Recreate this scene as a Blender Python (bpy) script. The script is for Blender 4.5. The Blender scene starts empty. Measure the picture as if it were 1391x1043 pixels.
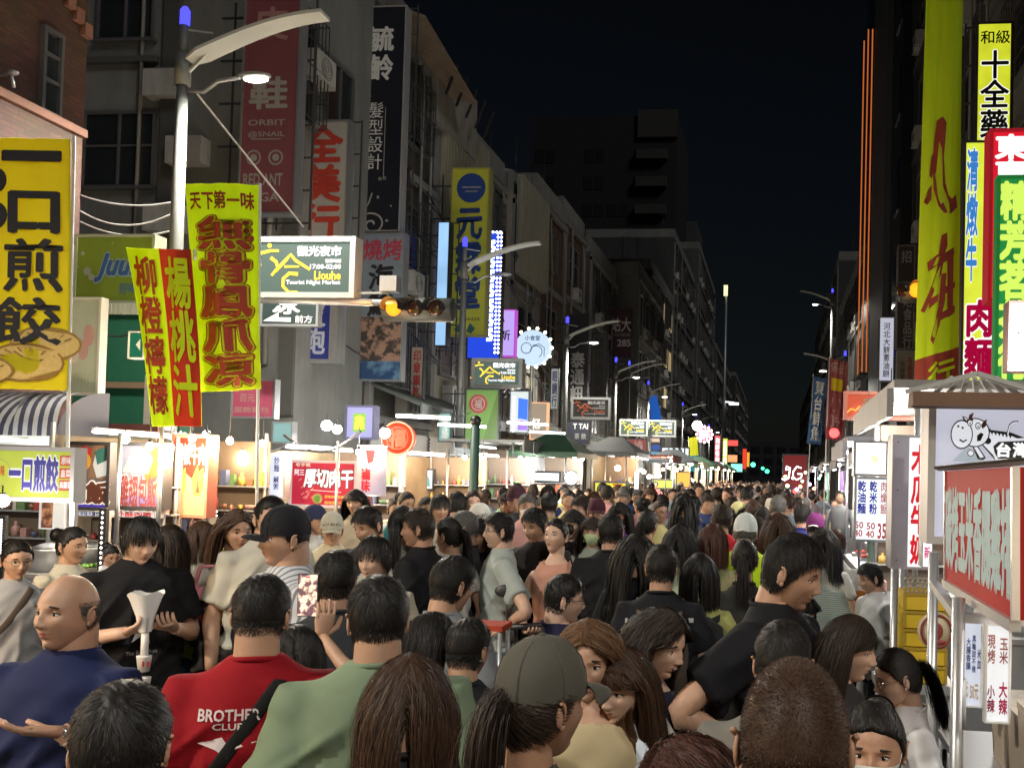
import bpy, math, random
import numpy as np
from mathutils import Vector, Matrix, Euler
rnd = random.Random(7); rng = np.random.default_rng(7)
S = bpy.context.scene; COL = S.collection
R = math.radians
PW, PH = 1391.0, 1043.0
# ---------------------------------------------------------------- camera
FPX = 1250.0
CAMZ = 1.97
RC = Matrix.Rotation(R(6), 3, 'Z') @ Matrix.Rotation(R(91.5), 3, 'X') @ Matrix.Rotation(R(1.4), 3, 'Z')
_v = RC.transposed() @ Vector((0, 1, 0))
PU = 1055 - FPX*_v.x/(-_v.z); PV = 650 + FPX*_v.y/(-_v.z)
cd = bpy.data.cameras.new('camera'); cam = bpy.data.objects.new('camera', cd); COL.objects.link(cam)
cam.location = (0, 0, CAMZ); cam.rotation_euler = RC.to_euler()
cd.sensor_width = 36; cd.lens = FPX/PW*36; cd.shift_x = (PW/2-PU)/PW; cd.shift_y = (PV-PH/2)/PW
cd.clip_start = .05; cd.clip_end = 3000
S.camera = cam
# ---------------------------------------------------------------- sky and exposure
w = bpy.data.worlds.new('World'); S.world = w; w.use_nodes = True
nt = w.node_tree; bg = nt.nodes['Background']
sky = nt.nodes.new('ShaderNodeTexSky'); sky.sky_type = 'NISHITA'; sky.sun_disc = False
sky.sun_elevation = R(24); sky.sun_rotation = R(150)
hs = nt.nodes.new('ShaderNodeHueSaturation'); hs.inputs['Saturation'].default_value = .85; nt.links.new(sky.outputs[0], hs.inputs['Color']); nt.links.new(hs.outputs[0], bg.inputs[0]); bg.inputs[1].default_value = .0007
fill_sun = bpy.data.lights.new('city_glow_fill', 'SUN'); fill_sun.energy = .35; fill_sun.angle = R(16); fill_sun.color = (1, .97, .93)  # soft fill added to brighten the facades, standing in for city glow
mo = bpy.data.objects.new('city_glow_fill', fill_sun); COL.objects.link(mo); mo.rotation_euler = (R(52), 0, R(48))
S.view_settings.view_transform = 'Standard'; S.view_settings.look = 'None'
S.view_settings.exposure = 0.5; S.view_settings.gamma = 1; S.view_settings.use_curve_mapping = False
S.cycles.use_denoising = True
try:
    S.cycles.denoiser = 'OPENIMAGEDENOISE'; S.cycles.denoising_input_passes = 'RGB_ALBEDO_NORMAL'
except Exception: pass
S.cycles.max_bounces = 5; S.cycles.diffuse_bounces = 3; S.cycles.glossy_bounces = 2; S.cycles.transmission_bounces = 3
S.cycles.transparent_max_bounces = 6; S.cycles.sample_clamp_indirect = 3.0; S.cycles.caustics_reflective = False; S.cycles.caustics_refractive = False
S.cycles.use_light_tree = True

# ---------------------------------------------------------------- pixel helpers (photo pixels -> metres)
C0 = Vector((0, 0, CAMZ))
def ray(u, v): return RC @ Vector(((u-PU)/FPX, (PV-v)/FPX, -1.0))
def at(u, v, d): return C0 + ray(u, v)*d
def onX(u, v, X): r = ray(u, v); return C0 + r*(X/r.x)
def onY(u, v, Y): r = ray(u, v); return C0 + r*(Y/r.y)

# ---------------------------------------------------------------- objects
def tag(o, label=None, cat=None, group=None, kind=None):
    if label: o['label'] = label
    if cat: o['category'] = cat
    if group: o['group'] = group
    if kind: o['kind'] = kind
    return o
def empty(name, loc=(0, 0, 0), rz=0.0, sc=1.0, parent=None):
    o = bpy.data.objects.new(name, None); COL.objects.link(o); o.empty_display_size = .1
    o.location = loc; o.rotation_euler = (0, 0, rz); o.scale = (sc,)*3 if not hasattr(sc, '__len__') else sc
    if parent: o.parent = parent
    return o
def thing(name, label, cat, loc=(0, 0, 0), rz=0.0, group=None, sc=1.0):
    return tag(empty(name, loc, rz, sc), label, cat, group)
def link(name, me, parent=None, mats=None):
    o = bpy.data.objects.new(name, me); COL.objects.link(o)
    if parent: o.parent = parent
    if mats:
        for i, m in enumerate(mats):
            o.material_slots[i].link = 'OBJECT'; o.material_slots[i].material = m
    return o
def npmesh(name, V, F, mats=(), mi=None, smooth=False, attr=None):
    """V (n,3) array, F list of index arrays of equal width or a list of lists"""
    me = bpy.data.meshes.new(name)
    V = np.asarray(V, dtype=np.float32)
    if isinstance(F, np.ndarray): groups = [F]
    else: groups = F if len(F) and isinstance(F[0], np.ndarray) else None
    if groups is None:
        me.from_pydata(V.tolist(), [], F)
    else:
        groups = [g for g in groups if len(g)]
        lt = np.concatenate([np.full(len(g), g.shape[1], dtype=np.int32) for g in groups])
        li = np.concatenate([g.ravel() for g in groups]).astype(np.int32)
        me.vertices.add(len(V)); me.vertices.foreach_set('co', V.ravel())
        me.loops.add(len(li)); me.loops.foreach_set('vertex_index', li)
        me.polygons.add(len(lt)); ls = np.concatenate([[0], np.cumsum(lt)[:-1]]).astype(np.int32)
        me.polygons.foreach_set('loop_start', ls)
        try: me.polygons.foreach_set('loop_total', lt)
        except Exception: pass
        me.update(calc_edges=True)
    for m in mats: me.materials.append(m)
    n = len(me.polygons)
    if mi is not None: me.polygons.foreach_set('material_index', np.asarray(mi, dtype=np.int32))
    if smooth is True: me.polygons.foreach_set('use_smooth', np.ones(n, dtype=bool))
    elif smooth is not False: me.polygons.foreach_set('use_smooth', np.asarray(smooth, dtype=bool))
    if attr:
        for k, a in attr.items():
            at_ = me.attributes.new(k, 'FLOAT', 'POINT'); at_.data.foreach_set('value', np.asarray(a, dtype=np.float32))
    me.update()
    return me
def tube_arr(pts, rad, n=8, cap=True, flat=None):
    """pts (k,3); rad (k,) or (k,2) -> verts, quads"""
    P = np.asarray(pts, float); k = len(P)
    r = np.asarray(rad, float)
    if r.ndim == 0: r = np.full((k, 2), float(r))
    elif r.ndim == 1: r = np.stack([r, r], 1)
    T = np.gradient(P, axis=0); T /= np.linalg.norm(T, axis=1)[:, None]+1e-9
    ref = np.array([0, 1, 0.]) if abs(T[:, 1]).max() < .8 else np.array([1., 0, 0])
    if flat is not None: ref = np.asarray(flat, float)
    A = np.cross(ref, T); A /= np.linalg.norm(A, axis=1)[:, None]+1e-9
    B = np.cross(T, A)
    t = np.arange(n)*2*np.pi/n
    V = P[:, None]+A[:, None]*(np.cos(t)[None, :, None]*r[:, 0][:, None, None])+B[:, None]*(np.sin(t)[None, :, None]*r[:, 1][:, None, None])
    V = V.reshape(-1, 3)
    i = np.arange(k-1)[:, None]*n; j = np.arange(n)[None]
    F = np.stack([i+j, i+(j+1) % n, i+n+(j+1) % n, i+n+j], -1).reshape(-1, 4)
    if cap:
        c0, c1 = len(V), len(V)+1
        V = np.vstack([V, P[0], P[-1]])
        j = np.arange(n)
        F2 = np.stack([np.full(n, c0), (j+1) % n, j, j], 1)[:, :3]
        b = (k-1)*n
        F3 = np.stack([np.full(n, c1), b+j, b+(j+1) % n], 1)
        return V, [F, np.vstack([F2, F3])]
    return V, [F]
class MB:
    def __init__(s): s.V = []; s.F = []; s.M = []; s.S = []; s.n = 0
    def add(s, V, F, m=0, sm=False):
        V = np.asarray(V, float)
        s.V.append(V)
        for g in (F if isinstance(F, list) and len(F) and isinstance(F[0], np.ndarray) else [F]):
            for f in (g.tolist() if isinstance(g, np.ndarray) else g):
                s.F.append([i+s.n for i in f]); s.M.append(m); s.S.append(sm)
        s.n += len(V); return s
    def box(s, c, sz, m=0, rot=None, taper=1.0):
        x, y, z = [a/2 for a in sz]; t = taper
        V = np.array([(-x, -y, -z), (x, -y, -z), (x, y, -z), (-x, y, -z), (-x*t, -y*t, z), (x*t, -y*t, z), (x*t, y*t, z), (-x*t, y*t, z)])
        if rot is not None: V = V @ np.array(Euler(rot).to_matrix()).T
        return s.add(V+np.array(c), [[0, 3, 2, 1], [4, 5, 6, 7], [0, 1, 5, 4], [1, 2, 6, 5], [2, 3, 7, 6], [3, 0, 4, 7]], m)
    def b2(s, a, b, m=0):
        a = np.array(a, float); b = np.array(b, float)
        return s.box((a+b)/2, np.abs(b-a), m)
    def tube(s, pts, rad, n=8, m=0, sm=True, flat=None):
        V, F = tube_arr(pts, rad, n, True, flat); return s.add(V, F, m, sm)
    def cyl(s, a, b, r, r2=None, n=12, m=0, sm=True): return s.tube([a, b], [r, r if r2 is None else r2], n, m, sm)
    def bar(s, a, b, w, h=None, m=0):
        a = Vector(a); b = Vector(b); L = (b-a).length; q = (b-a).to_track_quat('Z', 'Y')
        h = w if h is None else h
        V = np.array([(sx*w/2, sy*h/2, z) for z in (0, L) for sx, sy in ((-1, -1), (1, -1), (1, 1), (-1, 1))])
        V = V @ np.array(q.to_matrix()).T + np.array(a)
        return s.add(V, [[0, 3, 2, 1], [4, 5, 6, 7], [0, 1, 5, 4], [1, 2, 6, 5], [2, 3, 7, 6], [3, 0, 4, 7]], m)
    def ell(s, c, r, nu=12, nv=8, m=0, rot=None, sm=True):
        th = np.linspace(0, np.pi, nv+1)[1:-1]; ph = np.arange(nu)*2*np.pi/nu
        T, Pp = np.meshgrid(th, ph, indexing='ij')
        V = np.stack([np.sin(T)*np.cos(Pp), np.sin(T)*np.sin(Pp), np.cos(T)], -1).reshape(-1, 3)
        V = np.vstack([V, (0, 0, 1), (0, 0, -1)])*np.array(r if hasattr(r, '__len__') else (r,)*3)
        if rot is not None: V = V @ np.array(Euler(rot).to_matrix()).T
        F = []
        for i in range(nv-2):
            for j in range(nu): F.append([i*nu+j, (i+1)*nu+j, (i+1)*nu+(j+1) % nu, i*nu+(j+1) % nu])
        a, b = (nv-1)*nu, (nv-1)*nu+1
        for j in range(nu):
            F.append([a, j, (j+1) % nu]); F.append([b, (nv-2)*nu+(j+1) % nu, (nv-2)*nu+j])
        return s.add(V+np.array(c), F, m, sm)
    def disc(s, c, r, m=0, n=28, y=None, ax='y'):
        t = np.arange(n)*2*np.pi/n
        V = np.stack([np.cos(t)*r, np.zeros(n), np.sin(t)*r], 1)
        if ax == 'x': V = V[:, [1, 0, 2]]
        return s.add(V+np.array(c), [list(range(n))], m)
    def poly(s, pts, m=0): return s.add(np.array(pts, float), [list(range(len(pts)))], m)
    def build(s, name, mats, parent=None):
        V = np.vstack(s.V) if s.V else np.zeros((0, 3))
        me = npmesh(name, V, s.F, mats if isinstance(mats, (list, tuple)) else [mats], s.M, s.S)
        return link(name, me, parent)
    def mesh(s, name, mats):
        return npmesh(name, np.vstack(s.V), s.F, mats if isinstance(mats, (list, tuple)) else [mats], s.M, s.S)

# ---------------------------------------------------------------- materials
_mc = {}
def pm(col, rough=.6, metal=0.0, var=.12, scale=8.0, bump=0.0, bscale=60.0, key=None, dirt=0.0, spec=.5, sheen=0.0):
    k = ('p', tuple(col), rough, metal, var, scale, bump, bscale, dirt, spec, sheen)
    if k in _mc: return _mc[k]
    m = bpy.data.materials.new(key or 'surface'); m.use_nodes = True; n = m.node_tree; b = n.nodes['Principled BSDF']
    b.inputs['Roughness'].default_value = rough; b.inputs['Metallic'].default_value = metal
    b.inputs['Specular IOR Level'].default_value = spec
    if sheen: b.inputs['Sheen Weight'].default_value = sheen
    tc = n.nodes.new('ShaderNodeTexCoord')
    if var or dirt:
        nz = n.nodes.new('ShaderNodeTexNoise'); nz.inputs['Scale'].default_value = scale; nz.inputs['Detail'].default_value = 5
        n.links.new(tc.outputs['Object'], nz.inputs['Vector'])
        mx = n.nodes.new('ShaderNodeMix'); mx.data_type = 'RGBA'
        a = [max(0, c*(1-var)) for c in col]; c2 = [min(1, c*(1+var)) for c in col]
        mx.inputs[6].default_value = (*a, 1); mx.inputs[7].default_value = (*c2, 1)
        n.links.new(nz.outputs['Fac'], mx.inputs[0]); out = mx.outputs[2]
        if dirt:
            n2 = n.nodes.new('ShaderNodeTexNoise'); n2.inputs['Scale'].default_value = scale*.25; n2.inputs['Detail'].default_value = 8; n2.inputs['Roughness'].default_value = .7
            mp = n.nodes.new('ShaderNodeMapping'); mp.inputs['Scale'].default_value = (1, 1, .25)
            n.links.new(tc.outputs['Object'], mp.inputs[0]); n.links.new(mp.outputs[0], n2.inputs['Vector'])
            rp = n.nodes.new('ShaderNodeValToRGB'); rp.color_ramp.elements[0].position = .42; rp.color_ramp.elements[1].position = .68
            n.links.new(n2.outputs['Fac'], rp.inputs[0])
            m3 = n.nodes.new('ShaderNodeMix'); m3.data_type = 'RGBA'; m3.inputs[7].default_value = (col[0]*.35, col[1]*.33, col[2]*.3, 1)
            ml = n.nodes.new('ShaderNodeMath'); ml.operation = 'MULTIPLY'; ml.inputs[1].default_value = dirt
            n.links.new(rp.outputs[0], ml.inputs[0]); n.links.new(ml.outputs[0], m3.inputs[0]); n.links.new(out, m3.inputs[6]); out = m3.outputs[2]
        n.links.new(out, b.inputs['Base Color'])
    else: b.inputs['Base Color'].default_value = (*col, 1)
    if bump:
        nb = n.nodes.new('ShaderNodeTexNoise'); nb.inputs['Scale'].default_value = bscale; nb.inputs['Detail'].default_value = 4
        n.links.new(tc.outputs['Object'], nb.inputs['Vector'])
        bp = n.nodes.new('ShaderNodeBump'); bp.inputs['Strength'].default_value = bump; bp.inputs['Distance'].default_value = .01
        n.links.new(nb.outputs['Fac'], bp.inputs['Height']); n.links.new(bp.outputs[0], b.inputs['Normal'])
    _mc[k] = m; return m
def em(col, s=1.0, var=0.0, base=None, scale=3.0):
    """a surface that gives off light (backlit sign, tube, bulb; on panels, paper and flags a painted glow)"""
    if s < 3: s *= .70
    k = ('e', tuple(col), s, var, scale)
    if k in _mc: return _mc[k]
    m = bpy.data.materials.new('lit'); m.use_nodes = True; n = m.node_tree; b = n.nodes['Principled BSDF']
    b.inputs['Base Color'].default_value = (*[c*.22 for c in (base or col)], 1); b.inputs['Roughness'].default_value = .65; b.inputs['Specular IOR Level'].default_value = .2
    b.inputs['Emission Color'].default_value = (*col, 1); b.inputs['Emission Strength'].default_value = s
    if var:
        tc = n.nodes.new('ShaderNodeTexCoord'); nz = n.nodes.new('ShaderNodeTexNoise'); nz.inputs['Scale'].default_value = scale; nz.inputs['Detail'].default_value = 2
        mr = n.nodes.new('ShaderNodeMapRange'); mr.inputs[3].default_value = s*(1-var); mr.inputs[4].default_value = s*(1+var)
        mr.inputs[1].default_value = .3; mr.inputs[2].default_value = .7
        n.links.new(tc.outputs['Object'], nz.inputs['Vector']); n.links.new(nz.outputs['Fac'], mr.inputs[0]); n.links.new(mr.outputs[0], b.inputs['Emission Strength'])
    _mc[k] = m; return m
def pattern_mat(kind, c1, c2, scale, **kw):
    k = (kind, c1, c2, scale, tuple(sorted(kw.items())))
    if k in _mc: return _mc[k]
    m = bpy.data.materials.new(kind); m.use_nodes = True; n = m.node_tree; b = n.nodes['Principled BSDF']
    b.inputs['Roughness'].default_value = kw.get('rough', .75)
    tc = n.nodes.new('ShaderNodeTexCoord')
    mp = n.nodes.new('ShaderNodeMapping'); mp.inputs['Rotation'].default_value = kw.get('rot', (0, 0, 0)); n.links.new(tc.outputs['Object'], mp.inputs[0])
    mx = n.nodes.new('ShaderNodeMix'); mx.data_type = 'RGBA'; mx.inputs[6].default_value = (*c1, 1); mx.inputs[7].default_value = (*c2, 1)
    if kind == 'brick':
        t = n.nodes.new('ShaderNodeTexBrick'); t.inputs['Scale'].default_value = scale
        t.inputs['Color1'].default_value = (*c1, 1); t.inputs['Color2'].default_value = (*[c*.6 for c in c1], 1); t.inputs['Mortar'].default_value = (*c2, 1)
        t.inputs['Mortar Size'].default_value = kw.get('mortar', .02); t.inputs['Brick Width'].default_value = kw.get('bw', .5); t.inputs['Row Height'].default_value = kw.get('rh', .25)
        if kw.get('flat'): n.links.new(mp.outputs[0], t.inputs['Vector'])
        else:
            sp = n.nodes.new('ShaderNodeSeparateXYZ'); ad = n.nodes.new('ShaderNodeMath'); cb = n.nodes.new('ShaderNodeCombineXYZ'); n.links.new(mp.outputs[0], sp.inputs[0]); n.links.new(sp.outputs[0], ad.inputs[0]); n.links.new(sp.outputs[1], ad.inputs[1]); n.links.new(ad.outputs[0], cb.inputs[0]); n.links.new(sp.outputs[2], cb.inputs[1]); n.links.new(cb.outputs[0], t.inputs['Vector'])
        nz = n.nodes.new('ShaderNodeTexNoise'); nz.inputs['Scale'].default_value = 1.2; nz.inputs['Detail'].default_value = 6; n.links.new(tc.outputs['Object'], nz.inputs['Vector'])
        m2 = n.nodes.new('ShaderNodeMix'); m2.data_type = 'RGBA'; m2.blend_type = 'MULTIPLY'; m2.inputs[0].default_value = .7
        n.links.new(t.outputs['Color'], m2.inputs[6]); n.links.new(nz.outputs['Color'], m2.inputs[7]); n.links.new(m2.outputs[2], b.inputs['Base Color'])
        bp = n.nodes.new('ShaderNodeBump'); bp.inputs['Strength'].default_value = .4; bp.invert = True; bp.inputs['Distance'].default_value = .01
        n.links.new(t.outputs['Fac'], bp.inputs['Height']); n.links.new(bp.outputs[0], b.inputs['Normal'])
    elif kind == 'stripes':
        t = n.nodes.new('ShaderNodeTexWave'); t.inputs['Scale'].default_value = scale; t.wave_profile = 'SIN'
        t.bands_direction = kw.get('axis', 'X'); n.links.new(mp.outputs[0], t.inputs['Vector'])
        rp = n.nodes.new('ShaderNodeValToRGB'); q = kw.get('duty', .5); rp.color_ramp.elements[0].position = q-.03; rp.color_ramp.elements[1].position = q+.03
        n.links.new(t.outputs['Fac'], rp.inputs[0]); n.links.new(rp.outputs[0], mx.inputs[0]); n.links.new(mx.outputs[2], b.inputs['Base Color'])
    elif kind == 'blotch':
        t = n.nodes.new('ShaderNodeTexNoise'); t.inputs['Scale'].default_value = scale; t.inputs['Detail'].default_value = 3; n.links.new(mp.outputs[0], t.inputs['Vector'])
        rp = n.nodes.new('ShaderNodeValToRGB'); rp.color_ramp.elements[0].position = .45; rp.color_ramp.elements[1].position = .56
        n.links.new(t.outputs['Fac'], rp.inputs[0]); n.links.new(rp.outputs[0], mx.inputs[0]); n.links.new(mx.outputs[2], b.inputs['Base Color'])
        if kw.get('emit'):
            n.links.new(mx.outputs[2], b.inputs['Emission Color']); b.inputs['Emission Strength'].default_value = kw['emit']
    _mc[k] = m; return m
def glass(col=(.05, .06, .07), rough=.08): return pm(col, rough, 0, 0, spec=.8)
K_ = pm((.012, .012, .014), .5); WH = pm((.75, .75, .73), .5, dirt=.25); GREY = pm((.32, .32, .33), .55, dirt=.3)
STEEL = pm((.66, .66, .66), .36, .75, .05); DKST = pm((.06, .06, .065), .45, .6, .1); GALV = pm((.42, .44, .46), .45, .7, .12, dirt=.3)
CONC = pm((.21, .215, .205), .9, dirt=.5, bump=.3, bscale=25, scale=3)
GLASSD = glass()

def fabric(m):
    """thin banner cloth lets light through"""
    n = m.node_tree; b = n.nodes['Principled BSDF']; o = n.nodes['Material Output']; t = n.nodes.new('ShaderNodeBsdfTranslucent'); x = n.nodes.new('ShaderNodeMixShader'); x.inputs[0].default_value = .45
    src = b.inputs['Base Color'].links[0].from_socket; n.links.new(src, t.inputs['Color']); n.links.new(b.outputs[0], x.inputs[1]); n.links.new(t.outputs[0], x.inputs[2]); n.links.new(x.outputs[0], o.inputs['Surface']); return m
# ---------------------------------------------------------------- lettering
_tc = {}
def glyphs(s, bold=.02, shear=0.0, sp=1.0):
    k = (s, shear, sp)
    if k in _tc: return _tc[k]
    c = bpy.data.curves.new('t', 'FONT'); c.body = s; c.size = 1; c.offset = 0; c.resolution_u = 2; c.align_x = 'CENTER'; c.shear = shear
    c.space_line = 1.0*sp if '\n' in s else 1; c.space_character = sp if '\n' not in s else 1
    o = bpy.data.objects.new('t', c); m = o.to_mesh()
    V = np.empty(len(m.vertices)*3); m.vertices.foreach_get('co', V); V = V.reshape(-1, 3)[:, :2].copy()
    F = [list(p.vertices) for p in m.polygons]
    o.to_mesh_clear(); bpy.data.objects.remove(o); bpy.data.curves.remove(c)
    em_ = (1., 1.)
    if len(V):
        lo, hi = V.min(0), V.max(0); V = (V-lo)/np.maximum(hi-lo, 1e-6); V[:, 1] = 1-V[:, 1]; em_ = (1/max(hi[0]-lo[0], .2), 1/max(hi[1]-lo[1], .2))
    _tc[k] = (V, F, em_); return _tc[k]
def vert(s): return '\n'.join(s)
def letters(mb, surf, s, box, off, bold=.02, m=0, shear=0.0, sp=1.0, grow=0.0, rough=0.0):
    """box = x0,y0,x1,y1 in 0..1 with y down; surf(s,t,off) -> xyz arrays"""
    V, F, em_ = glyphs(s, bold, shear, sp)
    if not len(V): return
    x0, y0, x1, y1 = box
    gx = grow; xs = x0-gx+(x1-x0+2*gx)*V[:, 0]; ys = y0-gx+(y1-y0+2*gx)*V[:, 1]
    if rough:
        xs = xs+rough*np.sin(V[:, 1]*23+1)*np.cos(V[:, 0]*9); ys = ys+rough*np.sin(V[:, 0]*17)*.5
    if bold <= .012: mb.add(surf(xs, ys, off), F, m); return
    ex, ey = em_[0]*(x1-x0)*bold*.8, em_[1]*(y1-y0)*bold*.8; n = 6 if bold < .05 else (8 if bold < .09 else 14)
    for i in range(n):
        a = i*2*math.pi/n+.4; mb.add(surf(xs+math.cos(a)*ex, ys+math.sin(a)*ey, off-.00025*i), F, m)
def flat_surf(W, H, y0=0.0):
    def f(s, t, off=0): s = np.asarray(s, float); t = np.asarray(t, float); return np.stack([(s-.5)*W, np.full_like(s, y0-off), (1-t)*H], -1)
    return f
def shape(mb, surf, pts, off, m=0):
    p = np.array(pts, float); mb.add(surf(p[:, 0], p[:, 1], off), [list(range(len(p)))], m)
def ring_pts(cx, cy, r, asp=1.0, a0=0, a1=360, n=20, w=None):
    t = np.radians(np.linspace(a0, a1, n))
    o = np.stack([cx+r*np.cos(t), cy+r*asp*np.sin(t)], 1)
    if w is None: return o.tolist()
    i = np.stack([cx+(r-w)*np.cos(t), cy+(r-w)*asp*np.sin(t)], 1)[::-1]
    return np.vstack([o, i]).tolist()
def stroke(mb, surf, pts, w, asp, off, m=0):
    """brush stroke through pts in sign units, asp = W/H"""
    p = np.array(pts, float); d = np.gradient(p, axis=0); nx = -d[:, 1]/asp; ny = d[:, 0]*asp; L = np.hypot(d[:, 0], d[:, 1]/asp)+1e-9
    ww = w*np.linspace(1, .75, len(p))
    a = p+np.stack([-d[:, 1]/asp/L*ww/1, d[:, 0]*asp/L*ww], 1); b = p-np.stack([-d[:, 1]/asp/L*ww, d[:, 0]*asp/L*ww], 1)
    V = np.vstack([a, b]); n = len(p); F = [[i, i+1, n+i+1, n+i] for i in range(n-1)]
    mb.add(surf(V[:, 0], V[:, 1], off), F, m)
def spline(P, k):
    P = np.asarray(P, float); n = len(P); t = np.linspace(0, n-1, k); i = np.clip(t.astype(int), 0, n-2); f = (t-i)[:, None]
    g = lambda a: P[np.clip(a, 0, n-1)]
    p0, p1, p2, p3 = g(i-1), g(i), g(i+1), g(i+2)
    return .5*((2*p1)+(-p0+p2)*f+(2*p0-5*p1+4*p2-p3)*f**2+(-p0+3*p1-3*p2+p3)*f**3)
# ================================================================ GROUND
def struct(o): o['kind'] = 'structure'; return o
ASPH = pm((.045, .045, .047), .85, 0, .25, 2.5, .5, 90, dirt=.2)
PAVE = pattern_mat('brick', (.20, .17, .155), (.09, .085, .08), 2.2, mortar=.03, flat=1)
g = MB(); g.poly([(-7.55, -12, 0), (2.85, -12, 0), (2.85, 420, 0), (-7.55, 420, 0)]); struct(g.build('road', ASPH))
g = MB(); g.poly([(-200, -60, -.02), (200, -60, -.02), (200, 450, -.02), (-200, 450, -.02)]); struct(g.build('ground', pm((.05, .05, .048), .9)))
for nm, x0, x1 in (('pavement', -60, -7.7), ('pavement', 3.0, 60)):
    g = MB(); g.b2((x0, -12, -.1), (x1, 420, .13)); struct(g.build(nm, PAVE))
for x0, x1 in ((-7.7, -7.55), (2.85, 3.0)):
    g = MB(); g.b2((x0, -12, -.1), (x1, 420, .12)); struct(g.build('kerb', pm((.25, .25, .24), .8, dirt=.4)))
g = MB()
for i in range(40): g.poly([(-2.45, i*10, .004), (-2.33, i*10, .004), (-2.33, i*10+4, .004), (-2.45, i*10+4, .004)])
g.poly([(2.45, -10, .004), (2.6, -10, .004), (2.6, 400, .004), (2.45, 400, .004)]); struct(g.build('road_marking', pm((.55, .55, .5), .7, dirt=.6)))

# ================================================================ BUILDINGS
FRM = pm((.20, .20, .20), .4, .5, .1); FRD = pm((.06, .06, .06), .5, .3); WPANE = pm((.022, .026, .028), .12, 0, .3, 2, spec=.7); CURT = pm((.10, .10, .09), .6, 0, .3, 3)
def window(root, p, W, H, axis, face, cols=2, rows=1, lit=None, grille=False):
    """p: centre of the opening on the wall; axis 'x' wall runs along Y, 'y' wall runs along X; face: +-1 outward"""
    def b(m, a0, a1, z0, z1, t0, t1, mi=0):
        if axis == 'x': m.b2((face*t0, a0, z0), (face*t1, a1, z1), mi)
        else: m.b2((a0, face*t0, z0), (a1, face*t1, z1), mi)
    f = MB(); w, h, t = W/2, H/2, .05
    b(f, -w, w, h-t, h, 0, .07); b(f, -w, w, -h, -h+t, 0, .07); b(f, -w, -w+t, -h+t, h-t, 0, .07); b(f, w-t, w, -h+t, h-t, 0, .07)
    for i in range(1, cols): x = -w+W*i/cols; b(f, x-.022, x+.022, -h+t, h-t, .01, .06)
    for i in range(1, rows): z = -h+H*i/rows*.9+.1*H; b(f, -w+t, w-t, z-.02, z+.02, .012, .055)
    b(f, -w-.06, w+.06, -h-.05, -h-.003, 0, .13)
    o = f.build('window', FRM, root); o.location = Vector(p)-root.location
    g_ = MB(); b(g_, -w+t, w-t, -h+t, h-t, .004, .022); g_.build('pane', lit or WPANE, o)
    if grille:
        q = MB(); n = int(W/.14)
        for i in range(n+1): x = -w+W*i/n; b(q, x-.008, x+.008, -h, h, .30, .316)
        for i in range(5): z = -h+H*i/4; b(q, -w, w, z-.01, z+.01, .298, .318); b(q, -w, -w+.02, z-.01, z+.01, .0, .3); b(q, w-.02, w, z-.01, z+.01, .0, .3)
        q.build('window_grille', FRD, o)
    return o
def ac_unit(root, p, face=1):
    m = MB(); m.b2((0, -.38, -.27), (face*.32, .38, .27)); m.b2((face*.0, -.3, -.33), (face*.36, -.26, -.28)); m.b2((0, .26, -.33), (face*.36, .3, -.28))
    o = m.build('air_conditioner', pm((.5, .5, .47), .6, dirt=.5), root); o.location = Vector(p)-root.location
    q = MB()
    for r in (.06, .12, .18, .22): q.tube([(face*.325, r*math.cos(a), r*math.sin(a)) for a in np.linspace(0, 6.2832, 17)], .005, 4)
    q.build('fan_grille', FRD, o)
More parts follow.
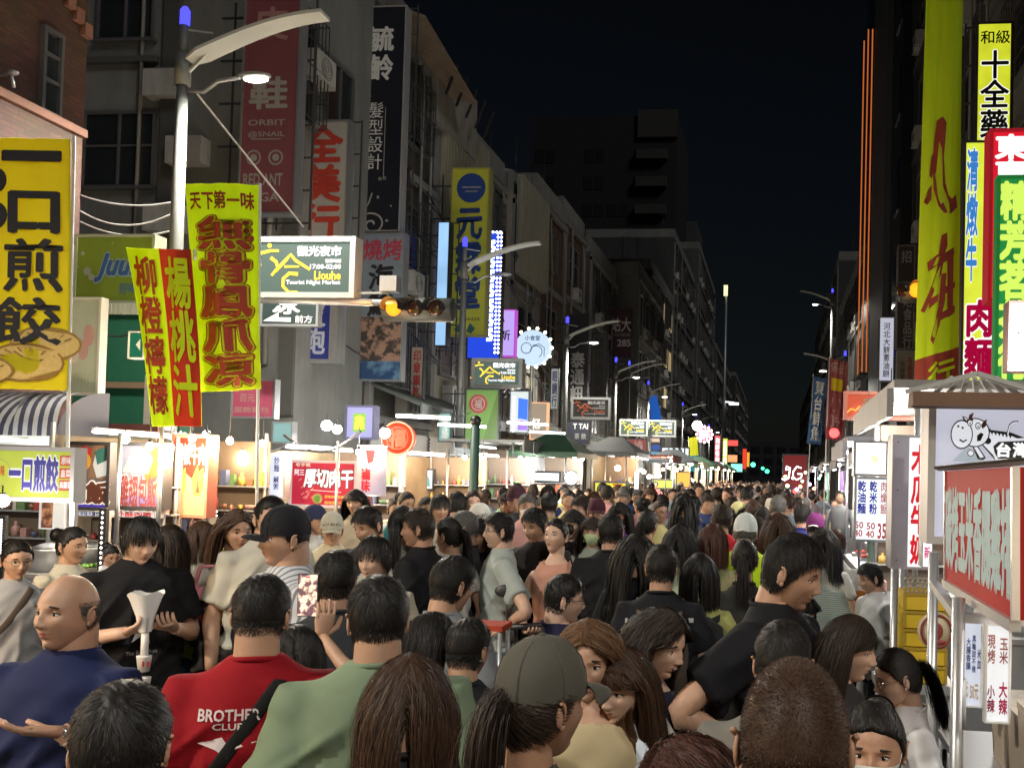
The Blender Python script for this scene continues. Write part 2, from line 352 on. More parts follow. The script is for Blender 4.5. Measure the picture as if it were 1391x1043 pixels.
def building(label, X, side, Y0, Y1, H, wall, floors=4, depth=8, style='plain', name='row_building', wlit=None, seed=1, canopy=True, trim=None, roof=True, cat='building', wcol=2):
    """side -1: stands left of the street, its front faces +x"""
    r = random.Random(seed); fc = -side
    root = thing(name, label, cat, (X, (Y0+Y1)/2, 0)); L = lambda x, y, z: (x-X, y-(Y0+Y1)/2, z)
    m = MB(); m.b2(L(X, Y0+.02, 0), L(X+side*depth, Y1-.02, H)); m.build('wall', wall, root)
    t = trim or CONC; fh = (H-.3)/floors
    m = MB()
    for i in range(1, floors+1): m.b2(L(X-side*.0-side*(-.001), Y0+.03, i*fh-.12), L(X+fc*.16, Y1-.03, i*fh+.06))
    for y in (Y0+.03, Y1-.28): m.b2(L(X+fc*.001, y, 3.2), L(X+fc*.11, y+.25, H-.1))
    m.build('ledge', t, root)
    n = max(1, int((Y1-Y0-.8)/2.4)); ww = min(2.0, (Y1-Y0-.9)/n-.35)
    for i in range(1, floors):
        for k in range(n):
            y = Y0+.45+(Y1-Y0-.9)*(k+.5)/n; z = i*fh+fh*.52
            if style == 'metal' and i == floors-1: continue
            lit = wlit if (wlit and r.random() < .25) else None
            window(root, (X+fc*.002, y, z), ww, fh*.52, 'x', fc, wcol, 2 if r.random() < .5 else 1, lit, grille=(style == 'cage' or r.random() < .3))
            if r.random() < .4: ac_unit(root, (X+fc*.01, y+r.uniform(-.3, .3), i*fh+.42), fc)
    if style == 'metal':
        m = MB(); z0, z1 = H-fh*1.0, H+.6
        m.b2(L(X+fc*.17, Y0, z0), L(X+fc*.40, Y1, z1)); m.build('roof_shed', pm((.34, .33, .25), .6, .2, .1, dirt=.45), root)
        m = MB(); y = Y0+.1
        while y < Y1-.1: m.b2(L(X+fc*.40, y, z0+.02), L(X+fc*.43, y+.07, z1-.02)); y += .22
        x = X+fc*.25
        while abs(x-X) < .36: m.b2(L(x, Y0-.03, z0+.02), L(x+fc*.06, Y0-.0, z1-.02)); x += fc*.16
        m.build('corrugation', pm((.30, .29, .22), .6, .2), root)['kind'] = 'stuff'
    if roof:
        m = MB(); m.b2(L(X+side*.002, Y0+.05, H), L(X+side*.22, Y1-.05, H+.75)); m.b2(L(X+side*.25, Y0+.06, H), L(X+side*depth, Y0+.26, H+.75)); m.build('parapet', t, root)
        if r.random() < .7: m = MB(); m.cyl(L(X+side*2.2, (Y0+Y1)/2, H), L(X+side*2.2, (Y0+Y1)/2, H+1.6), .6, n=18); m.build('water_tank', STEEL, root)
        m = MB(); m.cyl(L(X+side*1.2, Y0+1, H), L(X+side*1.2, Y0+1, H+2.6), .02, n=6)
        for k in range(5): m.bar(L(X+side*1.2-.4+.05*k, Y0+1, H+2.5-.16*k), L(X+side*1.2+.4-.05*k, Y0+1, H+2.5-.16*k), .015)
        m.build('antenna', DKST, root)
    m = MB()
    for k in range(3): y = r.uniform(Y0+.4, Y1-.4); m.tube([L(X+fc*.19, y, 3.4), L(X+fc*.19, y, H-r.uniform(.3, 3)), L(X+fc*.05, y+.05, H-.2)], .035, 6)
    m.build('drain_pipe', pm((.24, .24, .22), .7, dirt=.5), root)
    if canopy:
        m = MB(); a = L(X+fc*.02, Y0+.1, 3.95); b_ = L(X+fc*1.35, Y1-.1, 3.45)
        m.add(np.array([(a[0], a[1], a[2]), (b_[0], a[1], b_[2]), (b_[0], b_[1], b_[2]), (a[0], b_[1], a[2]), (a[0], a[1], a[2]+.05), (b_[0], a[1], b_[2]+.05), (b_[0], b_[1], b_[2]+.05), (a[0], b_[1], a[2]+.05)]), [[0, 3, 2, 1], [4, 5, 6, 7], [0, 1, 5, 4], [1, 2, 6, 5], [2, 3, 7, 6], [3, 0, 4, 7]])
        y = a[1]+.05
        while y < b_[1]: m.bar((a[0], y, a[2]+.07), (b_[0], y, b_[2]+.07), .03); y += .18
        m.b2((b_[0]-.02, a[1], b_[2]-.22), (b_[0]+.02, b_[1], b_[2]+.06)); m.build('canopy', pm(r.choice([(.22, .22, .2), (.28, .27, .24), (.16, .18, .17)]), .7, .1, .1, dirt=.5), root)
        m = MB(); m.b2(L(X+fc*.02, Y0+.3, .13), L(X+fc*.05, Y1-.3, 2.9)); z = .2
        while z < 2.9: m.b2(L(X+fc*.05, Y0+.3, z), L(X+fc*.075, Y1-.3, z+.05)); z += .1
        m.build('shutter', pm((.3, .31, .31), .5, .5, .1, dirt=.3), root)
    return root

TILE1 = pattern_mat('brick', (.24, .235, .21), (.12, .12, .11), 5, mortar=.02); TILE2 = pattern_mat('brick', (.15, .14, .125), (.08, .08, .08), 5, mortar=.02)
BRICK = pattern_mat('brick', (.17, .072, .05), (.08, .06, .05), 2.6, mortar=.022, rh=.16, bw=.5)
BRN = pattern_mat('brick', (.22, .12, .085), (.12, .08, .06), 5, mortar=.02); CRM = pm((.30, .28, .21), .8, 0, .1, dirt=.45); DKC = pm((.06, .06, .062), .9, dirt=.4)
# ---- near brick building on the left
def brick_building():
    X = -9.55; root = thing('brick_building', 'red brick building with tall narrow windows at the upper left edge', 'building', (X, 8.6, 0))
    L = lambda x, y, z: (x-X, y-8.6, z)
    yc = onX(113, 185, X).y
    zl = onX(50, 150, X).z
    m = MB(); m.b2(L(X, 4, 0), L(X-.5, yc, 14)); m.b2(L(X-.5, 4, 0), L(X-6, yc, 14)); m.build('wall', BRICK, root)
    ya = onX(0, 120, X).y; z0 = onX(113, 190, X+.5).z
    m = MB(); yb = onX(112, 185, X+.55).y; m.b2(L(X+.002, 4, 0), L(X+.55, yb, z0)); m.build('bay_wall', BRICK, root)
    m = MB(); m.b2(L(X+.003, 4, z0), L(X+.60, yb+.03, z0+.10)); m.build('ledge', pm((.2, .1, .07), .8, dirt=.3), root)
    a = onX(50, 60, X); b = onX(78, 60, X)
    for (ua, ub, vt, vb) in ((50, 78, 30, 150), (-60, -20, -40, 120)):
        a = onX(ua, vb, X); b = onX(ub, vb, X); zt = onX(ua, vt, X).z
        w_ = window(root, (X+.002, (a.y+b.y)/2, (a.z+zt)/2), b.y-a.y, zt-a.z, 'x', 1, 1, 3)
    m = MB()
    for k in range(9):
        t = k/8*math.pi; m.b2(L(X+.002, (onX(50, 60, X).y+onX(78, 60, X).y)/2-.7+1.4*k/9, onX(64, 30, X).z+.1+.35*math.sin(t)), L(X+.08, (onX(50, 60, X).y+onX(78, 60, X).y)/2-.7+1.4*(k+1)/9-.02, onX(64, 30, X).z+.28+.35*math.sin(t)))
    m.build('arch_stones', pm((.26, .12, .08), .8), root)
    m = MB(); p = onX(2, 105, X+.6); m.tube([(p.x-X-.1, p.y-8.6, p.z), (p.x-X+.12, p.y-8.6, p.z+.05), (p.x-X+.16, p.y-8.6, p.z-.12)], .018, 8); m.ell((p.x-X+.14, p.y-8.6, p.z+.05), (.07, .05, .03)); m.build('wall_lamp', GALV, root)
brick_building()
# ---- grey building whose side wall faces the camera
def grey_building():
    Y = 17.4; X = -9.6; root = thing('concrete_building', 'grey concrete building with dark windows behind the first street lamp', 'building', (X-5, Y, 0)); L = lambda x, y, z: (x-X+5, y-Y, z)
    m = MB(); m.b2(L(X-11, Y, 0), L(X, Y+3.0, 19)); m.build('wall', CONC, root)
    for (u0, u1, v0, v1, c, r_) in ((132, 215, -60, 57, 2, 1), (112, 214, 152, 256, 2, 2), (22, 78, 152, 256, 2, 2), (140, 205, 405, 468, 2, 1), (-80, 20, 300, 400, 2, 2)):
        a = onY(u0, v1, Y-.002); b = onY(u1, v0, Y-.002); window(root, ((a.x+b.x)/2, Y-.002, (a.z+b.z)/2), b.x-a.x, b.z-a.z, 'y', -1, c, r_)
    m = MB(); a = onY(80, 86, Y); b = onY(216, 92, Y); m.b2(L(a.x, Y-.12, a.z-.06), L(b.x, Y-.001, a.z+.06))
    a = onY(216, 300, Y); m.b2(L(a.x, Y-.10, 3), L(a.x+.35, Y-.001, 19)); m.b2(L(X-.3, Y-.09, 3), L(X-.001, Y-.001, 19)); m.build('wall_band', pm((.09, .09, .085), .9), root)
    a = onX(402, 138, X); b = onX(416, 50, X); window(root, (X+.002, (a.y+b.y)/2, (a.z+b.z)/2), 1.0, 2.1, 'x', 1, 1, 2, grille=True)
    p = onX(424, 95, X); ac_unit(root, (X, min(p.y, Y+2.5), p.z)); ac_unit(root, (X, Y+1.2, 8.3)); window(root, (X+.002, Y+1.4, 8.0+1.9), 1.2, 1.5, 'x', 1, 2, 1)
    
    for (u, v) in ((232, 120), (232, 300), (262, 210)): q = onY(u, v, Y); m_ = MB(); m_.b2((-.38, -.32, -.27), (.38, 0, .27)); o = m_.build('air_conditioner', pm((.5, .5, .47), .6, dirt=.5), root); o.location = (q.x-root.location.x, -.003, q.z)
    m = MB(); m.tube([L(X-.6, Y-.08, 19), L(X-.6, Y-.08, 4)], .06, 8); m.tube([L(X-3.5, Y-.06, 19), L(X-3.5, Y-.06, 4)], .04, 8); m.build('drain_pipe', pm((.22, .22, .2), .7, dirt=.5), root)
grey_building()
XB = -9.6
FL = [('narrow grey row house with caged windows behind the tall black sign', 20.5, 24.6, 13.0, TILE2, 4, 'cage'),
      ('pale row house with sloping sheet metal top beside the black sign', 24.6, 28.4, 11.6, CRM, 3, 'metal'),
      ('tan tiled row house behind the lime medicine shop sign', 28.4, 31.8, 12.2, TILE1, 4, 'cage'),
      ('cream row house with ribbed metal front near the round lit sign', 31.8, 35.6, 12.0, CRM, 4, 'metal'),
      ('brown tiled row house with a roof shed in the left row', 35.6, 40.6, 13.2, BRN, 4, 'plain'),
      ('red brown row house, tallest of the middle left row', 40.6, 45.4, 13.8, BRN, 4, 'plain'),
      ('dim grey row house beside the dark phone shop sign', 45.4, 53, 13.2, TILE2, 4, 'cage')]
for i, (lb, a, b, h, mt, fl, st) in enumerate(FL): building(lb, XB-.15*(i % 3), -1, a, b, h, mt, fl, style=st, seed=i+3, wlit=pm((.10, .09, .06), .5, 0, .2))
def clutter(i, Y, X):
    r = random.Random(i); 
    for k in range(3):
        z = r.uniform(4.2, 10); y = Y+r.uniform(.3, 3); root = thing('cable_bundle', ('upper', 'middle', 'lower')[k]+' cable bundle sagging across the front of '+('the caged grey row house', 'the sheet metal topped row house', 'the tan tiled row house', 'the cream row house')[i], 'cable', (X, y, z)); m = MB()
        for q in range(3): P = spline([(r.uniform(.15, .3), 0, r.uniform(-.1, .1)), (r.uniform(.2, .4), 1.3, -.25-r.random()*.3), (r.uniform(.2, .4), 2.6, -.3-r.random()*.3), (.2, 3.9, r.uniform(-.1, .2))], 14); m.tube(P, .014, 5)
        m.build('cable', DKST, root)
for i_, (y_, x_) in enumerate(((20.5, -9.45), (24.6, -9.4), (28.4, -9.6), (31.8, -9.3))): clutter(i_, y_, x_)
# sloping roof over the pale house beside the tall black sign
root = thing('roof_shelter', 'rusty sloping rooftop shelter to the right of the tall black sign', 'shelter', (XB, 24.5, 12.6))
a = onX(545, 28, XB+.4); b = onX(603, 95, XB+.4)
m = MB(); m.add(np.array([(1.0, a.y-24.5, a.z-12.6), (1.0, b.y-24.5+1, b.z-12.6-.6), (-3, b.y-24.5+1, b.z-12.6+.6), (-3, a.y-24.5, a.z-12.6+1.6), (1.0, a.y-24.5, a.z-12.5), (1.0, b.y-24.5+1, b.z-12.5-.6), (-3, b.y-24.5+1, b.z-12.5+.6), (-3, a.y-24.5, a.z-12.5+1.6)]), [[0, 3, 2, 1], [4, 5, 6, 7], [0, 1, 5, 4], [1, 2, 6, 5], [2, 3, 7, 6], [3, 0, 4, 7]]); m.build('roof', pm((.25, .19, .13), .7, .1, .2, dirt=.5), root)
m = MB(); m.b2((-2.9, -.8, -1.2), (.3, 2.4, .6)); m.build('wall', pm((.26, .25, .22), .8, dirt=.6), root)
m = MB()
for k in range(5): m.bar((.6, k*.8-1, -.6), (.9, k*.8-1, max(.2, (a.z-12.6)-.5*k)), .06)
m.build('bracket', DKST, root)
# grey blank-ended block further down
building('plain grey block with a bare concrete end wall above the maroon sign', -8.6, -1, 55, 66, 14.2, pm((.17, .17, .16), .9, dirt=.3), 4, 12, seed=31, canopy=False)
building('dark row house beyond the bare concrete end wall', -9.4, -1, 66, 80, 17.0, DKC, 5, seed=32, canopy=False, wlit=em((1, .75, .35), .5))
building('dark mid rise with a few lit windows down the left side', -9.4, -1, 80, 100, 23, DKC, 7, seed=33, canopy=False)
building('dark slab with blank signs behind the far lamp pole', -9.0, -1, 100, 126, 27, pm((.085, .088, .09), .9), 8, seed=34, canopy=False)
building('lower dark block at the far end of the left side', -8.8, -1, 128, 170, 20, DKC, 6, seed=35, canopy=False)
building('furthest dark block on the left of the street', -8, -1, 172, 240, 21, DKC, 6, seed=36, canopy=False)
# tall apartment tower behind the left row
def tower():
    Y = 118; a = onY(722, 160, Y); b = onY(921, 160, Y); H = a.z
    root = thing('apartment_tower', 'tall dark apartment tower with banded balconies above the left row', 'building', ((a.x+b.x)/2, Y, 0)); W = b.x-a.x
    m = MB(); m.b2((-W/2, 0, 0), (W/2, 14, H)); m.build('wall', pm((.016, .017, .019), .9, dirt=.3), root)
    x0 = W/2-(921-868)/199*W
    z = H-6; bm_ = pm((.045, .045, .043), .9, dirt=.3)
    while z > 12: m = MB(); m.b2((x0, -1.1, z), (W/2-1.2, -.003, z+1.25)); m.build('balcony', bm_, root); z -= 3.6
    m = MB(); m.b2((x0, -.5, H-3), (W/2, -.003, H+.6)); m.build('roof_block', bm_, root)
    wm = None
    for i in range(8):
        for k in range(5):
            if rnd.random() < .25: continue
            o = MB(); o.b2((-1.3, -.08, -.8), (1.3, -.001, .8)); q = o.build('window', pm((.02, .022, .025), .2), root); q.location = (-W/2+2+k*3.3, 0, H-5.2-i*3.6)
            o2 = MB(); o2.b2((-.04, -.11, -.8), (.04, -.082, .8)); o2.b2((-1.3, -.11, -.85), (1.3, -.082, -.8)); o2.build('frame', FRD, q)
    p = onY(891, 343, Y-1.2)
    m = MB()
    for (u, v) in ((891, 343), (901, 341), (905, 342)): q = onY(u, v, Y-1.3); m.b2((q.x-root.location.x-.25, -1.3, q.z-.3), (q.x-root.location.x+.25, -1.15, q.z+.3))
    m.build('lit_window', em((.55, .9, .8), .8), root)
tower()
root = thing('water_tower_block', 'faint dark block rising behind the far street lamps', 'building', (-22, 150, 0)); m = MB(); m.b2((-8, 0, 0), (8, 12, 44)); m.build('wall', pm((.06, .062, .066), .9), root)
m = MB()
for i in range(9): m.b2((-7, -.2, 8+i*3.8), (7, -.002, 9.4+i*3.8))
m.build('window_band', pm((.02, .02, .025), .3), root)
# ---- right side
XR = 4.7
building('grey brown building behind the lit yellow food signs', XR, 1, 14, 22.5, 22, pm((.13, .12, .105), .85, dirt=.35), 7, 8, seed=41, trim=pm((.1, .095, .085), .9))
building('dark shop building with dim vertical sign behind the lime banner', XR+.1, 1, 22.5, 34, 24, pm((.05, .045, .05), .8, dirt=.3), 7, 8, seed=42, trim=pm((.04, .038, .04), .9), canopy=False)
def neon_tower():
    X = XR-.35; y0, y1 = 34.5, 50; root = thing('office_tower', 'black office tower edged with an orange neon line on the right', 'building', (X, y0, 0))
    m = MB(); m.b2((0, 0, 0), (9, y1-y0, 46)); m.build('wall', pm((.022, .022, .026), .35, 0, .1), root)
    m = MB(); m.b2((-.25, 3.2, 3), (-.002, 8.5, 46)); m.build('pilaster', pm((.075, .08, .085), .6), root)
    ys = [onX(u, 300, X-.1).y for u in (1187, 1184, 1181)]
    for k, (y, vt) in enumerate(zip(ys, (62, 72, 95))):
        zt = onX(1187-k*5, vt, X-.1).z; m = MB()
        m.tube([(-.32-.1*k, y-y0, 7.0), (-.32-.1*k, y-y0, zt)], .030, 6); m.build('neon_tube', em((1, .24, .05), .55), root)
    m = MB(); m.b2((-.62, ys[0]-y0-.1, 6.9), (-.252, ys[2]-y0+.15, 7.0))
    for k in range(12): m.b2((-.3, ys[0]-y0, 8+k*1.3), (-.255, ys[2]-y0, 8.06+k*1.3))
    m.build('neon_bracket', DKST, root)
    for i in range(9):
        for k in range(2):
            o = MB(); o.b2((-.06, -.7, -1), (-.002, .7, 1)); q = o.build('window', pm((.012, .014, .018), .1, spec=.8), root); q.location = (0, 1.1+9.6*k, 6+i*3.6)
neon_tower()
building('low dark shop row beyond the neon tower on the right', XR, 1, 50.5, 75, 15, DKC, 4, seed=43, canopy=False)
building('far dark block on the right where the street narrows', XR, 1, 76, 118, 20, pm((.05, .05, .055), .9), 6, seed=44, canopy=False)
building('furthest dark block on the right of the street', XR+.4, 1, 120, 210, 17, pm((.04, .042, .045), .9), 5, seed=45, canopy=False)
root = thing('far_building', 'distant low building closing the end of the street', 'building', (0, 330, 0)); m = MB(); m.b2((-30, 0, 0), (30, 10, 15)); m.build('wall', pm((.04, .043, .05), .9), root)
m = MB()
for i in range(3):
    for k in range(12): m.b2((-28+k*4.7, -.2, 3+i*4), (-25+k*4.7, -.002, 5.2+i*4))
m.build('window', pm((.02, .02, .03), .3), root)

# ================================================================ STREET LAMPS
LAMPW = em((1, .97, .88), 9); BLUE = em((.06, .06, 1), 2.2); ARML = pm((.62, .64, .60), .45, .1, .05)
def lamp_post(label, X, Y, H, lit, arm=2.0, side=1, P=260, wires=False, ring=True):
    root = thing('street_lamp', label, 'street lamp', (X, Y, 0), group='street lamps along the night market')
    m = MB(); m.tube([(0, 0, 0), (0, 0, .35)], [.17, .16], 14); m.build('base', GALV, root)
    m = MB(); m.tube([(0, 0, .35), (0, 0, H*.62), (0, 0, H-.75)], [.105, .085, .068], 14); m.tube([(0, 0, H-1.05), (0, 0, H-.64)], .10, 14); m.tube([(0, 0, H-.75), (0, 0, H-.25)], [.062, .055], 12); m.build('pole', pm((.22, .23, .22), .55, .3, .08, dirt=.3), root)
    m = MB(); m.tube([(0, 0, H-.25), (0, 0, H-.235), (0, 0, H-.05), (0, 0, H)], [.05, .062, .062, .03], 12); m.build('blue_beacon', BLUE, root)
    # curved blade arm: solid, tapering
    s = side; n = 12; V = []; zA = H-1.2+.55
    for i in range(n):
        t = i/(n-1); x = s*(.10+t*arm*.92); z = H-.74+.56*math.sin(t*1.45); w_ = .17*(1-.25*t) if i else .10
        V += [(x, -w_, z), (x, w_, z), (x, w_, z+.045), (x, -w_, z+.045)]
    F = [[4*i+a, 4*(i+1)+a, 4*(i+1)+(a+1) % 4, 4*i+(a+1) % 4] for i in range(n-1) for a in range(4)]+[[0, 1, 2, 3], [4*n-1, 4*n-2, 4*n-3, 4*n-4]]
    m = MB(); m.add(V, F); m.bar((0, 0, H-.95), (s*.35, 0, H-.60), .035); m.bar((0, 0, H-.3), (s*.4, 0, H-.36), .02); m.build('lamp_arm', ARML, root)
    m = MB(); m.tube([(0, 0, H-1.12), (s*.30, 0, H-1.14), (s*.5, 0, H-1.0), (s*.8, 0, H-.96)], .025, 8); m.build('lower_arm', GALV, root)
    hd = MB(); hd.ell((s*1.0, 0, H-.94), (.24, .10, .045), 14, 8); h_ = hd.build('lamp_head', GALV, root)
    if lit:
        q = MB(); q.ell((s*1.02, 0, H-.985), (.17, .08, .04), 12, 8); q.build('lens', LAMPW, h_)
        l = bpy.data.lights.new('lamp_light', 'SPOT'); l.energy = P*4.2; l.spot_size = R(168); l.spot_blend = .5; l.shadow_soft_size = .15; l.color = (1, .95, .84)
        lo = bpy.data.objects.new('lamp_light', l); COL.objects.link(lo); lo.parent = root; lo.location = (s*1.05, 0, H-1.10)
    if wires:
        q = MB()
        for k in range(15):
            z = H-4.2-.16*k; a = .22+.07*rnd.random(); q.tube([(-a, 0, z), (-a*.4, -.13, z+.015), (a*.5, -.12, z-.01), (a, 0, z+.02)], .011, 5); q.tube([(.14*math.cos(b), .14*math.sin(b), z+.04*math.sin(b*2)) for b in np.linspace(0, 6.28, 9)], .014, 5)
        q.build('cable_coil', pm((.45, .45, .44), .5), root)
        q = MB(); q.b2((-.16, -.28, H-5.6), (.14, -.12, H-4.9)); q.build('junction_box', pm((.4, .42, .4), .5, dirt=.4), root)
    return root
def lamp_px(u, v, X): p = onX(u, v, X); return p.y, p.z
LP = [(252, 10, 'nearest street lamp with coiled cables behind the lime banners', 1), (632, 322, 'second street lamp, standing in front of the lime medicine sign', 0), (771, 430, 'third street lamp, beside the dark unlit market board', 1), (837, 485, 'fourth street lamp from the left near the twin market boards', 1), (855, 490, 'street lamp close behind the fourth one', 0), (881, 517, 'street lamp above the blue flag, sixth along the left row', 1)]
for i, (u, v, lb, lit) in enumerate(LP):
    X = -7.9 if i != 4 else -8.3
    y, z = lamp_px(u, v, X); lamp_post(lb, X, y, z, lit, arm=2.0, wires=(i == 0), P=(330, 300, 320, 320, 300, 300)[i])
for k, Y in enumerate((76, 90, 106)): lamp_post(('small distant street lamp before the far left slab', 'smaller street lamp halfway along the far left blocks', 'smallest street lamp near the end of the left side')[k], -7.9, Y, 8.1, k != 1)
for k, (u, v, X) in enumerate(((1131, 392, 3.1),)):
    y, z = lamp_px(u, v, X); lamp_post('street lamp with curved arm to the left on the right kerb', X, y, z, 1, side=-1)
y, z = 24, 8.2
lamp_post('right kerb street lamp hidden in part by the maroon flag', 3.1, 44, 8.1, 1, side=-1)
lamp_post('street lamp behind the viewer on the right kerb', 3.1, -3.2, 8.1, 1, side=-1, P=170)
lamp_post('street lamp behind the viewer on the left kerb', -7.9, -1.5, 8.1, 1, side=1, P=400)
# tall far mast
p = onX(987, 388, -6.2); root = thing('lamp_mast', 'tall thin lamp mast standing far down the street', 'street lamp', (-6.2, p.y, 0)); m = MB(); m.tube([(0, 0, 0), (0, 0, p.z)], [.28, .12], 8); m.build('pole', GALV, root)
m = MB(); m.b2((-.3, -.3, p.z-1.2), (.15, 0, p.z)); m.build('lamp_head', em((1, .9, .5), 1.3), root)
q_ = onX(983, 545, -6.2); m = MB(); m.tube([(0, 0, q_.z), (1.2, 0, q_.z-.1)], .08, 6); m.b2((.6, -.3, q_.z-.35), (1.7, .3, q_.z-.1)); m.build('side_lamp', em((1, 1, 1), 2), root)
# ================================================================ SIGNS
RED = pm((.45, .02, .02), .6); DRED = pm((.30, .02, .02), .6); BLK = pm((.015, .015, .016), .6); NAVY = pm((.02, .03, .22), .6); WHT = pm((.72, .72, .70), .6); LIME = pm((.55, .66, .03), .6); YEL = pm((.75, .52, .02), .6)
eW = em((1, 1, .97), 1.5); eWb = em((1, 1, .97), 3.0, .2); eY = em((1, .62, .05), 1.3); eR = em((.85, .02, .02), .9); eG = em((.03, .35, .05), .8); eL = em((.62, .78, .02), .85); eB = em((.05, .12, .9), 1.4); eDK = em((.05, .01, .01), .05)
def facebox(root, W, H, depth, face, frame, frw=.035):
    m = MB(); m.b2((-W/2+frw, .0, frw), (W/2-frw, depth-.01, H-frw)); m.build('sign_face', face, root)
    m = MB(); q = .015
    m.b2((-W/2, -q, H-frw), (W/2, depth, H)); m.b2((-W/2, -q, 0), (W/2, depth, frw)); m.b2((-W/2, -q, frw), (-W/2+frw, depth, H-frw)); m.b2((W/2-frw, -q, frw), (W/2, depth, H-frw)); m.build('sign_frame', frame, root)
def sign(label, u0, v0, u1, v1, d, texts=(), face=WHT, frame=DKST, depth=.16, name='hanging_sign', cat='sign', frw=.035, group=None, shapes=None, mount=None, lattice=0, legs=None):
    a = at(u0, v1, d); b = onY(u1, v1, a.y); t = at(u0, v0, d); W = b.x-a.x; H = t.z-a.z
    root = thing(name, label, cat, ((a.x+b.x)/2, a.y, a.z), 0, group)
    frw = min(frw, .07*W); facebox(root, W, H, depth, face, frame, frw)
    sf = flat_surf(W, H); m = MB(); mats = []
    def mi(mt):
        if mt not in mats: mats.append(mt)
        return mats.index(mt)
    for (s, u_0, v_0, u_1, v_1, mt, *o) in texts:
        o = o[0] if o else {}
        box = ((u_0-u0)/(u1-u0), (v_0-v0)/(v1-v0), (u_1-u0)/(u1-u0), (v_1-v0)/(v1-v0))
        b_ = o.get('b', .02)
        if o.get('ol'): letters(m, sf, s, box, .003, b_+o.get('olw', .06)*.9, mi(o['ol']), o.get('sh', 0))
        if o.get('ol2'): pass
        letters(m, sf, s, box, o.get('off', .006), b_, mi(mt), o.get('sh', 0), rough=o.get('rough', 0))
    if shapes: shapes(m, sf, mi, lambda u, v: ((u-u0)/(u1-u0), (v-v0)/(v1-v0)), W, H)
    if m.n: m.build('lettering', mats, root)
    if mount is not None:
        q = MB(); L = mount
        for z in np.linspace(.12, .9, max(2, int(H/1.0)+1))*H: q.bar((-W/2-.001, depth/2, z), (-W/2-L, depth/2, z), .035)
        q.bar((-W/2-L*.5, depth/2, .05*H), (-W/2-L*.5, depth/2, .97*H), .03); q.build('bracket', DKST, root)
    if lattice:
        q = MB(); n = max(3, int(H/.55))
        for i in range(n+1): z = H*i/n*1.04-.02*H; q.bar((-W/2-.1, depth+.07, z), (W/2+.12, depth+.07, z), .03)
        for x in (-W/2-.1, W/2+.10, 0): q.bar((x, depth+.11, -.2), (x, depth+.11, H*1.04), .03)
        q.build('scaffold', FRD, root)
    if legs is not None:
        q = MB()
        for x in (-W/2+.05, W/2-.05): q.bar((x, depth/2, -.001), (x, depth/2, -a.z+legs), .04)
        q.build('sign_post', STEEL, root)
    return root
def brush_bold(x): return {'b': x, 'rough': .006}
# facade signs, nearest first
MAR = pm((.20, .06, .07), .65, 0, .15, 2, dirt=.4); DIMW = pm((.33, .32, .29), .6); PNK = pm((.36, .20, .19), .6)
def redant(m, sf, mi, P, W, H):
    k = mi(DIMW)
    for (cx, cy) in ((342, 214), (372, 214)): shape(m, sf, [(a, b) for a, b in ring_pts(*P(cx, cy), .13, W/H, w=.03)], .005, k)
    for (cx, cy) in ((342, 214), (372, 214)): shape(m, sf, ring_pts(*P(cx, cy), .06, W/H), .005, k)
    shape(m, sf, [P(338, 188), P(378, 188), P(378, 189.5), P(338, 189.5)], .005, k)
sign('tall maroon shoe shop sign reading RED ANT, behind the street lamp', 322, -14, 400, 291, 16.6, [('皮', 336, 8, 382, 52, PNK, {'b': .035}), ('鞋', 334, 104, 384, 147, DIMW, {'b': .035}), ('ORBIT', 333, 162, 383, 170, DIMW), ('@SNAIL', 333, 178, 383, 187, DIMW), ('RED ANT', 329, 236, 382, 252, DIMW, {'b': .03}), ('GA', 352, 262, 378, 274, DIMW)], MAR, GALV, .25, shapes=redant, mount=.5, lattice=1)
sign('grey white hanging sign with brushed red characters beside the maroon sign', 398, 162, 470, 332, 18.9, [(vert('全美行'), 408, 170, 460, 328, pm((.48, .05, .03), .6), {'b': .045, 'rough': .008})], pm((.42, .41, .37), .6, dirt=.3), GALV, .22, mount=.8, lattice=1)
def yuling(m, sf, mi, P, W, H):
    k = mi(DIMW)
    for (a, b) in (((492, 130), (492, 225)), ((518, 145), (518, 240))): shape(m, sf, [P(*a), P(a[0]+1, a[1]), P(b[0]+1, b[1]), P(*b)], .005, k)
    for c in ((490, 128), (496, 129), (514, 243), (520, 242)): shape(m, sf, ring_pts(*P(*c), .035, W/H, w=.015), .005, k)
    sw = [P(505+r*math.cos(t), 305-r*.9*math.sin(t)) for t, r in zip(np.linspace(0, 9, 40), np.linspace(2, 19, 40))]; stroke(m, sf, sw, .022, W/H, .005, k)
    stroke(m, sf, [P(487, 300), P(492, 288), P(500, 275), P(504, 262)], .02, W/H, .005, k)
    for x, y, r in ((487, 272, .03), (512, 268, .03), (494, 262, .02), (480, 290, .03), (530, 280, .02), (525, 300, .03)): shape(m, sf, ring_pts(*P(x, y), r, W/H, n=9), .005, k)
sign('tall black hair salon sign with white characters and a swirl at its foot', 478, 5, 543, 315, 21.4, [('毓', 491, 34, 526, 67, WHT, {'b': .035}), ('齡', 491, 73, 526, 107, WHT, {'b': .035}), (vert('髮型設計'), 496, 138, 516, 230, WHT, {'b': .01})], pm((.010, .012, .02), .45), pm((.4, .4, .42), .5, .4), .3, shapes=yuling, mount=.9, lattice=1)
def bbq(m, sf, mi, P, W, H):
    k = mi(pattern_mat('blotch', (.05, .04, .035), (.36, .22, .16), 5.0, rot=(1.5, 0, 0))); shape(m, sf, [P(484, 430), P(543, 430), P(543, 490), P(484, 490)], .004, k)
    k = mi(pattern_mat('blotch', (.02, .06, .16), (.12, .24, .38), 2.0)); shape(m, sf, [P(484, 490), P(543, 490), P(543, 515), P(484, 515)], .004, k)
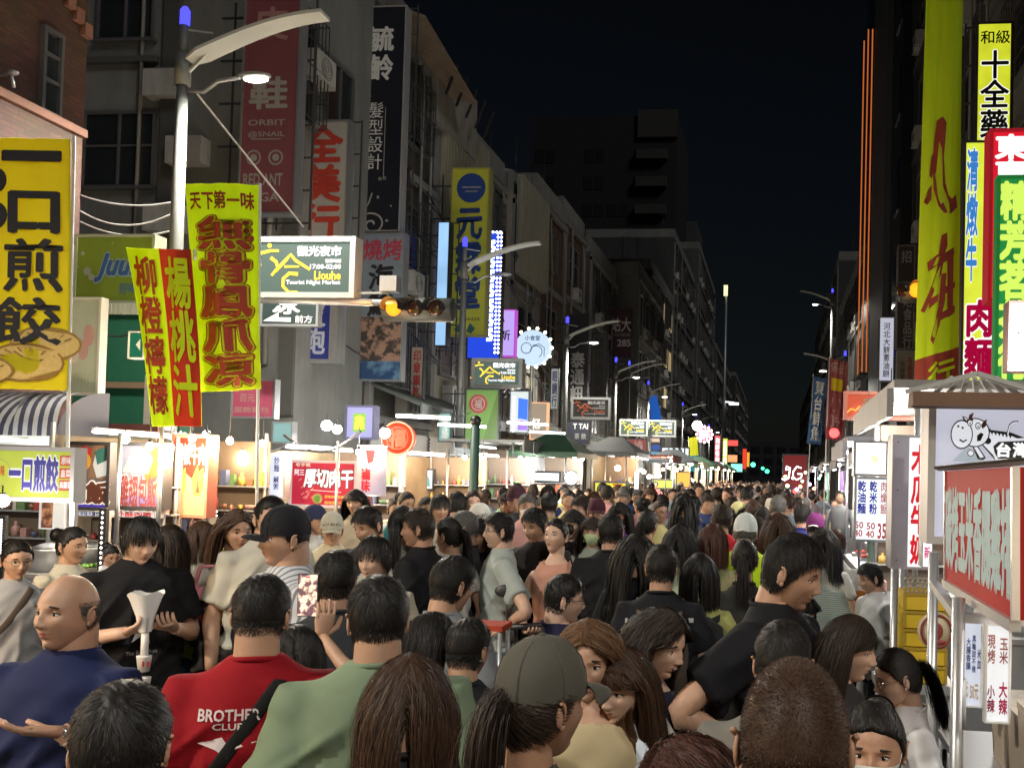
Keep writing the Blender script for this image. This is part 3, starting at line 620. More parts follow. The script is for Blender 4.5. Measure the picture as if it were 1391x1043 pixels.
sign('blue grey seafood grill sign with a food photo on its lower half', 482, 315, 545, 517, 21.2, [('燒烤', 488, 324, 540, 352, pm((.42, .05, .09), .6), {'b': .03}), (vert('海鮮'), 497, 358, 530, 428, BLK, {'b': .04, 'rough': .01})], pm((.20, .25, .30), .6), GALV, .22, shapes=bbq, mount=.9)
sign('small dark sign with a scroll outline beside the black salon sign', 541, 228, 552, 318, 22.6, [(vert('髮廊造型設計'), 543, 236, 550, 312, DIMW)], pm((.04, .04, .045), .6), DKST, .1, mount=1.2)
def blueshape(m, sf, mi, P, W, H): shape(m, sf, [P(404, 404), P(446, 404), P(446, 487), P(412, 487), P(404, 478)], .003, mi(pm((.02, .03, .20), .5)))
sign('grey sign with a dark blue leather goods panel', 385, 398, 462, 493, 19.0, [(vert('皮鞄'), 408, 408, 440, 480, pm((.42, .45, .55), .6), {'b': .03})], pm((.24, .24, .235), .6, dirt=.4), GALV, .2, shapes=blueshape, mount=.3)
def arrow(m, sf, mi, P, W, H): shape(m, sf, [P(357, 436), P(378, 424), P(378, 431), P(395, 431), P(395, 437)], .005, mi(WHT))
sign('black direction sign for shaved ice with a white arrow', 353, 404, 432, 443, 14.6, [('冰', 371, 406, 406, 426, WHT, {'b': .05}), ('前方', 401, 428, 424, 438, WHT, {'b': .02})], pm((.02, .035, .035), .5), GALV, .12, shapes=arrow, mount=.5)
# market boards
def logo(m, sf, P, W, H, k):
    A = W/H
    stroke(m, sf, [P(349, 345), P(365, 341), P(377, 341)], .017, A, .005, k); shape(m, sf, ring_pts(*P(364, 334), .022, A), .005, k)
    stroke(m, sf, [P(352, 358), P(348, 372), P(342, 378)], .016, A, .005, k); stroke(m, sf, [P(366, 350), P(374, 356), P(376, 364), P(368, 374)], .018, A, .005, k)
    stroke(m, sf, [P(373, 368), P(388, 352), P(393, 346), P(400, 354), P(420, 366)], .018, A, .005, k); stroke(m, sf, [P(385, 362), P(405, 362)], .012, A, .005, k)
    stroke(m, sf, [P(404, 372), P(392, 371), P(384, 378), P(384, 388), P(392, 396), P(404, 396)], .018, A, .005, k)
def market_board(label, u0, v0, u1, v1, d, lit, post=None):
    base = (345, 322, 480, 403); f = lambda u, v: (u0+(u-base[0])/(base[2]-base[0])*(u1-u0), v0+(v-base[1])/(base[3]-base[1])*(v1-v0))
    c1 = em((1, 1, 1), 1.6) if lit else pm((.5, .5, .48), .6); c2 = em((1, .68, .06), 1.4) if lit else pm((.5, .12, .05), .6)
    def T(s, a, b, c, d_, mt, bo=.02): x0, y0 = f(a, b); x1, y1 = f(c, d_); return (s, x0, y0, x1, y1, mt, {'b': bo})
    def shp(m, sf, mi, P, W, H):
        k = mi(c2); logo(m, sf, lambda u, v: ((u-base[0])/(base[2]-base[0]), (v-base[1])/(base[3]-base[1])), W, H, k)
    return sign(label, u0, v0, u1, v1, d, [T('觀光夜市', 402, 335, 461, 348, c1, .05), T('營業時間', 440, 352, 461, 357, c1), T('17:00-02:00', 420, 359, 461, 365, c1, .03), T('Liouhe', 426, 368, 461, 379, c2, .04), T('Tourist Night Market', 388, 380, 461, 387, c1, .03)],
        em((.10, .15, .13), .9) if lit else pm((.035, .035, .035), .5), pm((.42, .43, .43), .5, .3), .22, name='market_board', frw=.075 if d < 20 else .09, group='night market name boards', shapes=shp)
market_board('largest lit market name board, beside the lime chicken feet banner', 345, 321, 481, 404, 12.9, 1)
market_board('second lit market name board under the lime medicine sign', 640, 486, 709, 526, 23.5, 1)
market_board('dark unlit market name board with a red logo', 775, 539, 829, 569, 34.5, 0)
market_board('left one of the two small far market boards side by side', 841, 569, 880, 592, 46, 1)
market_board('right one of the two small far market boards side by side', 880, 570, 918, 593, 46.4, 1)
# arms carrying the boards and the left traffic light
p0 = onX(238, 404, -7.9); root = thing('signal_mast', 'long grey steel arm carrying the nearest market board and amber light', 'pole', (-7.9, 12.6, 0)); a = at(235, 404, 13.1); b = onY(506, 411, a.y); c = onY(536, 396, a.y)
m = MB(); m.tube([(a.x+7.9-.1, a.y-12.6, a.z), (b.x+7.9, a.y-12.6, b.z)], .05, 10); m.tube([(b.x+7.9, a.y-12.6, b.z), (onY(540, 412, a.y).x+7.9, a.y-12.6, b.z)], .045, 8)
e = onY(480, 398, a.y); f = onY(528, 398, a.y); m.bar((e.x+7.9, a.y-12.6, e.z), (f.x+7.9, a.y-12.6, f.z), .03); m.bar((f.x+7.9, a.y-12.6, f.z), (f.x+7.9, a.y-12.6, b.z), .03); m.build('arm', GALV, root)
m = MB(); g_ = onY(530, 392, a.y); m.b2((g_.x+7.9-.12, a.y-12.6-.08, g_.z-.05), (g_.x+7.9+.12, a.y-12.6+.08, onY(530, 376, a.y).z)); m.build('control_box', GALV, root)
AMB = em((1, .26, .012), 1.9)
def traffic_light(label, u, v, d, order, arm=None, cat='traffic light'):
    p = at(u, v, d); root = thing('traffic_light', label, cat, (p.x, p.y, p.z)); n = len(order)
    m = MB(); m.tube([(-.20, 0, 0), (-.19, 0, 0), (.30*(n-1)+.19, 0, 0), (.30*(n-1)+.20, 0, 0)], [(.13, .11), (.17, .15), (.17, .15), (.13, .11)], 14, flat=(0, 1, 0)); m.build('housing', pm((.05, .055, .05), .5), root)
    for i, c in enumerate(order):
        x = .30*i; q = MB(); q.ell((x, -.155, 0), (.115, .03, .115), 18, 8); lens = q.build('lens', AMB if c == 'A' else (em((1, .03, .02), 6) if c == 'R' else pm((.03, .012, .01), .2)), root)
        q = MB(); t = np.linspace(-.3, math.pi+.3, 14); V = [(x+.125*math.cos(a), y, .125*math.sin(a)) for y in (-.15, -.33) for a in t]; q.add(V, [[j, j+1, 14+j+1, 14+j] for j in range(13)], 0, True)
        V = [(x+.13*math.cos(a), y, .13*math.sin(a)) for y in (-.15, -.33) for a in t]; q.add(V, [[j+1, j, 14+j, 14+j+1] for j in range(13)], 0, True); q.build('visor', pm((.03, .03, .03), .5), root)
        if c in 'AR':
            l = bpy.data.lights.new('signal_glow', 'POINT'); l.energy = 14; l.color = (1, .4, .05) if c == 'A' else (1, .05, .03); l.shadow_soft_size = .08; lo = bpy.data.objects.new('signal_glow', l); COL.objects.link(lo); lo.parent = root; lo.location = (x, -.42, 0)
    if arm: q = MB(); q.tube(arm, .045, 8); q.build('arm', GALV, root)
    return root
traffic_light('amber traffic light hanging right of the largest market board', 541, 421, 12.9, 'AXX')
traffic_light('amber traffic light in front of the huge lime banner', 1243, 397, 14, 'A', None)
p = at(1222, 397, 14.05); root = thing('signal_housing', 'dark unlit part of the signal left of the amber light by the lime banner', 'traffic light', (p.x, p.y, p.z)); m = MB(); m.tube([(-.02, 0, 0), (0, 0, 0), (.12, 0, 0)], [(.10, .10), (.16, .15), (.16, .15)], 14, flat=(0, 1, 0)); m.build('housing', pm((.05, .055, .05), .5), root)
m = MB(); m.ell((.02, -.15, 0), (.10, .03, .10), 14, 8); m.build('lens', pm((.03, .012, .01), .2), root)
a = at(1262, 400, 14.2); root = thing('signal_mast', 'thin steel arm crossing in front of the lit signs on the right', 'pole', (a.x, a.y, a.z)); m = MB(); m.tube([(-.1, 0, 0), (2.4, 0, -.03)], .03, 8); m.bar((2.4, 0, .03), (2.4, 0, -a.z+.1), .12); m.build('arm', GALV, root)
# mid distance signs
def yuan(m, sf, mi, P, W, H):
    shape(m, sf, ring_pts(*P(634, 254), .38, W/H), .004, mi(pm((.02, .06, .25), .5)))
    shape(m, sf, [P(622, 252), P(647, 252), P(647, 254), P(622, 254)], .007, mi(DIMW)); shape(m, sf, [P(626, 258), P(643, 258), P(643, 259.5), P(626, 259.5)], .007, mi(DIMW))
    k = mi(pm((.03, .12, .12), .5)); shape(m, sf, [P(616, 448), P(624, 438), P(633, 447), P(624, 452)], .005, k); shape(m, sf, [P(633, 450), P(638, 438), P(645, 446), P(640, 453)], .005, k)
sign('tall lime medicine shop sign with dark brushed characters and blue disc', 607, 226, 659, 456, 25, [(vert('元霖堂'), 616, 282, 650, 418, pm((.02, .05, .20), .5), {'b': .045, 'rough': .015}), ('07-2856222', 611, 431, 651, 435, BLK)], pm((.50, .52, .05), .6, 0, .08, 2), pm((.3, .3, .1), .6), .3, shapes=yuan, mount=.6)
def led(m, sf, mi, P, W, H):
    k = mi(em((1, .95, .75), 5))
    for i in range(30):
        v = 316+i*5.6
        for u in (672, 676.5): shape(m, sf, ring_pts(*P(u, v), .035, W/H, n=7), .02, k)
    for u in range(650, 678, 5): shape(m, sf, ring_pts(*P(u, 314.5), .035, W/H, n=7), .02, k)
    k = mi(em((.75, .85, 1), 3))
    for i in range(7):
        v = 328+i*20; stroke(m, sf, [P(668, v), P(661, v), P(662, v+5), P(667, v+8), P(666, v+13), P(660, v+13)], .06, W/H, .01, k)
sign('tall blue neon sign edged with rows of white bulbs', 633, 311, 679, 488, 26, [], em((.02, .07, .75), 1.0), DKST, .25, shapes=led, mount=.9)
sign('narrow upright window of pale blue light behind the medicine sign', 590, 300, 606, 470, 23.4, [], em((.35, .62, .95), 1.0, .25, scale=.8), DKST, .3, lattice=1, mount=.5)
sign('lilac lit sign between the bulb edged sign and the round sign', 668, 420, 699, 484, 29, [('心', 676, 428, 684, 440, BLK), ('新', 678, 448, 692, 462, BLK, {'b': .02})], em((.55, .40, .95), 1.0), em((.6, .1, .7), .8), .25, mount=.8)
# round sign
c = at(723, 472, 30); rr = (at(723, 448, 30).z-c.z); root = thing('round_sign', 'round pale blue lit sign ringed with small bulbs', 'sign', (c.x, c.y, c.z))
m = MB(); m.tube([(0, 0, 0), (0, .3, 0)], rr, 36); m.build('sign_face', em((.62, .80, .95), 1.0), root)
for k in range(14): a = k/14*6.283; m = MB(); m.ell((rr*1.12*math.cos(a), .05, rr*1.12*math.sin(a)), .05, 8, 6); m.build('bulb', em((1, .8, .5), 8), root)
m = MB(); sf = flat_surf(2*rr, 2*rr); sf2 = lambda s, t, o=0: sf(s, t, o)-np.array([0, 0, rr])
letters(m, sf2, '小食堂', (.28, .16, .72, .30), .01, .02, 0); stroke(m, sf2, ring_pts(.33, .52, .15, 1), .012, 1, .01, 0); stroke(m, sf2, ring_pts(.62, .62, .17, 1, 180, 420), .012, 1, .01, 0); stroke(m, sf2, [(.5, .45), (.7, .4), (.85, .5), (.85, .75)], .012, 1, .01, 0); m.build('lettering', [pm((.03, .12, .30), .5)], root)
m = MB(); m.bar((-rr, .15, 0), (-rr-1, .15, 0), .05); m.build('bracket', DKST, root)
def greenred(m, sf, mi, P, W, H): shape(m, sf, ring_pts(*P(648, 548), .27, W/H), .004, mi(pm((.35, .05, .05), .5))); shape(m, sf, ring_pts(*P(648, 548), .2, W/H, w=.03), .006, mi(DIMW)); shape(m, sf, [P(675, 528), P(675, 600), P(655, 600)], .0045, mi(pm((.10, .2, .03), .5)))
sign('green hanging sign with a dark red round emblem', 630, 527, 677, 602, 22.5, [('福', 643, 542, 653, 554, DIMW)], pm((.15, .30, .07), .6), DKST, .2, shapes=greenred, mount=.6)
def bluebox(m, sf, mi, P, W, H):
    shape(m, sf, [P(703, 540), P(716, 542), P(716, 570), P(703, 568)], .006, mi(em((.05, .15, 1), 1.6))); shape(m, sf, [P(703, 570), P(716, 572), P(716, 584), P(703, 584)], .006, mi(em((.35, .2, .9), 1.3)))
    for i in range(9): shape(m, sf, ring_pts(*P(697, 540+i*5.5), .07, W/H, n=8), .007, mi(em((1, 1, 1), 6)))
sign('white light box with blue and violet squares near the dark pole', 691, 530, 718, 588, 28.5, [], em((.75, .82, .8), 1.0), GALV, .25, shapes=bluebox, mount=.5)
sign('beige lit sign with a white brushed word to the right of the blue squares', 719, 546, 743, 597, 29.5, [('忆', 722, 568, 733, 582, em((1, 1, 1), 1.5), {'b': .03})], em((.42, .33, .24), .8), em((1, .5, .25), 1.1), .25, mount=.3)
sign('dark phone shop sign with large white characters down it', 770, 425, 797, 560, 39, [(vert('泰通訊'), 774, 478, 792, 545, pm((.6, .6, .6), .5), {'b': .04})], pm((.03, .03, .035), .6), DKST, .3, mount=.6)
sign('faded grey upright sign of dense small characters past the phone sign', 801, 452, 823, 565, 44, [(vert('國術接骨推拿'), 806, 458, 818, 560, pm((.07, .07, .07), .5))], pm((.14, .14, .14), .7, dirt=.5), DKST, .2, mount=.8)
sign('dark maroon billboard reading 285 high beside the bare concrete wall', 822, 420, 857, 486, 52, [('站大', 829, 431, 856, 450, WHT, {'b': .03}), ('285', 838, 461, 856, 470, WHT, {'b': .05}), ('全新開幕', 827, 452, 856, 457, DIMW)], pm((.09, .03, .05), .6), DKST, .3, mount=.8)
sign('dark shop sign with white letters TAI below the unlit board', 768, 570, 801, 603, 36, [('T TAI', 778, 575, 798, 582, WHT, {'b': .03}), ('茶 飲', 780, 588, 796, 596, DIMW)], pm((.03, .035, .05), .6), DKST, .2)
sign('small lilac light box with a yellow green panel under the canopy', 468, 550, 508, 596, 16, [('鑫', 481, 564, 494, 582, em((.95, .9, .1), 1.1), {'b': .06})], em((.42, .42, .75), .9), em((.3, .3, .5), .3), .2, shapes=lambda m, sf, mi, P, W, H: shape(m, sf, [P(479, 561), P(496, 561), P(496, 586), P(479, 586)], .003, mi(em((.3, .6, .1), 1.0))))
sign('dusty pink shop sign above the shutters left of the thin pole', 313, 514, 373, 568, 15.6, [('百元', 325, 535, 345, 545, PNK), ('服飾鞋包', 318, 552, 365, 560, PNK)], pm((.34, .06, .11), .6, dirt=.3), GALV, .15)
sign('pale lit window sign with a white tube above the menu panels', 369, 572, 397, 602, 15.0, [], em((.35, .62, .62), .55), GALV, .15)
sign('green cartoon style sign with blue script letters behind the banners', 99, 318, 208, 412, 11.0, [('Juuls', 128, 345, 196, 382, pm((.03, .10, .30), .5), {'b': .05, 'ol': pm((.3, .42, .5), .5), 'sh': .35}), ('好喝', 162, 384, 186, 399, pm((.05, .14, .32), .5), {'b': .03})], pm((.16, .24, .02), .6, dirt=.15), pm((.35, .4, .3), .5), .2, shapes=lambda m, sf, mi, P, W, H: [shape(m, sf, ring_pts(*P(x, y), r, W/H, n=12), .003, mi(pm((.3, .36, .3), .6))) for x, y, r in ((117, 368, .05), (123, 376, .04), (110, 344, .025), (104, 362, .015), (150, 330, .012))], mount=.6)
q = MB()
a = at(99, 413, 10.95); b = onY(208, 413, a.y)
root = thing('valance', 'scalloped white trim hanging under the green script sign', 'awning trim', (a.x, a.y, a.z)); m = MB(); n = 18; w_ = (b.x-a.x)/n
for i in range(n): m.box((w_*(i+.5), -.01, -.06), (w_*.8, .02, .12), 0)
m.build('scallop', pm((.45, .48, .42), .7), root)['kind'] = 'stuff'
def pale(m, sf, mi, P, W, H):
    for x, y, r, mt in ((99, 480, .13, (.50, .42, .38)), (118, 455, .15, (.42, .24, .22)), (111, 475, .14, (.4, .25, .22))): shape(m, sf, [(a, (b-P(x, y)[1])*1.9+P(x, y)[1]) for a, b in ring_pts(*P(x, y), r, W/H)], .003+.0004*r*10, mi(pm(mt, .7)))
    for i in range(6): shape(m, sf, [P(96+i*4.5, 506), P(97+i*4.5, 506), P(97+i*4.5, 525), P(96+i*4.5, 525)], .003, mi(pm((.3, .35, .25), .7)))
sign('pale green board with faded pink figures behind the dumpling banner', 86, 403, 134, 536, 10.6, [], pm((.36, .40, .32), .7, dirt=.15), pm((.5, .5, .45), .6), .1, shapes=pale, mount=.6)
sign('small green sign with a white arrow peeking out beside the juice banner', 174, 450, 196, 487, 10.2, [], em((.01, .18, .10), .6), WHT, .1, shapes=lambda m, sf, mi, P, W, H: shape(m, sf, [P(184, 468), P(190, 460), P(190, 476)], .004, mi(WHT)))
# ---- right side signs
sign('tall lit yellow herbal stew sign with black characters', 1321, 26, 1371, 386, 15.2, [('和級', 1327, 38, 1367, 56, BLK, {'b': .02}), (vert('十全藥膳排骨'), 1328, 66, 1366, 308, BLK, {'b': .03, 'ol': em((1, 1, .9), 1.0), 'olw': .05}), (vert('鮮魚湯'), 1330, 318, 1356, 392, em((.5, .02, .22), .5), {'b': .02, 'ol': em((1, 1, .9), 1.0), 'olw': .05})], em((.66, .72, .03), .95, .12), DKST, .3, mount=.0, lattice=1)
sign('lit yellow beef noodle sign with red characters below the herbal sign', 1304, 188, 1350, 524, 13.8, [(vert('清燉牛'), 1309, 200, 1324, 380, em((.05, .25, .7), .8), {'b': .04, 'ol': em((1, 1, 1), 1), 'olw': .04}), (vert('肉麵'), 1310, 408, 1347, 508, em((.55, .0, .06), .6), {'b': .05, 'ol': em((1, 1, 1), 1.1), 'olw': .06})], em((.70, .80, .05), 1.0, .1), DKST, .22)
sign('bright red tea shop light box with a white character at the top', 1341, 173, 1430, 410, 9.4, [('東', 1350, 182, 1391, 214, em((1, 1, 1), 1.2), {'b': .06}), ('東', 1350, 217, 1391, 245, em((1, 1, 1), 1.2), {'b': .06})], em((.80, .01, .03), .85), em((.5, .01, .02), .5), .25)
sign('green lit tea shop panel with lime characters over the red box', 1350, 236, 1430, 520, 9.2, [(vert('精芳茗茶行'), 1355, 246, 1396, 514, em((.62, .85, .12), 1.1), {'b': .06})], em((.02, .30, .06), .75), em((.02, .25, .05), .5), .12)
sign('small bright white light box at the right edge above the cow sign', 1369, 408, 1420, 504, 8.3, [], em((.9, .9, .95), 1.0), pm((.12, .06, .05), .5), .2)
sign('narrow white lit shop sign of small grey characters left of the banner', 1193, 430, 1214, 518, 33, [(vert('河北大餅蔥油餅'), 1199, 438, 1208, 512, pm((.08, .08, .10), .5), {'b': .02})], em((.55, .56, .66), .9), GALV, .25, mount=0)
sign('dim dark food shop sign with grey characters behind the traffic light', 1217, 332, 1241, 474, 30, [(vert('焙食品行'), 1226, 400, 1238, 472, pm((.3, .28, .26), .5), {'b': .02}), ('招', 1222, 340, 1236, 356, DIMW)], pm((.045, .035, .035), .6), pm((.25, .2, .18), .5), .25)
sign('dim beige sign of small characters under the dark food shop sign', 1217, 476, 1243, 531, 29.6, [(vert('批發零售'), 1222, 490, 1229, 526, BRN), (vert('名產蛋捲'), 1232, 484, 1239, 526, DRED)], pm((.30, .26, .20), .6), GALV, .2)
sign('lit red name board over the noodle stall, flame strokes at its ends', 1146, 531, 1242, 570, 9.6, [('奇', 1171, 540, 1192, 559, pm((.10, .05, .02), .5), {'b': .04}), ('美', 1202, 541, 1220, 557, pm((.10, .05, .02), .5), {'b': .04})], em((.55, .07, .02), .55), pm((.2, .05, .03), .5), .12, name='stall_sign', shapes=lambda m, sf, mi, P, W, H: [stroke(m, sf, [P(a, b), P(a+8, b-7), P(a+14, b-5), P(a+20, b-11)], .012, W/H, .005, mi(em((1, .45, .05), .8))) for a, b in ((1148, 562), (1222, 558))])
# far coloured signs
def farsign(label, u0, v0, u1, v1, d, face, txt=None, mt=None, **k): return sign(label, u0, v0, u1, v1, d, [(txt, u0+(u1-u0)*.15, v0+(v1-v0)*.08, u1-(u1-u0)*.15, v1-(v1-v0)*.08, mt or eW, {'b': .04})] if txt else [], face, DKST, .3, frw=.05, **k)
farsign('far white lit sign with blocky dark letters in front of the left shops', 898, 607, 936, 631, 55, em((.85, .92, 1), 1.3), 'ARRI', pm((.05, .05, .08), .5))
farsign('far red vertical neon sign next to the pink round neon', 970, 591, 978, 632, 78, em((.8, .05, .08), 1.2), vert('海鮮餐廳'), em((1, .6, .6), 2))
farsign('far yellow green vertical neon sign right of the red one', 981, 595, 988, 632, 82, em((.6, .7, .1), 1.3), vert('木瓜牛奶'), em((1, 1, .8), 2))
farsign('far small red oval neon above the green glow', 988, 597, 1003, 606, 90, em((.9, .1, .08), 1.4)); farsign('far orange lit awning sign below the red oval neon', 986, 617, 1002, 628, 88, em((.9, .35, .15), 1.4))
farsign('tiny far red vertical sign near the street end', 1008, 609, 1014, 637, 100, em((.8, .06, .03), 1.2)); farsign('tiny far orange vertical sign at the street end', 1014, 614, 1018, 634, 103, em((1, .4, .05), 1.2))
farsign('far teal lit shop board below the green signal glow', 992, 629, 1009, 641, 84, em((.25, .8, .65), 1.6)); farsign('far white round clock like shop lamp', 973, 627, 984, 639, 74, em((.8, .95, .95), 1.6))
farsign('dim red shop banner behind the twin market boards', 842, 595, 878, 628, 50, pm((.25, .05, .05), .6), '串燒', PNK); farsign('small pale pink panel under the right twin board', 884, 594, 897, 601, 49, pm((.5, .38, .32), .6)); farsign('blue panel under the pale pink one', 884, 603, 897, 612, 49, em((.05, .12, .45), .6))
farsign('blue screen like stall sign far down the left row', 883, 612, 898, 632, 48, em((.15, .35, .5), .8)); farsign('dark maroon menu board beside the far bulbs', 822, 597, 840, 630, 44, pm((.2, .06, .05), .6))
farsign('deep red lit board of the script neon on the right', 1062, 616, 1097, 664, 30, em((.25, .03, .03), .6))
c = at(957, 590, 72); root = thing('round_neon_sign', 'far pink round neon sign with a bulb edge', 'sign', (c.x, c.y, c.z)); r0 = 9.5*72/1250; m = MB(); m.tube([(0, 0, 0), (0, .3, 0)], r0, 24); m.build('sign_face', em((.7, .12, .22), 1.2), root); 
for k in range(12): m = MB(); m.ell((r0*1.1*math.cos(k*.5236), -.05, r0*1.1*math.sin(k*.5236)), .11, 6, 5); m.build('bulb', em((1, .55, .6), 4), root)
m = MB(); letters(m, lambda s, t, o=0: flat_surf(1.5*r0, 1.5*r0)(s, t, o)-np.array([0, 0, .75*r0]), '鮮', (0, 0, 1, 1), .02, .03); m.build('lettering', em((1, .8, .85), 2.5), root)
c = at(1062, 652, 29.5); root = thing('neon_script', 'white neon script letters on the deep red board', 'sign', (c.x, c.y, c.z)); q = 29.5/1250; m = MB()
m.tube([(0, 0, 2*q), (4*q, 0, 0), (9*q, 0, 3*q), (11*q, 0, 17*q), (6*q, 0, 19*q), (5*q, 0, 14*q), (11*q, 0, 16*q)], .8*q, 6); m.tube([(26*q, 0, 17*q), (20*q, 0, 19*q), (15*q, 0, 12*q), (15*q, 0, 4*q), (20*q, 0, 1*q), (26*q, 0, 4*q), (27*q, 0, 9*q), (21*q, 0, 9*q)], .8*q, 6); m.build('neon_tube', em((.85, .92, 1), 4), root)
def orb(label, u, v, d, r, col, s, cat='lamp', P=0, name='round_lamp'):
    c = at(u, v, d); root = thing(name, label, cat, (c.x, c.y, c.z)); m = MB(); m.ell((0, 0, 0), r, 14, 10); m.build('bulb', em(col, s), root); m = MB(); m.tube([(0, 0, r*.9), (0, 0, r*1.25)], r*.45, 10); m.bar((0, 0, r*1.2), (0, 0, r*2.4), r*.15); m.build('socket', DKST, root)
    if P:
        l = bpy.data.lights.new('bulb_light', 'POINT'); l.energy = P; l.color = col; l.shadow_soft_size = r; lo = bpy.data.objects.new('bulb_light', l); COL.objects.link(lo); lo.parent = root; lo.location = (0, 0, -r*1.6)
    return root
orb('far white flood lamp glaring beside the pink round neon', 947, 578, 70, .38, (1, .97, .85), 14, P=300)
orb('upper green signal light at the far end of the street', 1023, 631, 118, .30, (.05, 1, .4), 5, 'traffic light'); orb('lower right green signal light at the far end of the street', 1042, 640, 125, .28, (.05, 1, .4), 4, 'traffic light'); orb('small green signal light between the two bigger green ones', 1036, 636, 130, .22, (.05, 1, .4), 4, 'traffic light')
orb('red round lamp below the maroon flag on the right', 1133, 588, 19, .10, (1, .03, .03), 7, 'lamp', 10)
for k, (u, v) in enumerate(((1062, 668), (1072, 669), (1080, 667))): orb(('left red tail light low beside the script neon', 'middle red tail light low beside the script neon', 'right red tail light low beside the script neon')[k], u, v, 33, .08, (1, .04, .03), 5, 'light')

orb('bright flood lamp beside the white light box at the right edge', 1383, 462, 8.0, .05, (1, .97, .88), 30, 'lamp', 420, 'flood_lamp')
# ================================================================ BANNERS
def banner(label, corners, d, mats, texts, pole=None, wave=.02, panels=(), polebase=0, d2=None, nx=14, nz=26, ph=0):
    TL, TR, BR, BL = corners; d2 = d2 or d
    Yp = at(*TL, d).y; Yq = Yp+(d2-d)
    q = [onY(*TL, Yp), onY(*TR, Yq), onY(*BR, Yq), onY(*BL, Yp)]; base = Vector(((q[0].x+q[1].x)/2, Yp, q[2].z)); q = [np.array(p-base) for p in q]
    def sf(s, t, off=0):
        s = np.asarray(s, float)[..., None]; t = np.asarray(t, float)[..., None]
        P = (q[0]*(1-s)+q[1]*s)*(1-t)+(q[3]*(1-s)+q[2]*s)*t
        y = wave*(np.sin(s*5.5+t*2.2+ph)*.6+np.sin(s*11+t*5+ph*2)*.3+np.sin(t*4+ph)*.4)+wave*.35*np.sin(s*23+t*1.5)
        P[..., 1:2] += y-off
        return P
    root = thing('banner', label, 'banner', base)
    m = MB(); s, t = np.meshgrid(np.linspace(0, 1, nx+1), np.linspace(0, 1, nz+1)); V = sf(s.ravel(), t.ravel())
    F = [[i*(nx+1)+j, (i+1)*(nx+1)+j, (i+1)*(nx+1)+j+1, i*(nx+1)+j+1] for i in range(nz) for j in range(nx)]
    def pan(s_, t_):
        for (a, b, c, e, k) in panels:
            if a <= s_ < b and c <= t_ < e: return k
        return 0
    mi = [pan((j+.5)/nx, (i+.5)/nz) for i in range(nz) for j in range(nx)]
    n = len(V); V2 = sf(s.ravel(), t.ravel(), -.004); m.add(V, F); m.M = mi; m.S = [True]*len(F); m.add(V2, [f[::-1] for f in F], 0, True); m.M = mi+mi
    m.build('cloth', mats, root)
    m = MB(); ms = []
    for (s_, box, mt, *o) in texts:
        o = o[0] if o else {}
        def mi_(x):
            if x not in ms: ms.append(x)
            return ms.index(x)
        if callable(s_): s_(m, sf, mi_); continue
        if o.get('ol2'): letters(m, sf, s_, box, .008, o.get('b', .03)*.4+.105, mi_(o['ol2']))
        if o.get('ol'): letters(m, sf, s_, box, .012, o.get('b', .03)*.4+.073, mi_(o['ol']))
        letters(m, sf, s_, box, .017, o.get('b', .03)*(.7 if not o.get('ol2') else 1.0), mi_(mt), rough=o.get('rough', 0))
    if ms: m.build('lettering', ms, root)
    if pole:
        a = onY(*pole[0], Yp); b = onY(*pole[1], Yp); m = MB(); zb = polebase-base.z if len(pole) < 3 else b.z-base.z
        m.tube([(b.x-base.x, .03, zb), (a.x-base.x, .03, a.z-base.z)], [.016, .013], 8); m.build('pole', pm((.7, .7, .68), .5), root)
    return root
cY = pm((.80, .70, .02), .8, 0, .06, 2, .2, 40); cLm = pm((.72, .88, .015), .8, 0, .05, 2, .2, 40); cR = pm((.40, .025, .02), .8, 0, .08, 2); fabric(cY); fabric(cLm); fabric(cR); tR = pm((.30, .03, .015), .8); tK = pm((.03, .028, .03), .8); tO = pm((.75, .62, .3), .8)
def dumpl(m, sf, mi):
    k2 = mi(pm((.35, .20, .04), .8)); k = mi(pm((.72, .50, .16), .8, 0, .2, 30))
    for j, (cx, cy, r) in enumerate(((.84, .82, .30), (.66, .895, .34), (.30, .93, .26))):
        shape(m, sf, ring_pts(cx-.04, cy, r+.02, .22, 0, 360), .006+j*.006, k2); shape(m, sf, ring_pts(cx-.04, cy, r, .2), .009+j*.006, k)
        for i in range(6): t = -2.6+i*.42; stroke(m, sf, [(cx-.04+(r-.04)*math.cos(t), cy+.2*(r-.04)*math.sin(t)), (cx-.04+(r-.12)*math.cos(t+.1), cy+.2*(r-.12)*math.sin(t+.1))], .008, .4, .012+j*.006, k2)
    k3 = mi(tK); shape(m, sf, ring_pts(.30, .17, .12, .42), .008, k3); shape(m, sf, ring_pts(.30, .17, .08, .42), .010, mi(YEL)); shape(m, sf, ring_pts(.30, .31, .13, .42), .008, k3)
banner('yellow dumpling banner with large black characters at the left edge', ((-52, 185), (98, 190), (91, 530), (-55, 527)), 7.9, [cY], [('一', (.38, .055, .92, .09), tK, {'b': .05}), ('口', (.46, .22, .90, .375), tK, {'b': .07}), ('煎', (.42, .405, .94, .61), tK, {'b': .04}), ('餃', (.35, .64, .93, .82), tK, {'b': .04}), (dumpl, None, None)], pole=((97, 183), (91, 700)), wave=.025)
banner('lime and red juice banner with two columns of characters', ((171, 336), (262, 340), (274, 579), (206, 579)), 8.6, [cLm, cR], [(vert('柳橙檸檬'), (.06, .05, .44, .93), tR, {'b': .05}), (vert('楊桃汁'), (.56, .05, .96, .94), cLm, {'b': .055})], wave=.03, panels=((.5, 1, 0, 1, 1),), pole=((262, 338), (262, 352), 1))
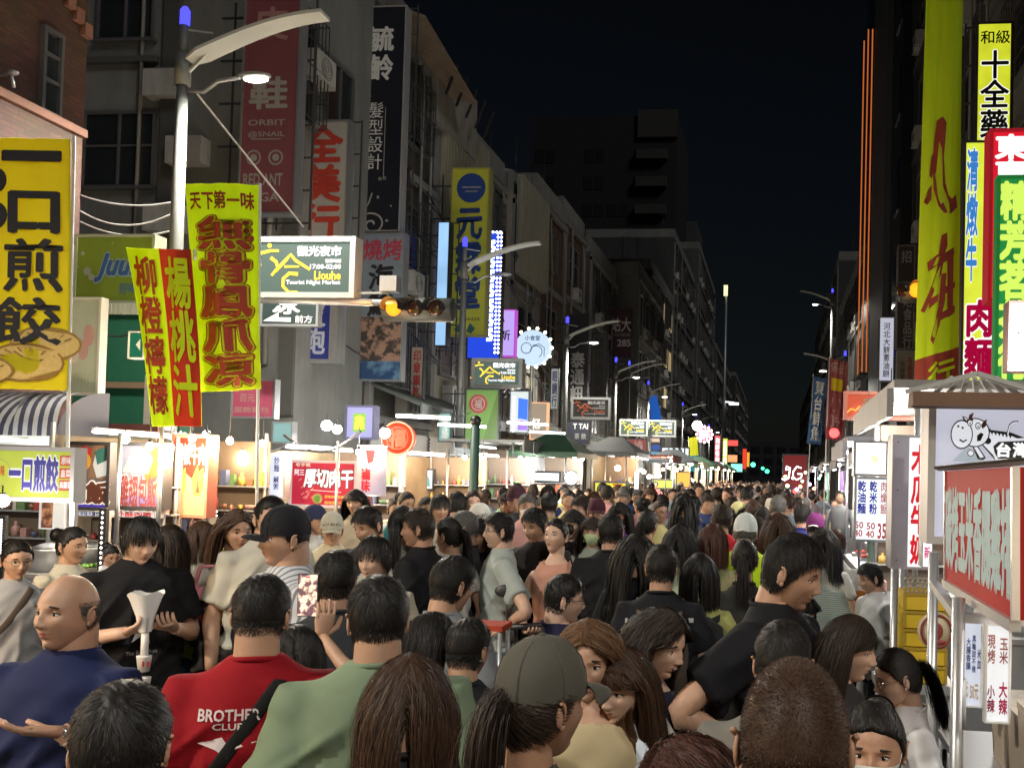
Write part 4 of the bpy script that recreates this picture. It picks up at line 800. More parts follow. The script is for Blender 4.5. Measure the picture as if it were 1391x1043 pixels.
banner('tall lime chicken feet banner with outlined red characters', ((250, 249), (349, 250), (355, 528), (273, 533)), 8.9, [cLm], [('天下第一味', (.06, .04, .94, .125), tR, {'b': .05}), (vert('無骨鳳爪凍'), (.17, .165, .88, .975), tR, {'b': .05, 'ol': cLm, 'ol2': tR})], wave=.03, pole=((351, 248), (352, 700)), ph=2)
def bigstroke(m, sf, mi):
    k = mi(pm((.26, .03, .012), .8))
    S2 = lambda pts, o: shape(m, sf, [((u-1252)/58, (v+30)/560) for u, v in pts], o, k)
    S2([(1273, 163), (1281, 160), (1287, 168), (1286, 190), (1284, 215), (1287, 250), (1292, 268), (1298, 272), (1304, 266), (1306, 285), (1297, 292), (1286, 290), (1277, 280), (1271, 255), (1269, 225), (1270, 190)], .02)
    S2([(1266, 212), (1269, 205), (1271, 225), (1268, 240), (1264, 236)], .022); S2([(1262, 256), (1268, 248), (1268, 268), (1262, 275), (1257, 270)], .022)
    S2([(1283, 320), (1291, 318), (1292, 336), (1286, 352), (1279, 345)], .02); S2([(1264, 352), (1276, 346), (1290, 344), (1302, 338), (1303, 348), (1292, 356), (1278, 360), (1266, 364)], .022)
    S2([(1280, 350), (1288, 350), (1284, 372), (1272, 398), (1262, 418), (1257, 414), (1268, 392), (1276, 370)], .024); S2([(1284, 372), (1291, 372), (1290, 410), (1283, 440), (1274, 464), (1271, 456), (1279, 428)], .026)
    S2([(1292, 352), (1302, 348), (1302, 430), (1294, 432)], .027); S2([(1284, 392), (1304, 386), (1304, 394), (1285, 402)], .028); S2([(1268, 402), (1280, 398), (1279, 408), (1268, 414)], .029); S2([(1284, 424), (1304, 418), (1304, 428), (1284, 434)], .0295)
banner('huge lime banner with giant dark red brush strokes on the right', ((1260, -30), (1309, -30), (1301, 525), (1241, 545)), 12.4, [cLm, pm((.26, .03, .012), .8)], [(bigstroke, None, None), ('行', (.30, .925, .9, .985), cLm, {'b': .05})], wave=.06, panels=((0, 1, .905, 1, 1),), ph=1, nz=42)
banner('small maroon flag with pale characters hanging off the right lamp', ((1125, 485), (1152, 493), (1146, 600), (1121, 596)), 21, [pm((.22, .05, .06), .8), cY], [('傳統', (.15, .03, .9, .17), PNK, {'b': .04}), (vert('小吃'), (.2, .42, .8, .9), PNK, {'b': .04})], wave=.08, panels=((.2, .8, .25, .38, 1),), pole=((1127, 484), (1119, 640)))
banner('blue seafood flag with white characters beside the maroon flag', ((1106, 511), (1123, 515), (1115, 604), (1096, 602)), 24, [pm((.04, .12, .30), .8)], [(vert('東台鮮魚'), (.2, .05, .85, .95), WHT, {'b': .05})], wave=.05, pole=((1105, 508), (1095, 650)))
banner('bright blue flag far off under the sixth street lamp', ((882, 540), (892, 536), (900, 575), (884, 573)), 52, [em((.03, .18, .75), .5)], [], wave=.1, pole=((882, 538), (884, 640)))  # flag cloth glows by itself, its light put into the colour
banner('far feather banner, yellow above and teal below', ((935, 595), (947, 593), (950, 640), (937, 640)), 58, [em((.75, .75, .02), .55), em((.0, .3, .45), .5)], [], wave=.06, panels=((0, 1, .55, 1, 1),), pole=((935, 593), (937, 660)))  # both cloth colours carry an added glow in place of lamplight
banner('small white and pink feather flag among the far left bulbs', ((868, 610), (872, 605), (874, 640), (858, 640)), 40, [em((.6, .65, .65), .5), cR], [], wave=.05, panels=((0, .4, .5, 1, 1),))  # white cloth has its lit look put in as glow

# ================================================================ STALLS
WARM = (1, .72, .42); COOL = (1, .95, .88)
def bulb(root, p, W, col=WARM, r=.035, cord=.25, s=40):
    loc = Vector(p)-root.location; m = MB(); m.ell((0, 0, 0), (r, r, r*1.15), 12, 8); b = m.build('bulb', em(col, s), root); b.location = loc
    m = MB(); m.tube([(0, 0, r*.9), (0, 0, r*2)], r*.5, 8); m.bar((0, 0, r*2), (0, 0, r*2+cord), .008); m.build('socket', DKST, b)
    l = bpy.data.lights.new('bulb_light', 'POINT'); l.energy = W*1.15; l.color = col; l.shadow_soft_size = r*1.4; o = bpy.data.objects.new('bulb_light', l); COL.objects.link(o); o.parent = root; o.location = loc-Vector((0, 0, r*1.6))
def tube_light(root, a, b, s=7, col=(1, 1, .97), r=.016, W=0):
    m = MB(); a = Vector(a)-root.location; b = Vector(b)-root.location; m.tube([a, b], r, 8); m.build('light_tube', em(col, s), root)
    m = MB(); m.bar(a+Vector((0, 0, .03)), b+Vector((0, 0, .03)), .03, .02); m.build('tube_holder', WHT, root)
    if W:
        l = bpy.data.lights.new('tube_glow', 'POINT'); l.energy = W; l.color = col; l.shadow_soft_size = .12; o = bpy.data.objects.new('tube_glow', l); COL.objects.link(o); o.parent = root; o.location = (a+b)/2-Vector((0, 0, .06))
FOOD = [pm((.45, .20, .06), .4, 0, .3, 30), pm((.55, .40, .18), .5, 0, .3, 30), pm((.10, .25, .05), .5, 0, .3, 30), pm((.5, .08, .04), .35, 0, .3, 30), pm((.6, .55, .45), .5, 0, .2, 30)]
PKT = [pm(c, .45, 0, .35, 25) for c in ((.32, .05, .04), (.45, .28, .06), (.1, .18, .07), (.45, .42, .36), (.08, .1, .2), (.2, .09, .05), (.4, .22, .2))]
TRAY = pm((.55, .55, .56), .3, .9)
def stall(label, x0, x1, y0, y1, H=2.35, roofc=(.25, .05, .04), roof='flat', counter=(.55, .55, .55), goods=8, seed=0, bulbs=2, W=60, col=WARM, tubes=1, panel=None, name='food_stall', face=1):
    r = random.Random(seed); cx, cy = (x0+x1)/2, (y0+y1)/2; root = thing(name, label, 'stall', (cx, cy, 0)); w, d = (x1-x0), (y1-y0)
    m = MB(); m.b2((-w/2+.02, -d/2+.02, .12), (w/2-.02, d/2-.02, .86)); m.build('cabinet', pm(counter, .35, .6, .1, dirt=.2), root)
    m = MB(); m.b2((-w/2, -d/2, .863), (w/2, d/2, .90)); m.build('counter_top', STEEL, root)
    m = MB()
    for sx in (-1, 1):
        for sy in (-1, 1): m.tube([(sx*(w/2-.12), sy*(d/2-.12)-.02, .065), (sx*(w/2-.12), sy*(d/2-.12)+.02, .065)], .06, 12)
    m.build('wheel', BLK, root)
    for sx in (-1, 1):
        for sy in (-1, 1): m = MB(); m.tube([(sx*(w/2-.03), sy*(d/2-.03), .9), (sx*(w/2-.03), sy*(d/2-.03), H)], .02, 8); m.build('post', STEEL, root)
    rm = pm(roofc, .6, 0, .12, dirt=.3); m = MB()
    if roof == 'none': m.b2((-.01, -.01, H), (.01, .01, H+.01))
    if roof == 'flat': m.b2((-w/2-.15, -d/2-.1, H), (w/2+.25, d/2+.1, H+.06)); m.b2((w/2+.20 if face > 0 else -w/2-.2, -d/2-.1, H-.2), (w/2+.25 if face > 0 else -w/2-.15, d/2+.1, H-.003))
    else:
        e = .3; h = .45; V = [(-w/2-e, -d/2-e, H), (w/2+e, -d/2-e, H), (w/2+e, d/2+e, H), (-w/2-e, d/2+e, H), (-w/5, 0, H+h), (w/5, 0, H+h)]
        m.add(V, [[0, 1, 5, 4], [1, 2, 5], [2, 3, 4, 5], [3, 0, 4], [3, 2, 1, 0]]); m.b2((-w/2-e, -d/2-e-.01, H-.12), (w/2+e, -d/2-e+.01, H+.0)); m.b2((w/2+e-.01, -d/2-e, H-.12), (w/2+e+.01, d/2+e, H))
    m.build('roof', rm, root) if roof != 'none' else None
    if goods >= 8:
        m = MB(); m.b2((-w/2, d/2+.0, .9), (w/2, d/2+.02, H-.1)); m.build('end_panel', pm((.16, .12, .09), .7, 0, .3, 2), root)
        for row in range(3): m = MB(); m.b2((-w/2, d/2-.14, 1.16+row*.28), (w/2, d/2-.002, 1.175+row*.28)); m.build('shelf', STEEL, root)
        for row in range(3):
            x = -w/2+.04
            while x < w/2-.1:
                pw = r.uniform(.04, .10); ph = r.uniform(.06, .2); q_ = r.random(); m = MB()
                if q_ < .4: m.box((x+pw/2, d/2-.08, 1.176+row*.28+ph/2), (pw, .07, ph), taper=r.choice([1, .8]), rot=None); nm = 'packet'
                elif q_ < .75: m.tube([(x+pw/2, d/2-.08, 1.176+row*.28+z_) for z_ in (0, ph*.6, ph*.75, ph)], [pw*.42, pw*.42, pw*.16, pw*.15], 10); nm = 'bottle'
                else: m.tube([(x+pw/2, d/2-.08, 1.176+row*.28+z_) for z_ in (0, .03, .06)], [pw*.3, pw*.55, pw*.6], 10); nm = 'bowl'
                m.build(nm, r.choice(PKT), root); x += pw+r.uniform(.01, .06)
    for k in range(goods):
        gx = -w/2+.15+(w-.3)*r.random(); gy = -d/2+.15+(d-.3)*((k+.5)/goods); tw = .11
        m = MB(); m.b2((gx-tw, gy-.09, .902), (gx+tw, gy+.09, .94)); t = m.build('tray', TRAY, root)
        m = MB()
        for j in range(9): m.ell((gx+r.uniform(-.08, .08), gy+r.uniform(-.06, .06), .95+r.uniform(0, .02)), (.03, .025, .02), 7, 5)
        m.build('food', r.choice(FOOD), t)
    if goods >= 8:
        for k in range(2): m = MB(); gx = -w/4+k*w*.35; z_ = .9+.002; m.tube([(gx, -d/2+.28, z_), (gx, -d/2+.28, z_+.2), (gx, -d/2+.28, z_+.22)], [.15, .15, .155], 18); st = m.build('steamer', STEEL, root); m = MB(); m.tube([(gx, -d/2+.28, z_+.222), (gx, -d/2+.28, z_+.26), (gx, -d/2+.28, z_+.275)], [.152, .08, .02], 18); m.build('lid', GALV, st)
        for k in range(4): m = MB(); m.b2((w/2*face+.002*face, -d/2+.2+k*d*.22, .95+.0), (w/2*face+.02*face, -d/2+.34+k*d*.22, 1.12)); m.build('price_card', PKT[(k*3+seed) % 7], root)
    for k in range(bulbs): bulb(root, (cx+w*.58*face, y0+d*(k+.5)/bulbs, H-.12), W, col)
    for k in range(tubes): tube_light(root, (cx-w*.2*face, y0+.15, H-.08-.01*k), (cx-w*.2*face, y1-.15, H-.08-.01*k), W=W*.12)
    if panel is not None: m = MB(); m.b2((-face*(w/2)-.02, -d/2+.05, .95), (-face*(w/2)+.02, d/2-.05, H-.12)); m.build('back_panel', panel, root)  # lamplight on the back panel is put into its material as glow
    return root
S_ = 1.0
# left row, near to far (front edge at about x = -5)
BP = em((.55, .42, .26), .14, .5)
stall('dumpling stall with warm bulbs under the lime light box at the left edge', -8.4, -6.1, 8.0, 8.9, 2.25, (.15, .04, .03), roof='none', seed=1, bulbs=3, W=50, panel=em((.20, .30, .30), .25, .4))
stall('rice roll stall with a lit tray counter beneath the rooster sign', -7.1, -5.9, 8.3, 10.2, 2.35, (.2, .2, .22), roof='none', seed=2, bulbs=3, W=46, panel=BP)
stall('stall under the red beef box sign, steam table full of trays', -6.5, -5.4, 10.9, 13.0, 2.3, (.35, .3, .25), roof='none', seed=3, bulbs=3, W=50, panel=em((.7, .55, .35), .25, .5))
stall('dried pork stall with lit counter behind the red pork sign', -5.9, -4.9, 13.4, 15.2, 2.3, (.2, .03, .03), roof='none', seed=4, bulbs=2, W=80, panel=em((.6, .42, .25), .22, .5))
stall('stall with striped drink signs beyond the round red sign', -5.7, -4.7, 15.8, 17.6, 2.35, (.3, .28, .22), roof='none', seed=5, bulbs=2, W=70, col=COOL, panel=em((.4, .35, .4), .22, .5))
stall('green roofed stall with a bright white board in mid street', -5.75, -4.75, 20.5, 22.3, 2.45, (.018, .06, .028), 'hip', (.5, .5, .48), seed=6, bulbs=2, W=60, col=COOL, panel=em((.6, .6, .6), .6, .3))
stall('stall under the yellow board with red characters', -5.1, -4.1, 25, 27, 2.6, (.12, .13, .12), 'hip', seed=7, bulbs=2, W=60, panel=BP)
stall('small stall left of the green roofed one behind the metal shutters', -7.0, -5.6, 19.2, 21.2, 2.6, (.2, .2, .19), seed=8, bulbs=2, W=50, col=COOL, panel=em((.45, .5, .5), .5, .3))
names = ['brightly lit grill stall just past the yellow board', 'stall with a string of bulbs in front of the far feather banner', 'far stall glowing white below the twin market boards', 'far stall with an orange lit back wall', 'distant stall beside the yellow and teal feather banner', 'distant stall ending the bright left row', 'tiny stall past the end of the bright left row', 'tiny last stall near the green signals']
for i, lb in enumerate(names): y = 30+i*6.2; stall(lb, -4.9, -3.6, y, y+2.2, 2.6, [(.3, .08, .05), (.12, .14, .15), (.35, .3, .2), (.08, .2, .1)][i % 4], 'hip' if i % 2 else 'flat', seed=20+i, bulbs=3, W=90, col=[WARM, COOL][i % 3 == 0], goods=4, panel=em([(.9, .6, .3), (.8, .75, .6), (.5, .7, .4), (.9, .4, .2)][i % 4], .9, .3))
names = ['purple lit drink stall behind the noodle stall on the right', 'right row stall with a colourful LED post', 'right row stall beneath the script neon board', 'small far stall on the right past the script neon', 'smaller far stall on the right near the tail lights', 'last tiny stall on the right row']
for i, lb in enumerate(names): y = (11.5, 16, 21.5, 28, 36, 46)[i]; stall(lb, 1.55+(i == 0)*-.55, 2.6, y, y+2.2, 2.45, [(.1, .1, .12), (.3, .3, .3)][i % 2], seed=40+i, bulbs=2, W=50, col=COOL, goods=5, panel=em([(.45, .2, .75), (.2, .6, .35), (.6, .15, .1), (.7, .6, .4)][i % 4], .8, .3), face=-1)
# off to the viewer's back: the rows go on
stall('stall of the left row level with the viewer, outside the picture', -6.2, -5.0, -.5, 2.5, 2.4, seed=60, bulbs=3, W=110, panel=BP)
stall('stall of the right row just behind the viewer, outside the picture', 1.7, 2.9, -3.2, -.6, 2.4, seed=61, bulbs=3, W=22, panel=BP, face=-1)

# --- stall signs, left
def minisign(u0, v0, u1, v1, d, label, face, texts, **k): return sign(label, u0, v0, u1, v1, d, texts, face, k.pop('frame', DKST), k.pop('depth', .12), name='stall_sign', **k)
NV = pm((.05, .05, .22), .5)
minisign(-62, 604, 101, 678, 7.6, 'long lime light box for dumplings over the leftmost stall', em((.62, .72, .10), .62, .12), [('一口煎餃', 12, 618, 78, 663, NV, {'b': .05, 'ol': em((.9, .9, .9), .8), 'olw': .07}), ('原味', 82, 617, 95, 627, WHT), ('韭菜', 82, 634, 95, 644, WHT), ('高麗菜', 81, 650, 96, 659, WHT), ('口味', -6, 630, 6, 645, RED)], frame=pm((.5, .5, .5), .5, .4), shapes=lambda m, sf, mi, P, W, H: [shape(m, sf, [P(80, a), P(97, a), P(97, a+14), P(80, a+14)], .003, mi(em((.7, .12, .08), .6))) for a in (615, 632, 648)]+[shape(m, sf, ring_pts(*P(-4, 640), .11, W/H, w=.008), .003, mi(pm((.4, .35, .1), .5)))], legs=.9)
def rooster(m, sf, mi, P, W, H):
    A = W/H; sh = lambda pts, k, o: shape(m, sf, [P(*p) for p in pts], o, k)
    r, o_, w, k, b = mi(em((.65, .04, .03), .6)), mi(em((.85, .4, .05), .6)), mi(em((.8, .8, .75), .6)), mi(BLK), mi(pm((.2, .12, .08), .5))
    sh([(122, 603), (147, 603), (147, 650), (118, 648)], b, .002)
    sh([(128, 610), (146, 620), (146, 643), (130, 648), (124, 630)], w, .003); sh([(126, 612), (138, 606), (146, 612), (146, 622), (130, 630)], mi(pm((.03, .12, .12), .5)), .004)
    sh([(103, 618), (106, 604), (110, 610), (113, 602), (117, 609), (121, 607), (121, 618)], r, .005); shape(m, sf, ring_pts(*P(110, 626), .19, A), .006, o_); sh([(104, 628), (118, 632), (108, 640), (103, 636)], r, .008); sh([(103, 638), (112, 636), (116, 650), (104, 652)], r, .0075); shape(m, sf, ring_pts(*P(111, 620), .055, A), .009, w); shape(m, sf, ring_pts(*P(112, 620), .025, A), .010, k)
    sh([(86, 684), (147, 684), (147, 691), (86, 691)], mi(em((.08, .05, .5), .7)), .003)
minisign(86, 599, 148, 692, 9.0, 'dark rice roll sign with a red rooster drawing, left of the metal post', pm((.13, .10, .12), .5), [('包飯', 86, 654, 146, 682, pm((.10, .03, .02), .5), {'b': .07, 'ol': em((.95, .85, .75), .9), 'olw': .09})], shapes=rooster, legs=.9)
def wing(m, sf, mi, P, W, H):
    sh = lambda pts, k, o: shape(m, sf, [P(*p) for p in pts], o, k); o_ = mi(em((.7, .25, .06), .8)); 
    sh([(190, 604), (222, 606), (220, 690), (208, 690), (196, 650)], o_, .002); sh([(165, 640), (176, 612), (196, 606), (206, 622), (200, 642)], mi(em((1, .8, .5), .95)), .004); sh([(150, 672), (220, 672), (220, 690), (150, 690)], mi(em((.35, .3, .6), .8)), .003)
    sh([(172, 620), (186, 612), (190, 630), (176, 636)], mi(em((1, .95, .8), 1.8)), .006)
minisign(148, 600, 222, 691, 9.2, 'silver and orange chicken wing rice sign with white glare', em((.45, .45, .55), .5, .3), [('雞翅包飯', 162, 645, 212, 688, pm((.20, .04, .04), .5), {'b': .04, 'ol': em((1, .95, .9), .6), 'olw': .06})], shapes=wing, legs=.9)
def beef(m, sf, mi, P, W, H):
    sh = lambda pts, k, o: shape(m, sf, [P(*p) for p in pts], o, k)
    sh([(233, 594), (279, 594), (277, 640), (262, 652), (248, 640), (232, 636)], mi(em((.85, .04, .02), 1.0)), .002)
    for x in (238, 262): sh([(x, 672), (x-3, 650), (x+4, 630), (x+6, 640), (x+12, 634), (x+13, 660), (x+8, 672)], mi(em((.95, .45, .08), 1.4)), .004); sh([(x+3, 668), (x+5, 645), (x+8, 668)], mi(pm((.05, .03, .02), .5)), .006)
minisign(230, 589, 281, 702, 9.6, 'tall box sign, red above and glowing amber below, for beef', em((1, .62, .30), .6, .3), [('鐵板牛肉', 236, 602, 276, 630, em((1, .9, .85), 1.6), {'b': .03})], shapes=beef, frame=pm((.45, .12, .08), .5), depth=.16, legs=.9)
minisign(278, 617, 309, 678, 11.0, 'yellow lotus root sign left of the white menu panels', em((.95, .72, .08), 1.0), [('老店', 285, 625, 303, 636, em((.8, .3, .05), .6)), ('大蓮', 283, 650, 302, 670, pm((.35, .12, .02), .5), {'b': .04})], legs=.9)
def menu(m, sf, mi, P, W, H):
    for c in range(4):
        for r_ in range(1): pass
minisign(308, 616, 352, 672, 11.1, 'left white menu panel with blue columns of dishes', em((.95, 1, .95), 1.0), [(vert('排骨酥湯'), 318+0, 622, 323, 662, NAVY), (vert('魷魚羹麵'), 327, 622, 332, 662, NAVY), (vert('蝦仁炒飯'), 336, 622, 341, 662, NAVY)], frame=STEEL)
minisign(353, 615, 387, 677, 11.2, 'right white menu panel, bluish and slightly taller', em((.72, .78, 1), 1.0), [(vert('海產粥'), 358, 620, 365, 650, NAVY), (vert('炒麵'), 371, 620, 378, 640, NAVY), (vert('鹹粥'), 371, 646, 378, 664, NAVY)], frame=STEEL)
def pork(m, sf, mi, P, W, H):
    sh = lambda pts, k, o: shape(m, sf, [P(*p) for p in pts], o, k); k = mi(em((.9, .85, .8), .7))
    shape(m, sf, ring_pts(*P(431, 676), .075, W/H), .004, mi(pm((.35, .3, .1), .5))); shape(m, sf, ring_pts(*P(431, 676), .05, W/H), .006, mi(pm((.12, .25, .04), .5)))
    shape(m, sf, ring_pts(*P(448, 643), .035, W/H), .004, mi(em((.9, .4, .05), .8))); sh([(421, 664), (463, 666), (463, 667), (421, 665)], k, .004)
    for i in range(14): x, y = 402+rnd.random()*20, 650+rnd.random()*30; sh([(x, y), (x+4, y-3), (x+5, y-2), (x+1, y+1)], mi(em((.9, .35, .3), .7)), .003)
minisign(392, 624, 484, 688, 11.8, 'wide red dried pork sign with white brushed characters', em((.60, .03, .06), .85, .1), [('厚切肉干', 413, 636, 478, 660, em((1, 1, 1), 1.1), {'b': .05, 'ol': BLK, 'olw': .06, 'rough': .01}), ('阿三', 399, 637, 412, 645, em((1, 1, 1), 1)), ('老字號', 400, 628, 420, 633, em((1, .8, .6), .9)), ('原味辣味黑胡椒', 441, 671, 471, 675, em((1, .6, .1), .9)), ('蒜味蜜汁泰式', 441, 679, 471, 683, em((1, .6, .1), .9))], shapes=pork, frame=em((.9, .7, .65), .6), legs=.9)
def cyl_lantern():
    a = at(504, 672, 12.4); t = at(504, 608, 12.4); r0 = (onY(522, 640, a.y).x-onY(485, 640, a.y).x)/2; H = t.z-a.z; root = thing('lantern', 'white and red drum shaped lantern sign beside the dried pork sign', 'lantern', (a.x, a.y, a.z))
    m = MB(); m.tube([(0, 0, 0), (0, 0, H)], r0, 28); m.build('shade', em((.85, .68, .76), .6, .3), root); m = MB(); m.tube([(0, 0, -.02), (0, 0, .0)], r0*1.03, 28); m.tube([(0, 0, H), (0, 0, H+.03)], r0*1.03, 28); m.build('rim', STEEL, root)
    def sf(s, t_, off=0): an = (np.asarray(s, float)-.5)*2.2; return np.stack([(r0+off)*np.sin(an), -(r0+off)*np.cos(an), (1-np.asarray(t_, float))*H], -1)
    m = MB(); letters(m, sf, vert('滷味'), (.35, .45, .65, .92), .012, .06, 0); shape(m, sf, [(.5, .06), (.78, .06), (.72, .3), (.58, .34)], .012, 0); m.build('lettering', em((.75, .04, .05), .9), root); m = MB(); m.bar((0, 0, -.02), (0, 0, -a.z+.9), .05); m.build('post', STEEL, root)
cyl_lantern()
c = at(540, 595, 13.0); r0 = 23*13/1250; root = thing('round_sign', 'round red lit sign with a pale rim above the crowd', 'sign', (c.x, c.y, c.z)); m = MB(); m.tube([(0, 0, 0), (0, .12, 0)], r0*.93, 36); m.build('sign_face', em((.90, .05, .015), 1.0), root)
m = MB(); m.tube([(r0*.965*math.cos(a), -.005, r0*.965*math.sin(a)) for a in np.linspace(0, 6.2832, 37)], .012, 6); m.build('rim', em((1, .5, .3), .9), root); m = MB(); letters(m, lambda s, t, o=0: flat_surf(r0, r0)(s, t, o)-np.array([0, 0, .5*r0]), '福', (0, 0, 1, 1), .01, .05); stroke(m, lambda s, t, o=0: flat_surf(r0*1.3, r0*1.3)(s, t, o)-np.array([0, 0, .65*r0]), ring_pts(.5, .5, .5, 1, n=30), .03, 1, .01, 0); m.build('emblem', em((1, .13, .05), .8), root)
m = MB(); m.bar((r0*.2, .06, -r0*.9), (r0*.2, .06, -c.z), .05); m.build('post', STEEL, root)
def spot(label, u, v, d, W, col=COOL, r=.06, s=45): 
    return orb(label, u, v, d, r, col, s, 'lamp', W, 'clamp_lamp')
spot('white glaring lamp at the left rim of the round red sign', 523, 588, 12.2, 30, (1, .9, .75), .07, 14); spot('left one of a pair of white lamps above the pork sign', 444, 578, 12.4, 60, COOL, .07); spot('right one of a pair of white lamps above the pork sign', 458, 583, 12.4, 60, COOL, .06)
spot('white clamp lamp at the top of the silver wing sign', 170, 597, 8.9, 14, (1, .95, .85), .04); spot('white clamp lamp between the wing sign and the beef box sign', 225, 629, 8.9, 12, (1, .93, .8), .05); spot('small white lamp left of the thin bamboo pole', 281, 590, 11.5, 40, COOL, .05); spot('small warm lamp over the menu panels', 330, 616, 10.8, 40, WARM, .04); spot('round pink white lamp under the lime light box', 3, 680, 7.2, 10, (1, .85, .8), .05)
farsign('orange drink poster in the row behind the drum lantern', 524, 632, 536, 668, 16.3, em((.75, .28, .04), .9), vert('現打果汁'), em((.3, .05, .02), .3)); farsign('silver drink poster right of the orange one', 538, 632, 546, 668, 16.3, em((.6, .55, .6), .8)); farsign('amber drink poster right of the silver one', 547, 632, 556, 668, 16.4, em((.85, .45, .06), .9)); 
sign('tilted pale screen showing a teal dish picture', 562, 636, 589, 665, 15.6, [], em((.8, .9, .92), 1.0), DKST, .08, name='menu_screen', shapes=lambda m, sf, mi, P, W, H: [shape(m, sf, [P(567, 658), P(571, 647), P(577, 642), P(583, 650), P(584, 660)], .004, mi(em((.2, .55, .6), .7))), shape(m, sf, [P(570, 646), P(576, 641), P(582, 647), P(577, 644)], .006, mi(BLK))])
sign('grey green shop window panel with faint lettering and a dark grille', 600, 616, 665, 672, 19.0, [('貨到付款', 612, 627, 640, 634, DIMW)], em((.25, .28, .19), .5, .2), GALV, .2, name='window_panel')
farsign('bright white menu board on the green roofed stall', 720, 639, 762, 655, 20.2, em((1, 1, 1), 2.2)); farsign('blue fish sign left of the bright white board', 703, 641, 722, 653, 20.1, em((.08, .25, .7), 1.1)); farsign('small orange red sign hanging below the white board', 727, 657, 744, 668, 20.0, em((.9, .15, .04), 1.2), '鮮肉', em((1, .8, .5), 2)); farsign('red and white price sign right of the small orange one', 753, 657, 768, 672, 20.1, em((.9, .25, .1), 1.0))
c = at(776, 649, 20.2); root = thing('round_lamp', 'round white lamp disc on the green roofed stall', 'lamp', (c.x, c.y, c.z)); m = MB(); m.tube([(0, 0, 0), (0, .1, 0)], .15, 24); m.build('lens', em((1, .98, .95), 3.5), root); m = MB(); m.tube([(.155*math.cos(a), 0, .155*math.sin(a)) for a in np.linspace(0, 6.2832, 25)], .012, 5); m.build('rim', DKST, root)
farsign('yellow board with red characters and green ends on the next stall', 806, 653, 852, 671, 24.6, em((.9, .78, .05), 1.2), '大 吉', em((.8, .1, .02), .6)); farsign('pink and white price board left of the shutters', 690, 648, 701, 672, 22, em((.8, .3, .4), .9)); farsign('bright upright white tube sign between the stalls', 861, 640, 867, 680, 27, em((1, .97, .95), 2.5)); farsign('green and yellow lit board far behind the bulbs', 886, 650, 915, 664, 33, em((.5, .65, .1), 1.2)); farsign('orange and red lit boards past the green yellow one', 918, 640, 938, 662, 36, em((1, .45, .08), 1.3))
for i in range(26):
    u = 838+i*4.6+rnd.uniform(-2, 2); v = 640+rnd.uniform(-7, 14); d = 26+i*1.6; l = ('warm' if i % 3 else 'white')+' glaring bulb number %d counted from the left in the far row' % (i+1)
    c = at(u, v, d); o = MB(); o.ell((0, 0, 0), .075+.03*rnd.random(), 8, 6); b = tag(o.build('light_bulb', em((1, .72, .4) if i % 3 else (1, .96, .9), 22)), 'glaring bulb strung along the far stalls of the left row', 'light bulb', 'bulbs strung along the far left stalls'); b.location = c
for i in range(12):
    u = 1066+i*5+rnd.uniform(-2, 2); v = 655+rnd.uniform(-14, 10); o = MB(); o.ell((0, 0, 0), .035+.02*rnd.random(), 8, 6); b = tag(o.build('light_bulb', em([(1, .3, .1), (.3, 1, .5), (1, .8, .5), (.6, .3, 1)][i % 4], 9)), 'small coloured lamp glowing along the right row of stalls', 'light bulb', 'coloured lamps along the right stalls'); b.location = at(u, v, 22+i*1.2)

# LED dotted posts and small boards of the left stalls
for k, (u, v0, v1, d, lb) in enumerate(((142, 690, 778, 8.4, 'black post dotted with white bulbs between the rice roll signs'), (5, 700, 748, 8.6, 'black post dotted with white bulbs at the left edge'), (296, 690, 760, 10.8, 'black dotted post under the yellow lotus sign'))):
    a = at(u, v0, d); b = at(u, v1, d); root = thing('light_post', lb, 'post', (a.x, a.y, 0)); m = MB(); m.b2((-.035, -.02, .02), (.035, .02, a.z)); m.build('post', BLK, root); m = MB(); n = 13
    for i in range(n): z = a.z-.04-i*(a.z-b.z)/n; m.ell((0, -.024, z), (.010, .006, .010), 8, 5)
    m.build('bulb', em((1, .92, .85), 6), root)['kind'] = 'stuff'
minisign(54, 676, 74, 718, 7.9, 'small hanging brown food photo board under the lime light box', pattern_mat('blotch', (.12, .04, .02), (.45, .22, .12), 14), [], frame=em((.9, .9, .85), .6))
minisign(100, 693, 150, 701, 8.9, 'thin blue strip board of tiny characters under the rooster sign', em((.9, .88, .95), .9), [('古早味大腸包小腸', 104, 694, 146, 700, NV, {'b': .04})], frame=GALV, frw=.01)
minisign(152, 693, 212, 702, 9.1, 'pink white strip board under the wing rice sign', em((.95, .75, .75), .9), [('外酥內嫩', 158, 694, 206, 701, RED, {'b': .04})], frame=GALV, frw=.01)
minisign(418, 700, 476, 716, 12.4, 'low amber strip board under the dried pork sign', em((.8, .5, .2), .8), [('真空包裝', 424, 702, 470, 714, DRED, {'b': .04})], frame=GALV, frw=.01)
minisign(285, 686, 306, 720, 11.2, 'blue poster with a dish picture under the yellow sign', em((.12, .18, .5), .7), [('特價', 288, 689, 303, 697, em((1, .9, .9), 1), {'b': .04})], frame=GALV, shapes=lambda m, sf, mi, P, W, H: shape(m, sf, ring_pts(*P(296, 708), .3, W/H), .004, mi(em((.6, .2, .12), .7))))
minisign(595, 560, 612, 600, 21.5, 'small teal upright sign beside the dark green hanging sign', pm((.10, .22, .2), .6), [(vert('藥局'), 599, 564, 608, 596, DIMW, {'b': .03})])
minisign(556, 470, 574, 545, 22.8, 'faded beige upright sign under the caged facade', pm((.30, .27, .22), .6, dirt=.4), [(vert('印章鎖匙'), 560, 476, 570, 540, DRED, {'b': .03})])
minisign(747, 500, 758, 556, 33, 'narrow white upright sign past the round blue sign', em((.6, .62, .6), .5), [(vert('眼鏡行'), 749, 504, 756, 552, NV, {'b': .03})])
